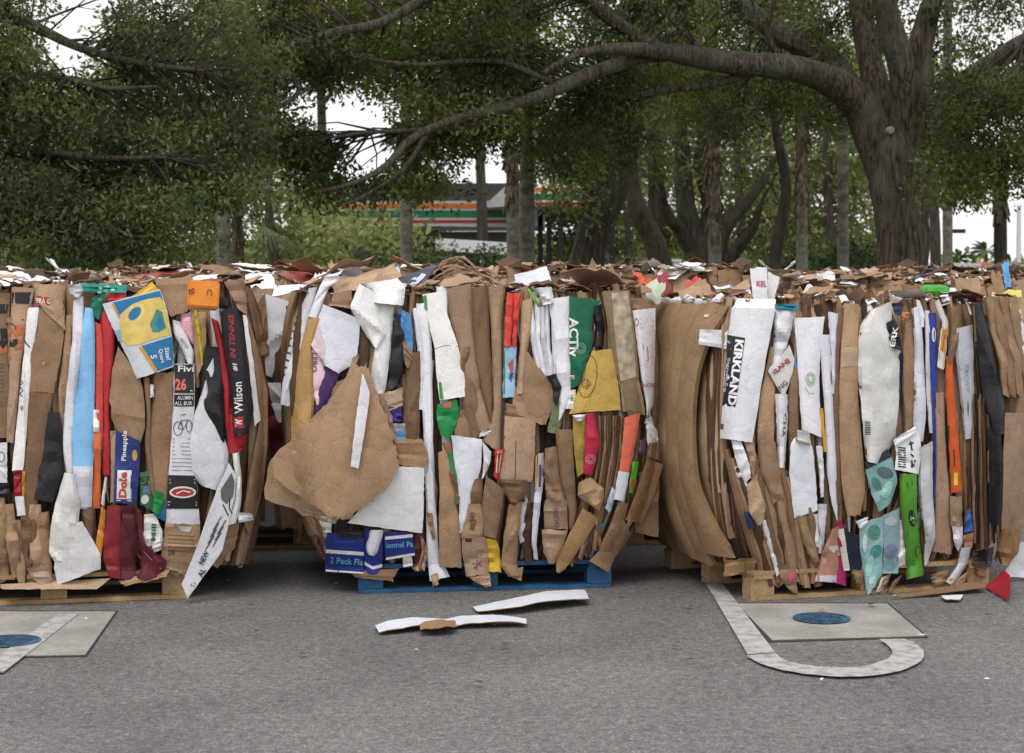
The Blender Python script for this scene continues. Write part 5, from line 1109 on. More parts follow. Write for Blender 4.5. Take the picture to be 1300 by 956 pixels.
for i in range(15):
    x = 918 + i * 7; lean = 46 - i * 2.0
    panel(B, 'cardboard_fold', [KRAFT[3], KRAFT[1], DARKK, KRAFT[0], KRAFT[5]][i % 5], [(x, 570 + (i % 4) * 12), (x + lean * .35, 640), (x + lean, 738 + (i % 3) * 4)], [(x + 8, 570 + (i % 4) * 12), (x + 9 + lean * .42, 640), (x + 10 + lean, 735 + (i % 4) * 4)], z=1.0 + .3 * (i % 3), nx=3, conv=.014, cr=.008)
panel(B, 'navy_sheet', G('2c3870'), [(944, 650), (950, 672)], [(951, 650), (958, 670)], z=2.4, nx=3, ny=5)
panel(B, 'white_strip', WHITE[1], [(966, 660), (974, 690), (986, 732)], [(972, 660), (980, 688), (990, 728)], z=2.3, nx=3)
p = panel(B, 'cardboard_flap', KRAFT[1], [(984, 718), (994, 740), (1006, 752)], [(1010, 716), (1012, 738), (1012, 754)], z=2.7, torn=2, ny=7); decal(p, [(1000, 730), (1008, 725), (1009, 732), (1002, 742)], ink('d84a6a'))
panel(B, 'cardboard_flap', sheet('a58560'), [(920, 712), (920, 732)], [(960, 708), (958, 726)], z=2.6, torn=3, ny=6, conv=.03)
panel(B, 'cardboard_flap', KRAFT[1], [(1010, 655), (1020, 690), (1032, 716)], [(1022, 655), (1034, 690), (1040, 712)], z=2.3, conv=.02)
p = panel(B, 'picture_box', sheet('c08a72', 'gloss'), [(1056, 672), (1044, 700), (1034, 738)], [(1066, 668), (1066, 700), (1062, 740)], z=2.5, conv=.02, ny=9, label='skin toned picture box with pale bands')
decal(p, [(1048, 694), (1066, 692), (1066, 706), (1058, 702)], ink('cdc6c4')); decal(p, [(1036, 731), (1062, 730), (1062, 739), (1035, 738)], ink('cdc6cc'))
panel(B, 'magenta_sheet', G('b01f6a'), [(1060, 662), (1064, 700), (1060, 740)], [(1068, 660), (1074, 700), (1074, 744)], z=2.3, nx=4)
p = panel(B, 'navy_box', G('262c40'), [(1071, 672), (1078, 725)], [(1090, 680), (1094, 724)], z=2.8, folds=0, nx=5, ny=6)
panel(B, 'white_strip', sheet('d6d2c6', 'paper'), [(1063, 672), (1071, 725)], [(1071, 671), (1079, 724)], z=3.0, folds=0, nx=3, ny=6)
def photo(info, seeds, hexes):
    for (x, y, rx, ry, rot), h in zip(seeds, hexes): decal(info, ell(x, y, rx, ry, 14, rot), ink(h), lift=.003 + .0004 * seeds.index((x, y, rx, ry, rot)))
p = panel(B, 'picture_box', G('7fb0b0'), [(1099, 596), (1106, 625), (1116, 650)], [(1132, 580), (1140, 610), (1130, 640)], z=2.7, ny=9, folds=1, label='teal picture box, upper piece')
decal(p, [(1098, 586), (1128, 570), (1132, 580), (1100, 596)], ink('232838'))
photo(p, [(1124, 600, 11, 7, 20), (1113, 614, 9, 5, 60), (1126, 622, 6, 12, 20)], ['4f6d78', '4a8f86', '9cc8c4'])
p = panel(B, 'picture_box', sheet('94c6c6', 'gloss'), [(1091, 665), (1092, 700), (1097, 730), (1101, 756)], [(1122, 655), (1121, 700), (1120, 728), (1106, 752)], z=2.9, ny=12, folds=1, conv=.012, label='teal and white picture box, lower piece')
photo(p, [(1110, 676, 8, 10, 0), (1112, 700, 7, 9, 30), (1104, 718, 5, 14, 10), (1108, 738, 5, 8, 0), (1098, 690, 3, 12, 0)], ['5a9f90', '4f9a9a', '9edbd0', 'b8e2e0', 'e0e8ea'])
p = panel(B, 'picture_box', sheet('8fb4be', 'gloss'), [(1121, 655), (1122, 690), (1121, 728)], [(1142, 645), (1142, 690), (1140, 728)], z=2.8, ny=10, folds=1)
photo(p, [(1131, 662, 8, 6, 0), (1131, 700, 8, 10, 20), (1130, 718, 7, 6, 0)], ['b8c2d0', '7a86a8', '6aa4ac'])
panel(B, 'white_flap', WHITE[1], [(1086, 662), (1092, 672)], [(1102, 656), (1102, 664)], z=3.1, ny=4, cr=.03)
p = panel(B, 'postal_label', sheet('dcdcde', 'paper'), [(1136, 560), (1138, 580), (1136, 596)], [(1166, 545), (1170, 570), (1166, 602)], z=3.3, folds=1, ny=8, label='white label with bar code and black print')
strokes(p, [[(1140, 568 + 3 * i), (1150, 569 + 3 * i)] for i in range(9)], 1.6, BI); strokes(p, [[(1156, 560), (1158, 572)], [(1156, 576), (1160, 580)], [(1158, 584), (1158, 594)], [(1162, 584), (1160, 592)], [(1154, 564), (1160, 562)]], 2, BI)
panel(B, 'white_flap', WHITE[0], [(1134, 558), (1136, 566)], [(1162, 541), (1164, 549)], z=3.7, ny=4)
p = panel(B, 'green_bag', G('57a52e'), [(1143, 601), (1143, 640), (1149, 690), (1151, 736)], [(1164, 602), (1164, 640), (1168, 690), (1173, 730)], z=3.1, conv=.03, folds=2, cr=.010, nx=8, label='long bright green package')
strokes(p, [[(1152, 612), (1153, 680)], [(1158, 610), (1160, 660)]], 1.2, ink('2f7a1c')); decal(p, ell(1158, 658, 4.5, 11, 14, -8), BI); text(p, 'Ja', 1158, 658, 5, -10, WI, 6, lift=.0045); decal(p, ell(1165, 700, 3, 7, 12), BI)
strokes(p, [[(1158, 712), (1168, 711)], [(1158, 716), (1168, 715)]], 1, ink('2f7a1c'))
panel(B, 'white_sheet', WHITE[2], [(1142, 660), (1140, 720)], [(1148, 660), (1150, 716)], z=2.2, nx=3)
panel(B, 'white_sheet', sheet('c4c4c8', 'paper'), [(1166, 570), (1166, 620), (1172, 680), (1172, 720)], [(1184, 560), (1184, 620), (1188, 680), (1178, 716)], z=2.3, conv=.03, folds=4, cr=.014, nx=6)
panel(B, 'white_sheet', WHITE[0], [(1208, 668), (1212, 690), (1216, 700)], [(1222, 668), (1222, 688), (1219, 700)], z=2.2, nx=3, ny=6)
panel(B, 'cardboard_sheet', KRAFT[2], [(1206, 630), (1207, 668)], [(1221, 630), (1222, 668)], z=2.0, ny=6)
panel(B, 'blue_wrap', G('1f6ac8'), [(1225, 655), (1225, 676)], [(1232, 645), (1236, 673)], z=2.7, ny=5, nx=4, conv=.02)
panel(B, 'skin_toned_picture', G('b8806a'), [(1222, 680), (1224, 694)], [(1236, 676), (1234, 696)], z=2.4, ny=5)
p = panel(B, 'white_tube', sheet('c8ccd8', 'gloss'), [(1219, 696), (1214, 718), (1200, 738)], [(1233, 694), (1228, 716), (1210, 744)], z=3.2, conv=.03, folds=0, ny=10, label='pale tube with an orange end'); decal(p, [(1202, 733), (1212, 735), (1208, 743), (1199, 739)], ink('d87a3a')); strokes(p, [[(1219, 708), (1227, 711)]], 1.5, ink('3a5a9a'))
panel(B, 'black_bag', G('1b1a1d'), [(1235, 700), (1234, 718)], [(1262, 694), (1258, 720)], z=2.6, conv=.05, cr=.03, ny=7)
for i in range(9): panel(B, 'cardboard_layer', [KRAFT[3], DARKK, KRAFT[1], BLK][i % 4], [(1222 + i * 5, 500 + 9 * (i % 3)), (1224 + i * 5, 600), (1226 + i * 5, 690)], [(1225.5 + i * 5, 500), (1227 + i * 5, 600), (1229 + i * 5, 690)], z=1.3 + .25 * (i % 3), nx=2)
for L_, R_ in (([(1080, 722), (1084, 736)], [(1098, 726), (1094, 744)]), ([(1118, 738), (1112, 752)], [(1132, 728), (1124, 746)]), ([(1134, 738), (1126, 752)], [(1146, 730), (1134, 748)]), ([(1182, 730), (1184, 742)], [(1208, 722), (1200, 742)]), ([(1206, 742), (1210, 750)], [(1234, 722), (1224, 740)]), ([(1236, 716), (1240, 730)], [(1256, 718), (1252, 732)])):
    panel(B, 'cardboard_flap', random.choice(KRAFT), L_, R_, z=2.4, torn=2, ny=5, nx=5, conv=.02)
panel(B, 'white_sheet', sheet('a8a8a8', 'paper'), [(1119, 734), (1112, 752)], [(1128, 730), (1120, 750)], z=2.9, nx=3, ny=4)
B.uprights(60, KRAFT + WHITE + [DARKK] * 2, up=.08); B.scraps(5, KRAFT + WHITE, .34, .1, hmax=.08); B.scraps(90, LITTER, .16, .4, hmax=.05)
pe = pallet(tuple(C_.C + C_.N * .06 + C_.T * (-.01)), R(17.4), 1.28, 1.10, WOOD, 'bare wooden pallet under the right bale, half on the concrete slab')

# thin crushed slivers poking out between the sheets of the three front bales
for B, (x0, x1, y0, y1), n in ((A, (2, 325, 380, 720), 34), (B_, (372, 830, 385, 700), 42), (C_, (925, 1290, 400, 720), 40)):
    rr = random.Random(B.seed * 77); B.count = 0; y1 -= 30
    for k in range(n):
        x, y, h = rr.uniform(x0, x1), rr.uniform(y0, y1), rr.uniform(30, 120); w = rr.uniform(2, 6); q = rr.uniform(-.12, .12) * h; m = rr.uniform(-3, 3)
        panel(B, 'crushed_sliver', rr.choice(KRAFT + [DARKK] * 3 + WHITE[:1]), [(x, y), (x + q / 2 + m, y + h / 2), (x + q, min(y1 + 20, y + h))], [(x + w, y + rr.uniform(-3, 3)), (x + w * 1.3 + q / 2 + m, y + h / 2), (x + w * .7 + q, min(y1 + 20, y + h) + rr.uniform(-3, 3))], seed=B.seed * 900 + k, z=rr.uniform(.2, 2.0), nx=2, ny=12, conv=.006, cr=.014, torn=1.2, folds=3)
# ------------------------------------------------------------------ loose pieces
def loose(name, mats, pts_l, pts_r, zf, label, cat, nx=5, ny=12, th=.004, group=None, cr=.004):
    """a free sheet; pts are world points along its two long edges"""
    def rs(P, n):
        P = [np.array(p, float) for p in P]; return [Vector(v) for v in resample([tuple(p) for p in P], n)]
    L_, R_ = rs(pts_l, ny), rs(pts_r, ny); top = []; uv = []; sd = random.random() * 40
    for j in range(ny + 1):
        for i in range(nx + 1):
            q = i / nx; p = L_[j].lerp(R_[j], q); p = p + Vector((0, 0, zf(q, j / ny) + cr * N1(sd + q * 3, j * .5)))
            if i in (0, nx) or j in (0, ny): p += Vector((N1(sd, j * .8, i), N1(sd + 3, j * .8, i), 0)) * .006
            top.append(p); uv.append((q * .1, j * .05))
    e = MB(); w_ = nx + 1; n = len(top); dn = Vector((0, 0, th)) if zf is not ZERO else Vector((0, -th, 0))
    e.add(top + [p - dn for p in top], [(j * w_ + i, (j + 1) * w_ + i, (j + 1) * w_ + i + 1, j * w_ + i + 1) for j in range(ny) for i in range(nx)], 0, uv + uv)
    e.add([p - dn for p in top], [(j * w_ + i, j * w_ + i + 1, (j + 1) * w_ + i + 1, (j + 1) * w_ + i) for j in range(ny) for i in range(nx)], 1, uv)
    ring = [i for i in range(w_)] + [j * w_ + nx for j in range(1, ny + 1)] + [ny * w_ + i for i in range(nx - 1, -1, -1)] + [j * w_ for j in range(ny - 1, 0, -1)]
    for k in range(len(ring)):
        p, q = ring[k], ring[(k + 1) % len(ring)]; e.f.append((p, q, n + q, n + p)); e.m.append(1); e.uv.append([(0, 0)] * 4)
    o = e.build(name, mats); tag(o, label, cat, group)
    fs = [(j * w_ + i, (j + 1) * w_ + i, (j + 1) * w_ + i + 1, j * w_ + i + 1) for j in range(ny) for i in range(nx)]
    return dict(obj=o, bvh=BVHTree.FromPolygons([tuple(v) for v in top], fs), B=C_, cen=(0, 0), off=0)
ZERO = lambda q, t: 0
gw = [sheet('c9ccd6', 'paper'), sheet('8a6c4c')]
loose('torn_board_strip', gw, [ground(x, y, .012) for x, y in ((600, 770), (650, 766), (700, 757), (742, 753))], [ground(x, y, .012) for x, y in ((606, 778), (655, 778), (705, 771), (749, 766))], lambda q, t: .02 * math.sin(t * 3.1) + .015 * t + .006 * q, 'curved grey white strip of torn board lying on the asphalt nearer the blue pallet', 'cardboard scrap')
loose('torn_board_strip', gw, [ground(x, y, .012) for x, y in ((476, 795), (500, 791), (530, 789), (546, 790), (580, 785), (640, 787), (668, 788))], [ground(x, y, .012) for x, y in ((482, 804), (505, 802), (530, 799), (546, 796), (585, 796), (640, 794), (668, 794))], lambda q, t: .016 * abs(math.sin(t * 6)) + .004, 'long thin white strip of torn board lying on the asphalt nearest the camera', 'cardboard scrap', ny=20)
loose('torn_board_strip', [sheet('a07f5c'), EDGE], [ground(x, y, .03) for x, y in ((533, 791), (555, 790), (578, 789))], [ground(x, y, .03) for x, y in ((534, 799), (556, 800), (580, 796))], lambda q, t: .012 * math.sin(t * 3), 'short brown scrap across the long thin white strip on the asphalt', 'cardboard scrap')
loose('red_scrap', [G('b02430'), G('8a2028')], [ground(x, y, .012) for x, y in ((1250, 745), (1262, 752), (1274, 760))], [ground(x, y, .03) for x, y in ((1272, 738), (1284, 742), (1281, 760))], lambda q, t: .05 * q * (1 - t), 'crumpled red scrap on the asphalt at the right end of the pallet', 'scrap', cr=.015)
loose('white_scrap', [WHITE[1], EDGE], [ground(1194, 758, .01), ground(1200, 763, .01)], [ground(1222, 757, .01), ground(1220, 763, .01)], lambda q, t: .008, 'small white scrap on the asphalt in front of the right pallet', 'scrap', ny=4)
loose('long_brown_scrap', [KRAFT[3], EDGE], [ground(1130, 757, .02), ground(1245, 742, .02)], [ground(1135, 759, .01), ground(1252, 751, .01)], lambda q, t: .02 * t, 'dark brown strip on the ground along the right pallet', 'cardboard scrap')
# standing card with red capitals on the right bale and others sticking up
def stand(name, mats, quad, Y, label, cat='card', lean=0.0, th=.006, cr=.006):
    (a, b_, c, d) = quad         # top-left, top-right, bottom-right, bottom-left pixels
    return loose(name, mats, [at(*a, Y + lean), at(*d, Y)], [at(*b_, Y + lean), at(*c, Y)], ZERO, label, cat, th=th, ny=8, cr=cr)
info = stand('standing_card', [sheet('d2d2d4', 'paper'), WHITE[1]], ((952, 341), (974, 340), (974, 384), (957, 386)), 8.86, 'upright pale card with red letters standing on top of the right bale', lean=.04)
info['B'] = C_; text(info, 'KEL', 967, 360, 7, 3, ink('b84a52'), 13, bold=.03)
stand('standing_card', [sheet('c6c6c4', 'paper'), WHITE[1]], ((975, 345), (990, 352), (982, 384), (974, 384)), 8.92, 'pale blank card leaning right beside the card with red letters', lean=.06)
for q, mt, Y, lab in (
    (((650, 352), (694, 338), (700, 356), (668, 362)), sheet('cfd6e4', 'gloss'), 9.35, 'white triangular sheet with blue rim on top of the middle bale'),
    (((752, 326), (758, 340), (748, 366), (735, 366)), KRAFT[0], 9.6, 'narrow brown flap sticking up left of the leaning oak foot'),
    (((722, 352), (762, 340), (768, 372), (728, 374)), KRAFT[2], 9.3, 'pale brown board lying tilted on the right part of the middle bale'),
    (((765, 344), (778, 338), (800, 372), (760, 370)), KRAFT[3], 9.4, 'dark brown curled board on the right part of the middle bale'),
    (((803, 343), (810, 346), (836, 362), (812, 362)), G('e0562c'), 9.5, 'orange red strip sticking out above the middle bale'),
    (((860, 372), (896, 352), (912, 388), (880, 392)), KRAFT[0], 9.3, 'brown board rising from the top of the big side boards'),
    (((912, 376), (950, 354), (955, 386), (918, 392)), KRAFT[4], 9.25, 'tan board tilted left of the card with red letters'),
    (((1272, 334), (1280, 332), (1284, 364), (1276, 366)), G('5aa2dc'), 9.7, 'narrow light blue sheet standing at the far right'),
    (((1258, 344), (1270, 346), (1276, 372), (1262, 374)), KRAFT[1], 9.6, 'brown flap standing beside the light blue sheet'),
    (((1258, 372), (1296, 368), (1298, 384), (1262, 386)), sheet('d8cf5a', 'gloss'), 9.4, 'pale yellow sheet on the far right of the right bale'),
    (((310, 350), (345, 348), (352, 366), (318, 366)), WHITE[0], 9.6, 'white sheet lying above the gap left of the middle bale'),
    (((398, 352), (410, 344), (430, 350), (406, 366)), WHITE[0], 9.3, 'white crumpled sheet at the top left corner of the middle bale'),
    (((416, 334), (424, 332), (436, 348), (424, 352)), KRAFT[2], 9.5, 'small brown piece poking up over the middle bale left part'),
    (((440, 350), (500, 338), (512, 352), (448, 364)), KRAFT[2], 9.3, 'light brown curled board along the middle bale top'),
    (((505, 352), (560, 336), (562, 358), (508, 364)), G('4a4e5c'), 9.35, 'dark blue grey sheet on top of the middle bale'),
    (((832, 350), (848, 345), (850, 372), (836, 374)), G('9a2430'), 9.5, 'dark red curled sheet at the right end of the middle bale'),
    (((808, 372), (832, 356), (846, 362), (836, 386)), sheet('c8d6c2', 'gloss'), 9.3, 'white sheet with green tint at the right end of the middle bale'),
    (((868, 358), (884, 352), (900, 364), (884, 370)), G('d84a50'), 9.7, 'bright red scrap behind the big side boards')):
    stand('loose_sheet', [mt, EDGE], q, Y, lab, 'loose sheet', lean=.10, cr=.03)
# heap of flattened brown boards on the middle bale
hp = empty('board_heap', at(585, 372, 9.45)); rr = random.Random(9); M0 = wmat(hp)
for i in range(14):
    b = MB(); w = .34 - .012 * i + rr.uniform(-.04, .06); nx = 10; zc = .03 + i * .0085; xo = rr.uniform(-.05, .05) + .01 * i * 0; top = []; tl = rr.uniform(-.15, .15)
    for j in range(3):
        for k in range(nx + 1):
            u = k / nx - .5; X = xo + u * w * 1.05; top.append(M0 @ Vector((X, (j - 1) * .13 + rr.uniform(-.012, .012), zc + .045 - .26 * u * u + tl * u * .25 + .012 * N1(i * 3, u * 5, j))))
    n = len(top); b.add(top + [p - Vector((0, 0, .0095)) for p in top], [(j * (nx + 1) + k, j * (nx + 1) + k + 1, (j + 1) * (nx + 1) + k + 1, (j + 1) * (nx + 1) + k) for j in range(2) for k in range(nx)])
    w_ = nx + 1
    for k in range(nx): b.f.append((k, n + k, n + k + 1, k + 1)); b.m.append(0); b.uv.append(None)
    b.build('board', random.choice(KRAFT[:5] + [DARKK]), hp)
tag(hp, 'arched heap of flattened brown boards on top of the middle bale', 'heap')
# bright green package on the right bale
gp = empty('green_package', at(1186, 378, 9.25)); M0 = wmat(gp)
def pillow(name, mat, cx, w, h, d, parent, seed):
    b = MB(); nu, nv = 18, 10; vs = []
    for i in range(nu + 1):
        for j in range(nv):
            u = i / nu * 2 - 1; a = 2 * math.pi * j / nv; r = (1 - abs(u) ** 4) ** .5 if abs(u) < 1 else 0
            k = 1 + .18 * N1(seed + u * 4, math.cos(a) * 2, math.sin(a) * 2)
            vs.append(M0 @ Vector((cx + u * w / 2, math.cos(a) * d / 2 * r * k, h / 2 + math.sin(a) * h / 2 * r * k)))
    b.add(vs, [(i * nv + j, i * nv + (j + 1) % nv, (i + 1) * nv + (j + 1) % nv, (i + 1) * nv + j) for i in range(nu) for j in range(nv)]); return b.build(name, mat, parent)
pillow('wrapper', G('3fae2c'), 0, .16, .065, .10, gp, 3); pillow('white_end', WHITE[0], .085, .05, .05, .08, gp, 8); pillow('white_end', WHITE[0], -.09, .07, .04, .08, gp, 5)
tag(gp, 'bright green package with white ends on top of the right bale', 'package')
#==PART4==
# ------------------------------------------------------------------ trees
OAKBARK = bark_mat('oak_bark', '241f1a', '7a6c5d', '747868', 14, 1.8, .12)
GREYBARK = bark_mat('grey_bark', '4a463f', '7d776c', '8a8a80', 3, 6, .015)
DARKBARK = bark_mat('dark_bark', '211c18', '4a4037', '4c5040', 7, 1.4, .05)
SHAG = bark_mat('palm_boots', '3a2f26', '7c6450', '8f8676', 10, 6, .05)
OAKLEAF = leaf_mat('oak_leaves', ['242d1c', '3a4427', '525a31', '6c6f3d', '5b6036', '8a884c'])
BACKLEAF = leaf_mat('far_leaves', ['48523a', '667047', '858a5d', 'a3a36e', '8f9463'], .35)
BUSHLEAF = leaf_mat('bush_leaves', ['232f1c', '3a4a28', '525e34'], 1.2)
nrng = np.random.default_rng(3)
def leafmesh(name, centers, radii, per, size, mat, parent, aspect=.42, flat_=.75, droop=.15):
    """leaf-sized four-sided faces scattered in clumps"""
    centers = np.asarray(centers, float); radii = np.asarray(radii, float)
    n = len(centers) * per
    c = np.repeat(centers, per, 0); r = np.repeat(radii, per)
    d = nrng.normal(size=(n, 3)); d /= np.linalg.norm(d, axis=1)[:, None]
    rad = nrng.random(n) ** .45
    pos = c + d * (r * rad)[:, None] * np.array([1.15, 1.15, flat_])
    ax = d * .6 + nrng.normal(size=(n, 3)) * .8; ax[:, 2] -= droop; ax /= np.linalg.norm(ax, axis=1)[:, None]
    nr = nrng.normal(size=(n, 3)); nr[:, 2] += .7; sd = np.cross(ax, nr); sd /= np.linalg.norm(sd, axis=1)[:, None] + 1e-9
    s = size * nrng.uniform(.6, 1.35, n)[:, None]
    V = np.empty((n, 4, 3)); V[:, 0] = pos; V[:, 1] = pos + ax * s * .5 + sd * s * aspect * .5; V[:, 2] = pos + ax * s; V[:, 3] = pos + ax * s * .5 - sd * s * aspect * .5
    V = V.reshape(-1, 3)
    if parent:
        M = np.array(wmat(parent).inverted()); V = V @ M[:3, :3].T + M[:3, 3]
    me = bpy.data.meshes.new(name); me.vertices.add(n * 4); me.vertices.foreach_set('co', V.astype(np.float32).ravel())
    me.loops.add(n * 4); me.loops.foreach_set('vertex_index', np.arange(n * 4, dtype=np.int32))
    me.polygons.add(n); me.polygons.foreach_set('loop_start', np.arange(0, n * 4, 4, dtype=np.int32)); me.polygons.foreach_set('loop_total', np.full(n, 4, dtype=np.int32))
    a = me.attributes.new('rnd', 'FLOAT', 'FACE'); cl = np.repeat(nrng.random(len(centers)), per); a.data.foreach_set('value', np.clip(.72 * cl + .28 * nrng.random(n), 0, 1).astype(np.float32))
    me.materials.append(mat); me.update(); me.validate()
    o = bpy.data.objects.new(name, me); col.objects.link(o); o.parent = parent; return o
def wp(pts):
    """(px, py, metres away, radius px) -> world point and radius"""
    out = []
    for x, y, Z, r in pts:
        p = at(x, y, Z); out.append((p.x, p.y, p.z, r / F * Z))
    return out
def limb(mb, pts, seg=10, rough=.18, n=5):
    S = spline(wp(pts), n); mb.tube([q[:3] for q in S], [max(.006, q[3]) for q in S], seg, 0, rough); return [Vector(q[:3]) for q in S]
def regions(lst, holes=()):
    """lst: (x0, x1, y0, y1, Z0, Z1, count) boxes in which leaf clumps hang; kept clear of holes"""
    C = []
    for x0, x1, y0, y1, Z0, Z1, n in lst:
        k = 0; tries = 0
        while k < n and tries < n * 20:
            tries += 1
            x, y, Z = random.uniform(x0, x1), random.uniform(y0, y1), random.uniform(Z0, Z1)
            if any(((x - hx) / rx) ** 2 + ((y - hy) / ry) ** 2 < 1 for hx, hy, rx, ry in holes): continue
            C.append(at(x, y, Z)); k += 1
    return C
def twigs(mb, C, skel, rr=.012, frac=1.0):
    SK = np.array([tuple(p) for p in skel])
    for c in C:
        if random.random() > frac: continue
        d = np.linalg.norm(SK - np.array(tuple(c)), axis=1); j = int(np.argmin(d + nrng.random(len(SK)) * .9))
        a = Vector(SK[j]); L = (Vector(c) - a).length
        if L > 1.7: continue
        m = (a + Vector(c)) / 2 + Vector((random.uniform(-.15, .15), random.uniform(-.15, .15), random.uniform(.0, .25))) * L * .5
        mb.tube([a, m, Vector(c)], [rr * (1 + L * .5), rr * .8, rr * .35], 4, 0, 0, cap=False)

HOLES = [(92, 26, 52, 84), (60, 95, 20, 14), (196, 6, 20, 10), (375, 118, 28, 26), (440, 150, 72, 42), (395, 160, 24, 18), (485, 205, 38, 26), (622, 222, 48, 38), (595, 245, 26, 18), (702, 28, 18, 16), (515, 135, 14, 10), (345, 20, 18, 10), (640, 170, 10, 12), (690, 60, 10, 8), (1205, 55, 10, 30), (810, 35, 7, 6)]
# --- the big live oak
oak = empty('live_oak', (at(1146, 400, 24).x, 24, .1)); mb = MB(); skel = []
limb(mb, [(1148, 512, 24, 52), (1147, 470, 24, 38), (1146, 400, 24, 34.5), (1145, 330, 24, 33.5), (1143, 260, 24, 35), (1141, 210, 24, 38), (1142, 170, 24, 34)], 20, .16, 6)
main = [(1128, 235, 24, 20), (1112, 185, 24, 25), (1098, 145, 24, 24), (1070, 112, 23.8, 21), (1030, 92, 23.5, 18), (985, 84, 23.2, 16.5), (930, 80, 23, 15.5), (880, 72, 22.5, 13.5), (835, 65, 22, 11), (790, 62, 21.6, 8.5), (745, 66, 21.2, 6), (715, 78, 21, 4.5), (690, 92, 20.8, 3)]
skel += limb(mb, main, 12, .14)
skel += limb(mb, [(850, 68, 22.2, 11), (812, 72, 22, 10), (775, 85, 21.8, 9), (735, 100, 21.5, 8.5), (690, 120, 21, 8), (650, 134, 20.7, 7.5), (600, 146, 20.3, 6.5), (560, 158, 20, 5.5), (520, 178, 19.6, 5), (490, 210, 19.3, 4.2), (450, 232, 19, 3.2), (400, 245, 18.8, 2)], 10, .14)
skel += limb(mb, [(845, 66, 22.3, 11), (815, 52, 22.2, 10), (790, 34, 22, 9), (760, 12, 21.8, 9), (720, -22, 21.5, 8), (650, -55, 21, 7.5), (590, -35, 20.6, 7), (530, 4, 20.2, 6.5), (480, 30, 20, 6.2), (430, 40, 19.8, 6), (395, 50, 19.6, 5.4), (355, 68, 19.4, 4.5), (320, 86, 19.2, 3), (290, 96, 19, 2)], 10, .14)
skel += limb(mb, [(1120, 200, 24, 18), (1090, 130, 24.3, 18), (1050, 75, 24.6, 17), (1000, 48, 24.9, 15), (960, 22, 25.2, 13), (920, -30, 25.5, 11), (880, -90, 25.8, 7)], 10, .14)
skel += limb(mb, [(1135, 190, 24.1, 20), (1110, 100, 24.4, 17), (1098, 40, 24.6, 15), (1085, -40, 24.8, 12), (1070, -120, 25, 7)], 10, .14)
skel += limb(mb, [(1150, 195, 23.9, 22), (1150, 120, 23.7, 18), (1136, 50, 23.5, 17), (1118, -10, 23.3, 15), (1100, -100, 23, 8)], 10, .14)
skel += limb(mb, [(1150, 195, 24, 22), (1165, 130, 24, 18), (1168, 60, 24, 16), (1185, 0, 24, 13), (1215, -80, 24, 8)], 10, .14)
skel += limb(mb, [(1160, 215, 24, 20), (1180, 165, 23.8, 20), (1210, 122, 23.6, 17), (1250, 88, 23.2, 15), (1300, 55, 22.8, 12), (1380, 20, 22.4, 8)], 12, .14)
skel += limb(mb, [(1175, 190, 24, 12), (1215, 150, 24.2, 10), (1262, 128, 24.4, 7), (1310, 150, 24.6, 4)], 8, .14)
skel += limb(mb, [(960, 92, 23.2, 6), (910, 105, 23, 5.5), (860, 112, 22.8, 5), (800, 122, 22.6, 4), (760, 118, 22.4, 2.5)], 7)
skel += limb(mb, [(640, 136, 20.7, 5), (600, 160, 20.5, 4), (540, 165, 20.2, 3.5), (470, 168, 19.8, 2.5), (415, 175, 19.5, 1.5)], 6)
skel += limb(mb, [(545, 165, 20, 3.5), (520, 205, 19.8, 3), (500, 225, 19.6, 2.6), (460, 250, 19.3, 2), (430, 262, 19, 1.2)], 6)
skel += limb(mb, [(700, 105, 21.2, 4), (640, 80, 20.8, 3.5), (585, 78, 20.4, 3), (520, 82, 20, 2.5), (440, 70, 19.6, 1.5)], 6)
skel += limb(mb, [(345, 76, 19.3, 5), (380, 112, 19, 4), (350, 138, 18.8, 3), (310, 150, 18.6, 1.5)], 6)
skel += limb(mb, [(900, 78, 22.8, 5), (870, 40, 23, 4.5), (830, 5, 23.3, 4), (790, -30, 23.5, 2)], 6)
skel += limb(mb, [(1000, 88, 23.4, 5), (975, 45, 23.2, 4), (985, -5, 23, 3)], 6)
for kx, ky, kr in ((1131, 166, 5), (1166, 205, 5)):       # pale healed cuts
    p = at(kx, ky, 23.66); mb.tube([p + Vector((0, .1, 0)), p, p - Vector((0, .03, 0))], [.06, .055, .035], 10, 1)
mb.build('trunk', [OAKBARK, plain('healed_cut', '8a8578', .9)], oak)
C1 = regions([(300, 640, -60, 50, 20, 23.5, 130), (300, 660, 40, 130, 20.7, 23.5, 120), (330, 650, 120, 200, 20.1, 22.5, 84), (330, 460, 60, 140, 19, 20.5, 26), (380, 640, 190, 245, 19.8, 21.5, 34), (620, 900, -60, 50, 21.6, 25.5, 90), (640, 860, 60, 150, 22, 25, 80), (640, 800, 140, 215, 22, 25, 44),
              (860, 1130, -70, 75, 24, 27.5, 90), (870, 1090, 92, 160, 24, 27, 60), (1130, 1330, -70, 130, 23.4, 27, 80), (1200, 1330, 100, 215, 20.5, 23.5, 80), (1185, 1250, 190, 255, 21, 23.5, 26), (1240, 1330, 195, 235, 21, 23, 14)], HOLES + [(1150, 120, 26, 110), (1010, 84, 70, 9), (900, 74, 60, 9), (1105, 160, 26, 30), (1240, 95, 34, 13)])
C1b = regions([(200, 1500, -520, -60, 19, 30, 200)])  # unseen rest of the crown above view, put in for shade and sky occlusion
tw = MB(); twigs(tw, C1, skel, .010); tw.build('twigs', DARKBARK, oak)
leafmesh('crown', [tuple(c) for c in C1], [random.uniform(.15, .44) for _ in C1], 150, .070, OAKLEAF, oak)
leafmesh('upper_crown', [tuple(c) for c in C1b], [random.uniform(.5, .8) for _ in C1b], 60, .14, OAKLEAF, oak)
tag(oak, 'big live oak with thick furrowed trunk and long low limb reaching left', 'tree')
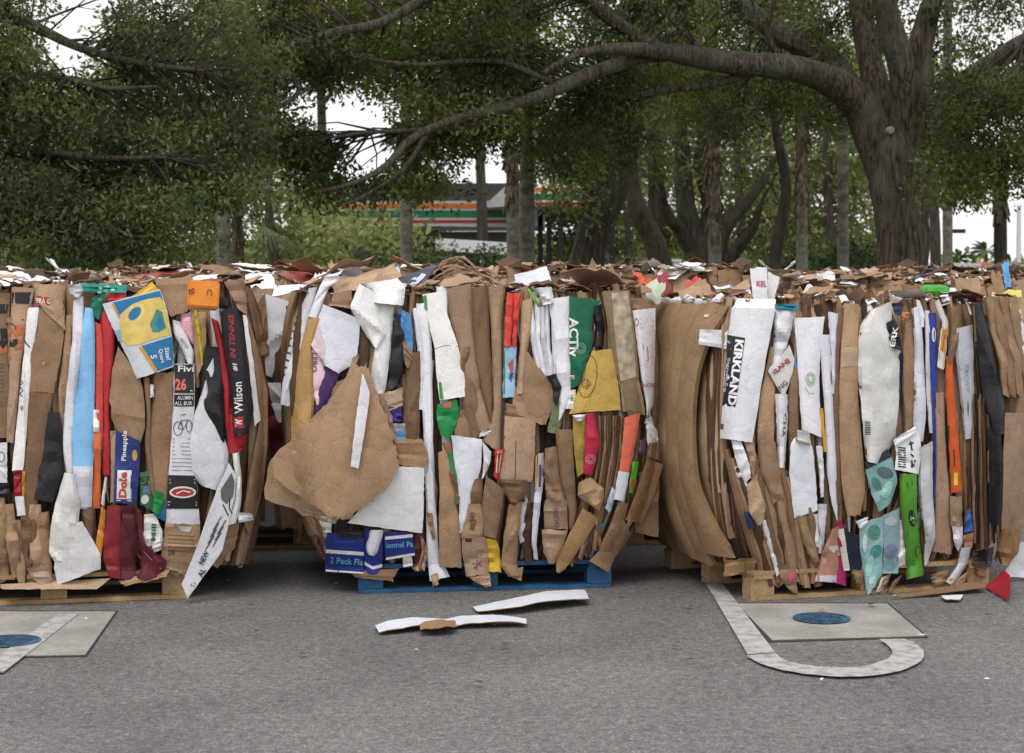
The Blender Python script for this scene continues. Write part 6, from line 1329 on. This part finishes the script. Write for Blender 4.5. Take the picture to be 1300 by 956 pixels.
# --- oak on the left, its trunk outside the frame
ol = empty('live_oak', (at(-150, 400, 16.8).x, 19.3, .1)); mb = MB(); sk2 = []
Zt = 19.3
limb(mb, [(-150, 530, Zt, 45), (-150, 400, Zt, 36), (-145, 280, Zt, 34), (-140, 180, Zt, 30)], 14, .16)
sk2 += limb(mb, [(-145, 220, Zt, 20), (-80, 150, 19, 14), (-20, 110, 18.6, 8), (40, 96, 18.3, 5), (85, 100, 18, 3.6), (140, 112, 17.7, 3), (200, 110, 17.4, 2)], 8)
sk2 += limb(mb, [(84, 101, 18, 3.2), (66, 125, 18, 3), (46, 142, 18, 2.6), (30, 162, 18, 2), (10, 185, 18, 1.4)], 6)
sk2 += limb(mb, [(-145, 240, Zt, 18), (-60, 200, 18.8, 10), (30, 190, 18.2, 6), (120, 200, 17.6, 4), (210, 200, 17.2, 2)], 8)
sk2 += limb(mb, [(-145, 290, Zt, 14), (-60, 285, 18.5, 8), (20, 292, 18, 3), (70, 298, 17.6, 2), (110, 312, 17.4, 2), (145, 325, 17.2, 1.4)], 7)
sk2 += limb(mb, [(-140, 190, Zt, 20), (-80, 60, 19, 14), (0, 20, 18.6, 9), (100, 60, 18.2, 6), (180, 80, 17.8, 4), (260, 90, 17.5, 2)], 8)
sk2 += limb(mb, [(-140, 180, Zt, 20), (-110, 0, 19.5, 14), (-40, -100, 19.5, 9), (60, -160, 19.5, 5)], 8)
mb.build('trunk', OAKBARK, ol)
C2 = regions([(-80, 330, -60, 60, 17.6, 20.5, 100), (-80, 350, 50, 170, 17.8, 20, 130), (-80, 330, 150, 260, 17.4, 19.5, 140), (-80, 250, 240, 325, 17, 19, 110), (240, 330, 235, 262, 17.2, 18.6, 16)], HOLES + [(150, 170, 5, 4), (45, 322, 16, 9), (295, 275, 26, 30)])
C2b = regions([(-420, 250, -400, -60, 15, 22, 70), (-420, -80, -60, 330, 16, 21, 90)])  # unseen clumps above and left of view, put in as shading foliage
tw = MB(); twigs(tw, C2, sk2, .008); tw.build('twigs', DARKBARK, ol)
leafmesh('crown', [tuple(c) for c in C2], [random.uniform(.14, .40) for _ in C2], 150, .062, leaf_mat('oak_leaves_left', ['2e3925', '485436', '626d48', '7f8458', '6c754d', '979868']), ol)
leafmesh('outer_crown', [tuple(c) for c in C2b], [random.uniform(.5, .8) for _ in C2b], 90, .16, OAKLEAF, ol)
tag(ol, 'live oak whose dense foliage fills the upper left down to the left bale', 'tree')

# --- trunks behind
def simple_tree(name, label, trunks, mat, crown, Zc, per=90, size=.14, rad=(.4, .8), leaf=None, cat='tree', group=None):
    p0 = trunks[0][0]; e = empty(name, (at(p0[0], 400, p0[2]).x, p0[2], .1)); mb = MB(); sk = []
    for tpts in trunks: sk += limb(mb, tpts, 10, .16)
    mb.build('trunk', mat, e)
    if crown:
        C = regions(crown, Zc or ()); tw = MB(); twigs(tw, C, sk, .02, .6)
        if len(tw.v) > 120: tw.build('twigs', DARKBARK, e)
        leafmesh('crown', [tuple(c) for c in C], [random.uniform(*rad) for _ in C], per, size, leaf or BACKLEAF, e)
    tag(e, label, cat, group); return e
BH = HOLES + [(1240, 290, 62, 70)]
simple_tree('oak_tree', 'leaning forked oak trunk in the middle, behind the right half of the middle bale',
    [[(728, 480, 30, 34), (735, 400, 30, 28), (742, 345, 30, 24), (752, 300, 30, 21), (768, 262, 30, 21), (785, 225, 30, 18), (795, 180, 30, 15), (805, 140, 30, 13), (812, 90, 30, 10), (820, 20, 30, 7)],
     [(760, 290, 30, 15), (752, 262, 30.3, 10), (752, 225, 30.6, 9), (760, 180, 30.9, 8), (765, 130, 31.2, 5)]], DARKBARK,
    [(700, 900, -40, 170, 28, 33, 60), (690, 760, 160, 270, 28, 31, 26)], BH, 110, .10, (.35, .6), OAKLEAF)
simple_tree('oak_tree', 'dark curved trunk leaning left beside a slim straight one',
    [[(852, 480, 34, 16), (846, 380, 34, 14), (838, 330, 34, 14), (822, 290, 34, 13), (808, 262, 34, 12), (802, 225, 34, 9), (800, 170, 34, 7), (790, 90, 34, 4)]], DARKBARK,
    [(770, 900, -20, 220, 33, 38, 60)], BH, 90, .12, (.4, .7), OAKLEAF)
simple_tree('oak_tree', 'dark oak dividing low into several curved stems, behind the brown side boards',
    [[(898, 480, 38, 34), (895, 400, 38, 30), (890, 350, 38, 26), (885, 310, 38, 16), (872, 270, 38, 13), (868, 230, 38, 12), (866, 190, 38, 10), (860, 120, 38, 7)],
     [(905, 350, 38, 20), (912, 310, 38, 13), (925, 280, 38, 11), (940, 265, 38, 9), (962, 240, 38, 6), (985, 200, 38, 4)],
     [(880, 320, 38, 11), (862, 290, 37.8, 9), (850, 278, 37.6, 8), (842, 255, 37.4, 6), (838, 220, 37.2, 4)],
     [(892, 310, 38, 10), (900, 260, 38, 9), (888, 210, 38, 8), (895, 150, 38, 6)],
     [(915, 345, 38, 12), (935, 318, 37.8, 8), (955, 290, 37.6, 6), (965, 260, 37.4, 4)]], DARKBARK,
    [(830, 1010, -20, 210, 36, 42, 90), (930, 1000, 200, 280, 38, 42, 16)], BH, 80, .14, (.5, .8), OAKLEAF)
simple_tree('oak_tree', 'slender dark trunk with a slight bend left of the two palm stems',
    [[(978, 480, 31, 9), (982, 380, 31, 8), (984, 330, 31, 8), (990, 290, 31, 7.5), (998, 250, 31, 7), (995, 210, 31, 7), (986, 170, 31, 6), (978, 110, 31, 5)]], DARKBARK,
    [(940, 1060, -20, 150, 29, 34, 46)], BH, 90, .11, (.4, .6), OAKLEAF)
# palms and posts of smooth grey stem
def palm(x, Z, r, ytop, label, shag=None, dark=False, fronds=None, head=None, lean=0):
    e = empty('palm_tree', (at(x, 400, Z).x, Z, .1)); mb = MB(); pts = [(x - lean, 520, Z, r * 1.1), (x - lean * .6, 420, Z, r), (x, 340, Z, r), (x + lean * .3, 250, Z, r * .97), (x + lean, 150, Z, r * .92), (x + lean * 1.4, 0, Z, r * .9), (x + lean * 1.8, ytop, Z, r * .85)]
    pts = [p for p in pts if p[1] >= ytop] 
    S = spline(wp(pts), 8); mb.tube([q[:3] for q in S], [q[3] * (1 + .05 * N1(i * .9, x)) for i, q in enumerate(S)], 12, 0, .05)
    mb.build('trunk', DARKBARK if dark else GREYBARK, e)
    if shag:
        sb = MB(); y0, y1 = shag; rr = random.Random(int(x))
        for k in range(int((y1 - y0) * .9)):
            y = rr.uniform(y0, y1); a = rr.uniform(0, 6.28); c = at(x + lean * max(0, (345 - y) / 195), y, Z); R_ = r / F * Z
            d = Vector((math.cos(a), math.sin(a), 0)); p = c + d * R_ * .8; L = rr.uniform(.15, .34); side = Vector((-d.y, d.x, 0)) * R_ * .35
            q = p + d * R_ * rr.uniform(.3, .9) + Vector((0, 0, L * rr.choice((-1, -1, .7)))); sb.add([p - side, p + side, q + side * .4, q - side * .4, p + side * .2 - d * .05, q + d * -.03], [(0, 1, 2, 3), (0, 3, 5, 4), (1, 4, 5, 2)])
        sb.build('old_frond_bases', SHAG, e, smooth=False)
    if head is not None:
        fm = MB(); c = at(x + lean * 1.8, head, Z); rr = random.Random(int(x) + 5)
        for k in range(26):
            a = rr.uniform(0, 6.28); el = rr.uniform(-.7, 1.1); L = rr.uniform(.9, 1.4) * (fronds or 1)
            d = Vector((math.cos(a) * math.cos(el), math.sin(a) * math.cos(el), math.sin(el))); s_ = d.cross(Vector((0, 0, 1))).normalized()
            tip0 = c + d * L * .55; fm.tube([c, c + d * L * .3, tip0], [.02, .014, .01], 4, 0, cap=False)
            for j in range(-7, 8):
                an = j * .17; dd = (d * math.cos(an) + s_ * math.sin(an)); e1 = tip0 + dd * L * .3; e2 = tip0 + dd * L * .55 - Vector((0, 0, .10 * L + .05 * abs(j) * L * .3)); w = dd.cross(Vector((0, 0, 1))).normalized() * .018 * (fronds or 1)
                fm.add([tip0, e1 + w, e2, e1 - w], [(0, 1, 2, 3)])
        fm.build('fronds', BUSHLEAF2, e, smooth=False)
    tag(e, label, 'palm'); return e
BUSHLEAF2 = plain('palm_green', '4c5f2c', .6, 0, .3, 3)
palm(284, 26, 9, -220, 'thick grey palm stem above the right part of the left bale')
palm(302, 29, 6, 262, 'short palm with green fan fronds just right of the thick grey stem', shag=(290, 345), head=262, fronds=.8, dark=True)
palm(516, 27, 8, -200, 'grey palm stem above the middle bale, left of the arched board heap')
palm(652, 27, 8.5, -200, 'darker palm stem with shaggy top left of the smooth pale one', shag=(170, 245), lean=-3)
palm(669, 25, 10, -200, 'smooth pale grey palm stem right of the shaggy darker one')
palm(829, 36, 7, -160, 'slim straight stem beside the dark curved trunk', dark=True)
palm(908, 28, 8.5, -200, 'palm stem with long shaggy brown frond bases behind the tilted tan board', shag=(120, 288), lean=-4)
palm(1018, 30, 7.5, -200, 'narrow palm stem shaggy in its upper part, left of the pale bare stem', shag=(140, 280))
palm(1070, 28, 7.5, 120, 'pale bare stem left of the big oak trunk')
palm(1203, 32, 6.5, -160, 'slim palm stem right of the big oak trunk', head=None)
palm(1270, 27, 8.5, 226, 'palm stem with a ragged brown head near the right edge', shag=(228, 262), dark=True)

# --- dense wood behind
for i, (x0, x1, y0, y1, Z, n, lab) in enumerate((
    (-60, 130, 60, 345, 52, 120, 'leafy tree far behind the left end of the left bale'),
    (110, 300, 40, 345, 58, 120, 'leafy tree far behind the yellow detergent box'),
    (270, 420, 170, 350, 50, 50, 'loose yellow green tree behind the gap left of the middle bale'),
    (400, 520, 292, 350, 47, 26, 'pale green tree in front of the striped roof edge, left part'),
    (505, 600, 225, 300, 66, 16, 'thin pale tree above the striped roof edge'),
    (690, 800, 150, 345, 66, 80, 'dense green tree behind the leaning forked oak'),
    (780, 900, 60, 345, 70, 110, 'dense green tree behind the dark curved trunk'),
    (880, 1000, 60, 330, 64, 110, 'yellowish green tree behind the many stemmed oak'),
    (985, 1120, 60, 330, 60, 130, 'dark green tree left behind the big oak trunk'),
    (1160, 1210, 60, 240, 50, 16, 'green tree right behind the big oak trunk'),
    (520, 700, -30, 175, 55, 60, 'green tree above the white carport'),
    (300, 520, -30, 110, 54, 60, 'green tree high behind the long limb of the big oak'))):
    xm = (x0 + x1) / 2; c0 = at(xm, 400, Z)
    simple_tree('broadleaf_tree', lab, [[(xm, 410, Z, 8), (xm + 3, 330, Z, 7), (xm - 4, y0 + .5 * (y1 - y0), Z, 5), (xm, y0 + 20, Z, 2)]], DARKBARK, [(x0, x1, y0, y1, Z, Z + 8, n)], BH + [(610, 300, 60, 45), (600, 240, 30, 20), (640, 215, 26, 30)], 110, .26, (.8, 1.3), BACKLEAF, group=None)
# shrubs
for x0, x1, y0, y1, Z, n, lab in ((1082, 1106, 322, 372, 34, 30, 'dark rounded shrub at the left foot of the big oak'), (1050, 1090, 318, 372, 36, 30, 'dark shrub behind the pale bare stem'), (985, 1050, 335, 372, 40, 26, 'low shrub between the slender trunk and the pale bare stem'),
    (560, 640, 322, 372, 42, 26, 'grey green shrub below the white carport'), (470, 560, 326, 372, 40, 30, 'bright green shrub beside the grey palm stem'), (700, 830, 325, 372, 60, 40, 'pale green shrub behind the dark columns'), (60, 260, 318, 372, 40, 60, 'low shrub row behind the left bale'), (800, 960, 322, 372, 58, 40, 'shrub behind the many stemmed oak')):
    e = empty('shrub', (at((x0 + x1) / 2, 400, Z).x, Z, .1)); C = regions([(x0, x1, y0, y1, Z, Z + 2, n)]); m2 = MB()
    for c in C[:10]: m2.tube([Vector((c.x, c.y, .1)), c], [.03, .01], 5)
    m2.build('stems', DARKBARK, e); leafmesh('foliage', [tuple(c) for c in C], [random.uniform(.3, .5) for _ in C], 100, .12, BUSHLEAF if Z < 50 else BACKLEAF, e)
    tag(e, lab, 'shrub')
# far line of trees along the horizon, beyond the lot
C = [Vector((random.uniform(-110, 110), random.uniform(175, 200), random.uniform(.3, 4.2 + 2 * N1(i * .37)))) for i in range(700)]
C = [c for c in C if not (c.x > 36 and c.z > 2.6)]
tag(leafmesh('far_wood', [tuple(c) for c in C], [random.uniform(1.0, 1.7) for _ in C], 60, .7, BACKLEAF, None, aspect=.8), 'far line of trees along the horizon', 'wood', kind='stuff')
def far_palm(x, Z, ytop, lab, k=1.0):
    e = empty('palm_tree', (at(x, 345, Z).x, Z, .1)); b = MB(); c = at(x, ytop, Z); b.tube([Vector((c.x, c.y, .1)), c], [.18, .14], 6); b.build('trunk', DARKBARK, e)
    fm = MB(); rr = random.Random(int(x))
    for q in range(22):
        a = rr.uniform(0, 6.28); el = rr.uniform(-.6, 1.1); d = Vector((math.cos(a) * math.cos(el), math.sin(a) * math.cos(el), math.sin(el))); s_ = d.cross(Vector((0, 0, 1))).normalized() * .22 * k; L = 1.5 * k
        fm.add([c, c + d * L * .6 + s_, c + d * L - Vector((0, 0, .3)), c + d * L * .6 - s_], [(0, 1, 2, 3)])
    fm.build('fronds', BUSHLEAF2, e, smooth=False); tag(e, lab, 'palm')
far_palm(1252, 150, 318, 'small far palm right of the lamp post, the taller one'); far_palm(1216, 170, 329, 'small far palm just right of the lamp post, the lower one'); far_palm(1284, 170, 334, 'far low palm at the right edge')

# ------------------------------------------------------------------ filling station and other buildings
WHT = plain('white_metal', 'd2d4d6', .5, 0, .04); DGL = plain('dark_glass', '1c2226', .2, 0, .2, 2); GREYU = plain('grey_soffit', 'a9a9a6', .7, 0, .06); BLKC = plain('black_paint', '1a1a1c', .5)
ROOF = mottled('dark_roof_shingle', '3a3531', '4e4842', 2, bump=.02)
SO, SG, SR = plain('orange_stripe', 'e07a2c', .5), plain('green_stripe', '1d7a52', .5), plain('red_stripe', 'b52c34', .5)
def bx(name, mat, x0, x1, y0, y1, z0, z1, parent):
    b = MB(); b.box(((x0 + x1) / 2, (y0 + y1) / 2, (z0 + z1) / 2), (x1 - x0, y1 - y0, z1 - z0)); return b.build(name, mat, parent, smooth=False)
def X(px, Z): return at(px, 345, Z).x
def Zh(py, Z): return at(650, py, Z).z
# shop
Zs = 60; xl, xr = X(376, Zs), X(692, Zs); st = empty('shop_building', ((xl + xr) / 2, Zs + 4, .1))
zt, zb = Zh(255, Zs), Zh(287, Zs)
bx('fascia', WHT, xl, xr, Zs, Zs + .4, zb, zt, st)
H_ = zt - zb
for nm, m, a, b_ in (('orange_stripe', SO, .70, .90), ('green_stripe', SG, .34, .62), ('red_stripe', SR, .12, .24)): bx(nm, m, xl + .2, xr - .6, Zs - .02, Zs - .003, zb + a * H_, zb + b_ * H_, st)
bx('soffit', GREYU, xl, xr, Zs + .41, Zs + 2, zb - .12, zb - .003, st)
b = MB(); r0 = zt + .003; b.add([(xl, Zs + .1, r0), (xr, Zs + .1, r0), (xr, Zs + 9, r0), (xl, Zs + 9, r0), (xl + 1, Zs + 1.2, r0 + .62), (xr - .8, Zs + 1.2, r0 + .62), (xr - .8, Zs + 8, r0 + .62), (xl + 1, Zs + 8, r0 + .62)], [(0, 1, 5, 4), (1, 2, 6, 5), (2, 3, 7, 6), (3, 0, 4, 7), (4, 5, 6, 7), (3, 2, 1, 0)]); b.build('roof', ROOF, st, smooth=False)
bx('wall', plain('shop_wall', '8d8a82', .8), xl + .3, xr - .3, Zs + 2.01, Zs + 8.5, .1, zb - .13, st)
for k in range(8): 
    w = (xr - xl - 1) / 8; o = bx('window', DGL, xl + .5 + k * w + .1, xl + .5 + (k + 1) * w - .1, Zs + 1.95, Zs + 2.0, .7, zb - .5, st)
for px in (403, 472, 608): bx('post', WHT, X(px, Zs), X(px, Zs) + .18, Zs + .5, Zs + .7, .1, zb - .125, st)
tag(st, 'long low shop with orange, green and red stripes on its white roof edge', 'shop')
# filling station canopy
Zc = 57; cl, cr_ = X(641, Zc), X(775, Zc); ct, cb = Zh(237, Zc), Zh(262, Zc); cn = empty('station_canopy', ((cl + cr_) / 2, Zc + 8, .1))
bx('fascia', WHT, cl, cr_, Zc, Zc + .3, cb, ct, cn)
H_ = ct - cb
for nm, m, a, b_ in (('orange_stripe', SO, .76, .95), ('green_stripe', SG, .34, .64), ('red_stripe', SR, .02, .22)): bx(nm, m, cl + .45, cr_, Zc - .02, Zc - .003, cb + a * H_, cb + b_ * H_, cn)
bx('side_fascia', WHT, cl, cl + .3, Zc + .31, Zc + 17, cb, ct, cn)
bx('deck', GREYU, cl + .31, cr_, Zc + .31, Zc + 17, cb + .03, ct - .05, cn)
b = MB(); xs = cl - .15; b.add([(cl, Zc + .05, ct + .0), (cl - .02, Zc + .05, cb), (xs - .6, Zc + 1.6, cb - .0), (xs - .1, Zc + 1.6, cb + .35), (cl - .01, Zc + 14, cb), (xs - .6, Zc + 14, cb)], [(0, 1, 2, 3), (1, 4, 5, 2)]); b.build('sloped_valance', WHT, cn, smooth=False)
for px, Zq in ((686, 60), (697, 59), (712, 58), (777, 66), (797, 62)): bx('column', BLKC, X(px - 3.2, Zq), X(px + 3.2, Zq), Zq, Zq + .3, .1, cb + .0, cn)
tag(cn, 'filling station canopy on black columns with striped white edge', 'canopy')
# white carport
Zp = 50; pc = empty('carport', (X(600, Zp), Zp + 2, .1)); b = MB(); a0, a1 = X(553, Zp), X(644, Zp); t0, t1 = Zh(302, Zp), Zh(308, Zp); u0, u1 = Zh(318, Zp), Zh(323, Zp)
b.add([(a0, Zp, u0), (a1, Zp, u1), (a1, Zp, t1), (a0, Zp, t0), (a0, Zp + 4, u0), (a1, Zp + 4, u1), (a1, Zp + 4, t1), (a0, Zp + 4, t0)], [(0, 1, 2, 3), (5, 4, 7, 6), (1, 5, 6, 2), (4, 0, 3, 7), (3, 2, 6, 7), (4, 5, 1, 0)]); b.build('roof_box', WHT, pc, smooth=False)
for px in (560, 609, 640):
    for dy in (.1, 3.8): bx('post', WHT, X(px, Zp), X(px, Zp) + .12, Zp + dy, Zp + dy + .12, .1, Zh(324, Zp), pc)
tag(pc, 'low white carport roof on thin posts beneath the striped shop edge', 'carport')
# small signs beyond the bales
def sign(px0, px1, py0, py1, Z, lab, words, band):
    e = empty('roadside_sign', (X((px0 + px1) / 2, Z), Z, .1)); o = bx('sign_panel', WHT, X(px0, Z), X(px1, Z), Z, Z + .12, Zh(py1, Z), Zh(py0, Z), e)
    inf = dict(obj=o, bvh=BVHTree.FromPolygons([tuple(wmat(e) @ v.co) for v in o.data.vertices], [tuple(p.vertices) for p in o.data.polygons]), B=C_, cen=(0, 0), off=0)
    cols_ = [ink(h) for h in ('b04a4a', 'c98a3a', '3f7a5a', '4a6aa8', 'c2b04a', '8a3a5a')]; n = 6; w = (px1 - px0 - 2) / n
    for k in range(n): decal(inf, [(px0 + 1 + k * w, py1 - band), (px0 + 1 + (k + 1) * w, py1 - band), (px0 + 1 + (k + 1) * w, py1 - 1), (px0 + 1 + k * w, py1 - 1)], cols_[(k * 5) % 6], lift=.01)
    strokes(inf, [[(px0 + 3, py0 + 4), (px1 - 3, py0 + 4)]], 1.6, ink('c47a82' if band > 5 else '9a9aa0'), lift=.01)
    for px in (px0 + 4, px1 - 6): bx('sign_post', BLKC, X(px, Z), X(px, Z) + .07, Z + .03, Z + .09, .1, Zh(py1, Z), e)
    tag(e, lab, 'sign')
sign(841, 865, 329, 344, 44, 'small white sign with a coloured lower band, left of the many stemmed oak', '', 6)
sign(766, 795, 336, 346, 46, 'flatter white sign with a thin coloured foot, right of the leaning forked oak', '', 3)
# pump seen pink beside the leaning oak
pm = empty('fuel_pump', (X(706, 50), 50, .1)); bx('body', plain('pale_pink_paint', 'c8a79c', .6), X(701, 50), X(711, 50), 50, 50.6, .1, Zh(332, 50), pm); bx('screen', DGL, X(703, 50), X(709, 50), 49.98, 49.997, Zh(342, 50), Zh(336, 50), pm); tag(pm, 'pale pink fuel pump between the dark columns and the leaning oak', 'fuel pump')
# dark parked vehicles behind on the left of the shop
def van(x, Z, c, lab):
    e = empty('parked_car', (x, Z, .1)); b = MB(); prof = [(-2.2, .3), (-2.25, .8), (-1.6, .95), (-.9, 1.42), (.8, 1.45), (1.7, .98), (2.2, .88), (2.25, .3)]; n = len(prof)
    V = [(x + a, Z + s_, z + .1) for s_ in (0, 1.7) for a, z in prof]; b.add(V, [tuple(range(n)), tuple(range(2 * n - 1, n - 1, -1))] + [(i, n + i, n + (i + 1) % n, (i + 1) % n) for i in range(n)])
    b.build('body', plain(c + 'car', c, .25), e, smooth=False)
    b = MB(); b.add([(x - 1.4, Z - .01, 1.1), (x + 1.35, Z - .01, 1.1), (x + .75, Z - .01, 1.46), (x - .85, Z - .01, 1.46)], [(0, 1, 2, 3)]); b.build('side_window', DGL, e, smooth=False)
    for a in (-1.4, 1.4):
        w = MB(); w.tube([(x + a, Z - .03, .42), (x + a, Z + .2, .42)], [.32, .32], 16); t_ = w.build('wheel', BLKC, e); w = MB(); w.tube([(x + a, Z - .045, .42), (x + a, Z - .031, .42)], [.18, .18], 12); w.build('rim', WHT, t_)
    tag(e, lab, 'car')
van(X(345, 48), 48, '#1b2430', 'dark car beneath the trees behind the gap left of the middle bale')
van(X(420, 52), 52, '#2a3038', 'dark car behind the middle bale, left of the grey palm stem')
# long white building and lamp post on the right
wb = empty('long_white_building', (X(1250, 150), 155, .1)); bx('wall', WHT, X(1176, 150), X(1420, 150), 150, 162, .1, Zh(337, 150) - .12, wb); bx('roof', plain('pale_roof', 'b9bfc6', .5), X(1175, 150), X(1422, 150), 149.6, 162.5, Zh(337, 150) - .117, Zh(334, 150), wb)
for k in range(16): bx('wall_joint', GREYU, X(1180 + 15 * k, 150), X(1180 + 15 * k, 150) + .25, 149.93, 149.997, .1, Zh(338, 150) - .13, wb)
tag(wb, 'long low white building on the horizon at the right', 'building')
lp = empty('street_lamp', (X(1207, 60), 60, .1)); b = MB(); b.tube([(X(1207, 60), 60, .1), (X(1207, 60), 60, Zh(295, 60))], [.07, .05], 8); b.build('pole', BLKC, lp); bx('lamp_head', BLKC, X(1208, 60), X(1224, 60), 59.85, 60.15, Zh(296, 60), Zh(291, 60), lp)
tag(lp, 'thin lamp post with a flat dark head right of the big oak', 'street lamp')
lp = empty('white_pole', (X(1293, 60), 60, .1)); b = MB(); b.tube([(X(1293, 60), 60, .1), (X(1293, 60), 60, Zh(262, 60))], [.09, .07], 8); b.build('shaft', WHT, lp); b = MB(); b.tube([(X(1293, 60), 60, Zh(262, 60)), (X(1293, 60), 60, Zh(258, 60))], [.1, .03], 8); b.build('cap', WHT, lp); tag(lp, 'thin pale pole at the right edge against the sky', 'pole')

# ------------------------------------------------------------------ fallen leaves and crumbs of paper on the lot
n = 170; V = []; Fc = []; mi = []
for k in range(n):
    x, y = random.uniform(-3.2, 3.2), 6.6 + 3.9 * random.random() ** .6
    a = random.uniform(0, 6.28); l = random.uniform(.008, .028); w = l * random.uniform(.3, .7); h = random.uniform(.014, .022); u = Vector((math.cos(a), math.sin(a), 0)); v_ = Vector((-u.y, u.x, 0))
    c = Vector((x, y, h)); b0 = len(V); V += [c - u * l, c + v_ * w + Vector((0, 0, random.uniform(0, .006))), c + u * l, c - v_ * w + Vector((0, 0, random.uniform(0, .006)))]; Fc.append((b0, b0 + 1, b0 + 2, b0 + 3)); mi.append(random.choice((0, 0, 0, 0, 0, 2, 2, 1)))
b = MB(); b.add(V, Fc); b.m = mi; tag(b.build('leaf_litter', [plain('dry_leaf', '5a452c', .9), WHITE[0], KRAFT[0]], smooth=False), 'fallen leaves and paper crumbs on the asphalt', 'litter', kind='stuff')
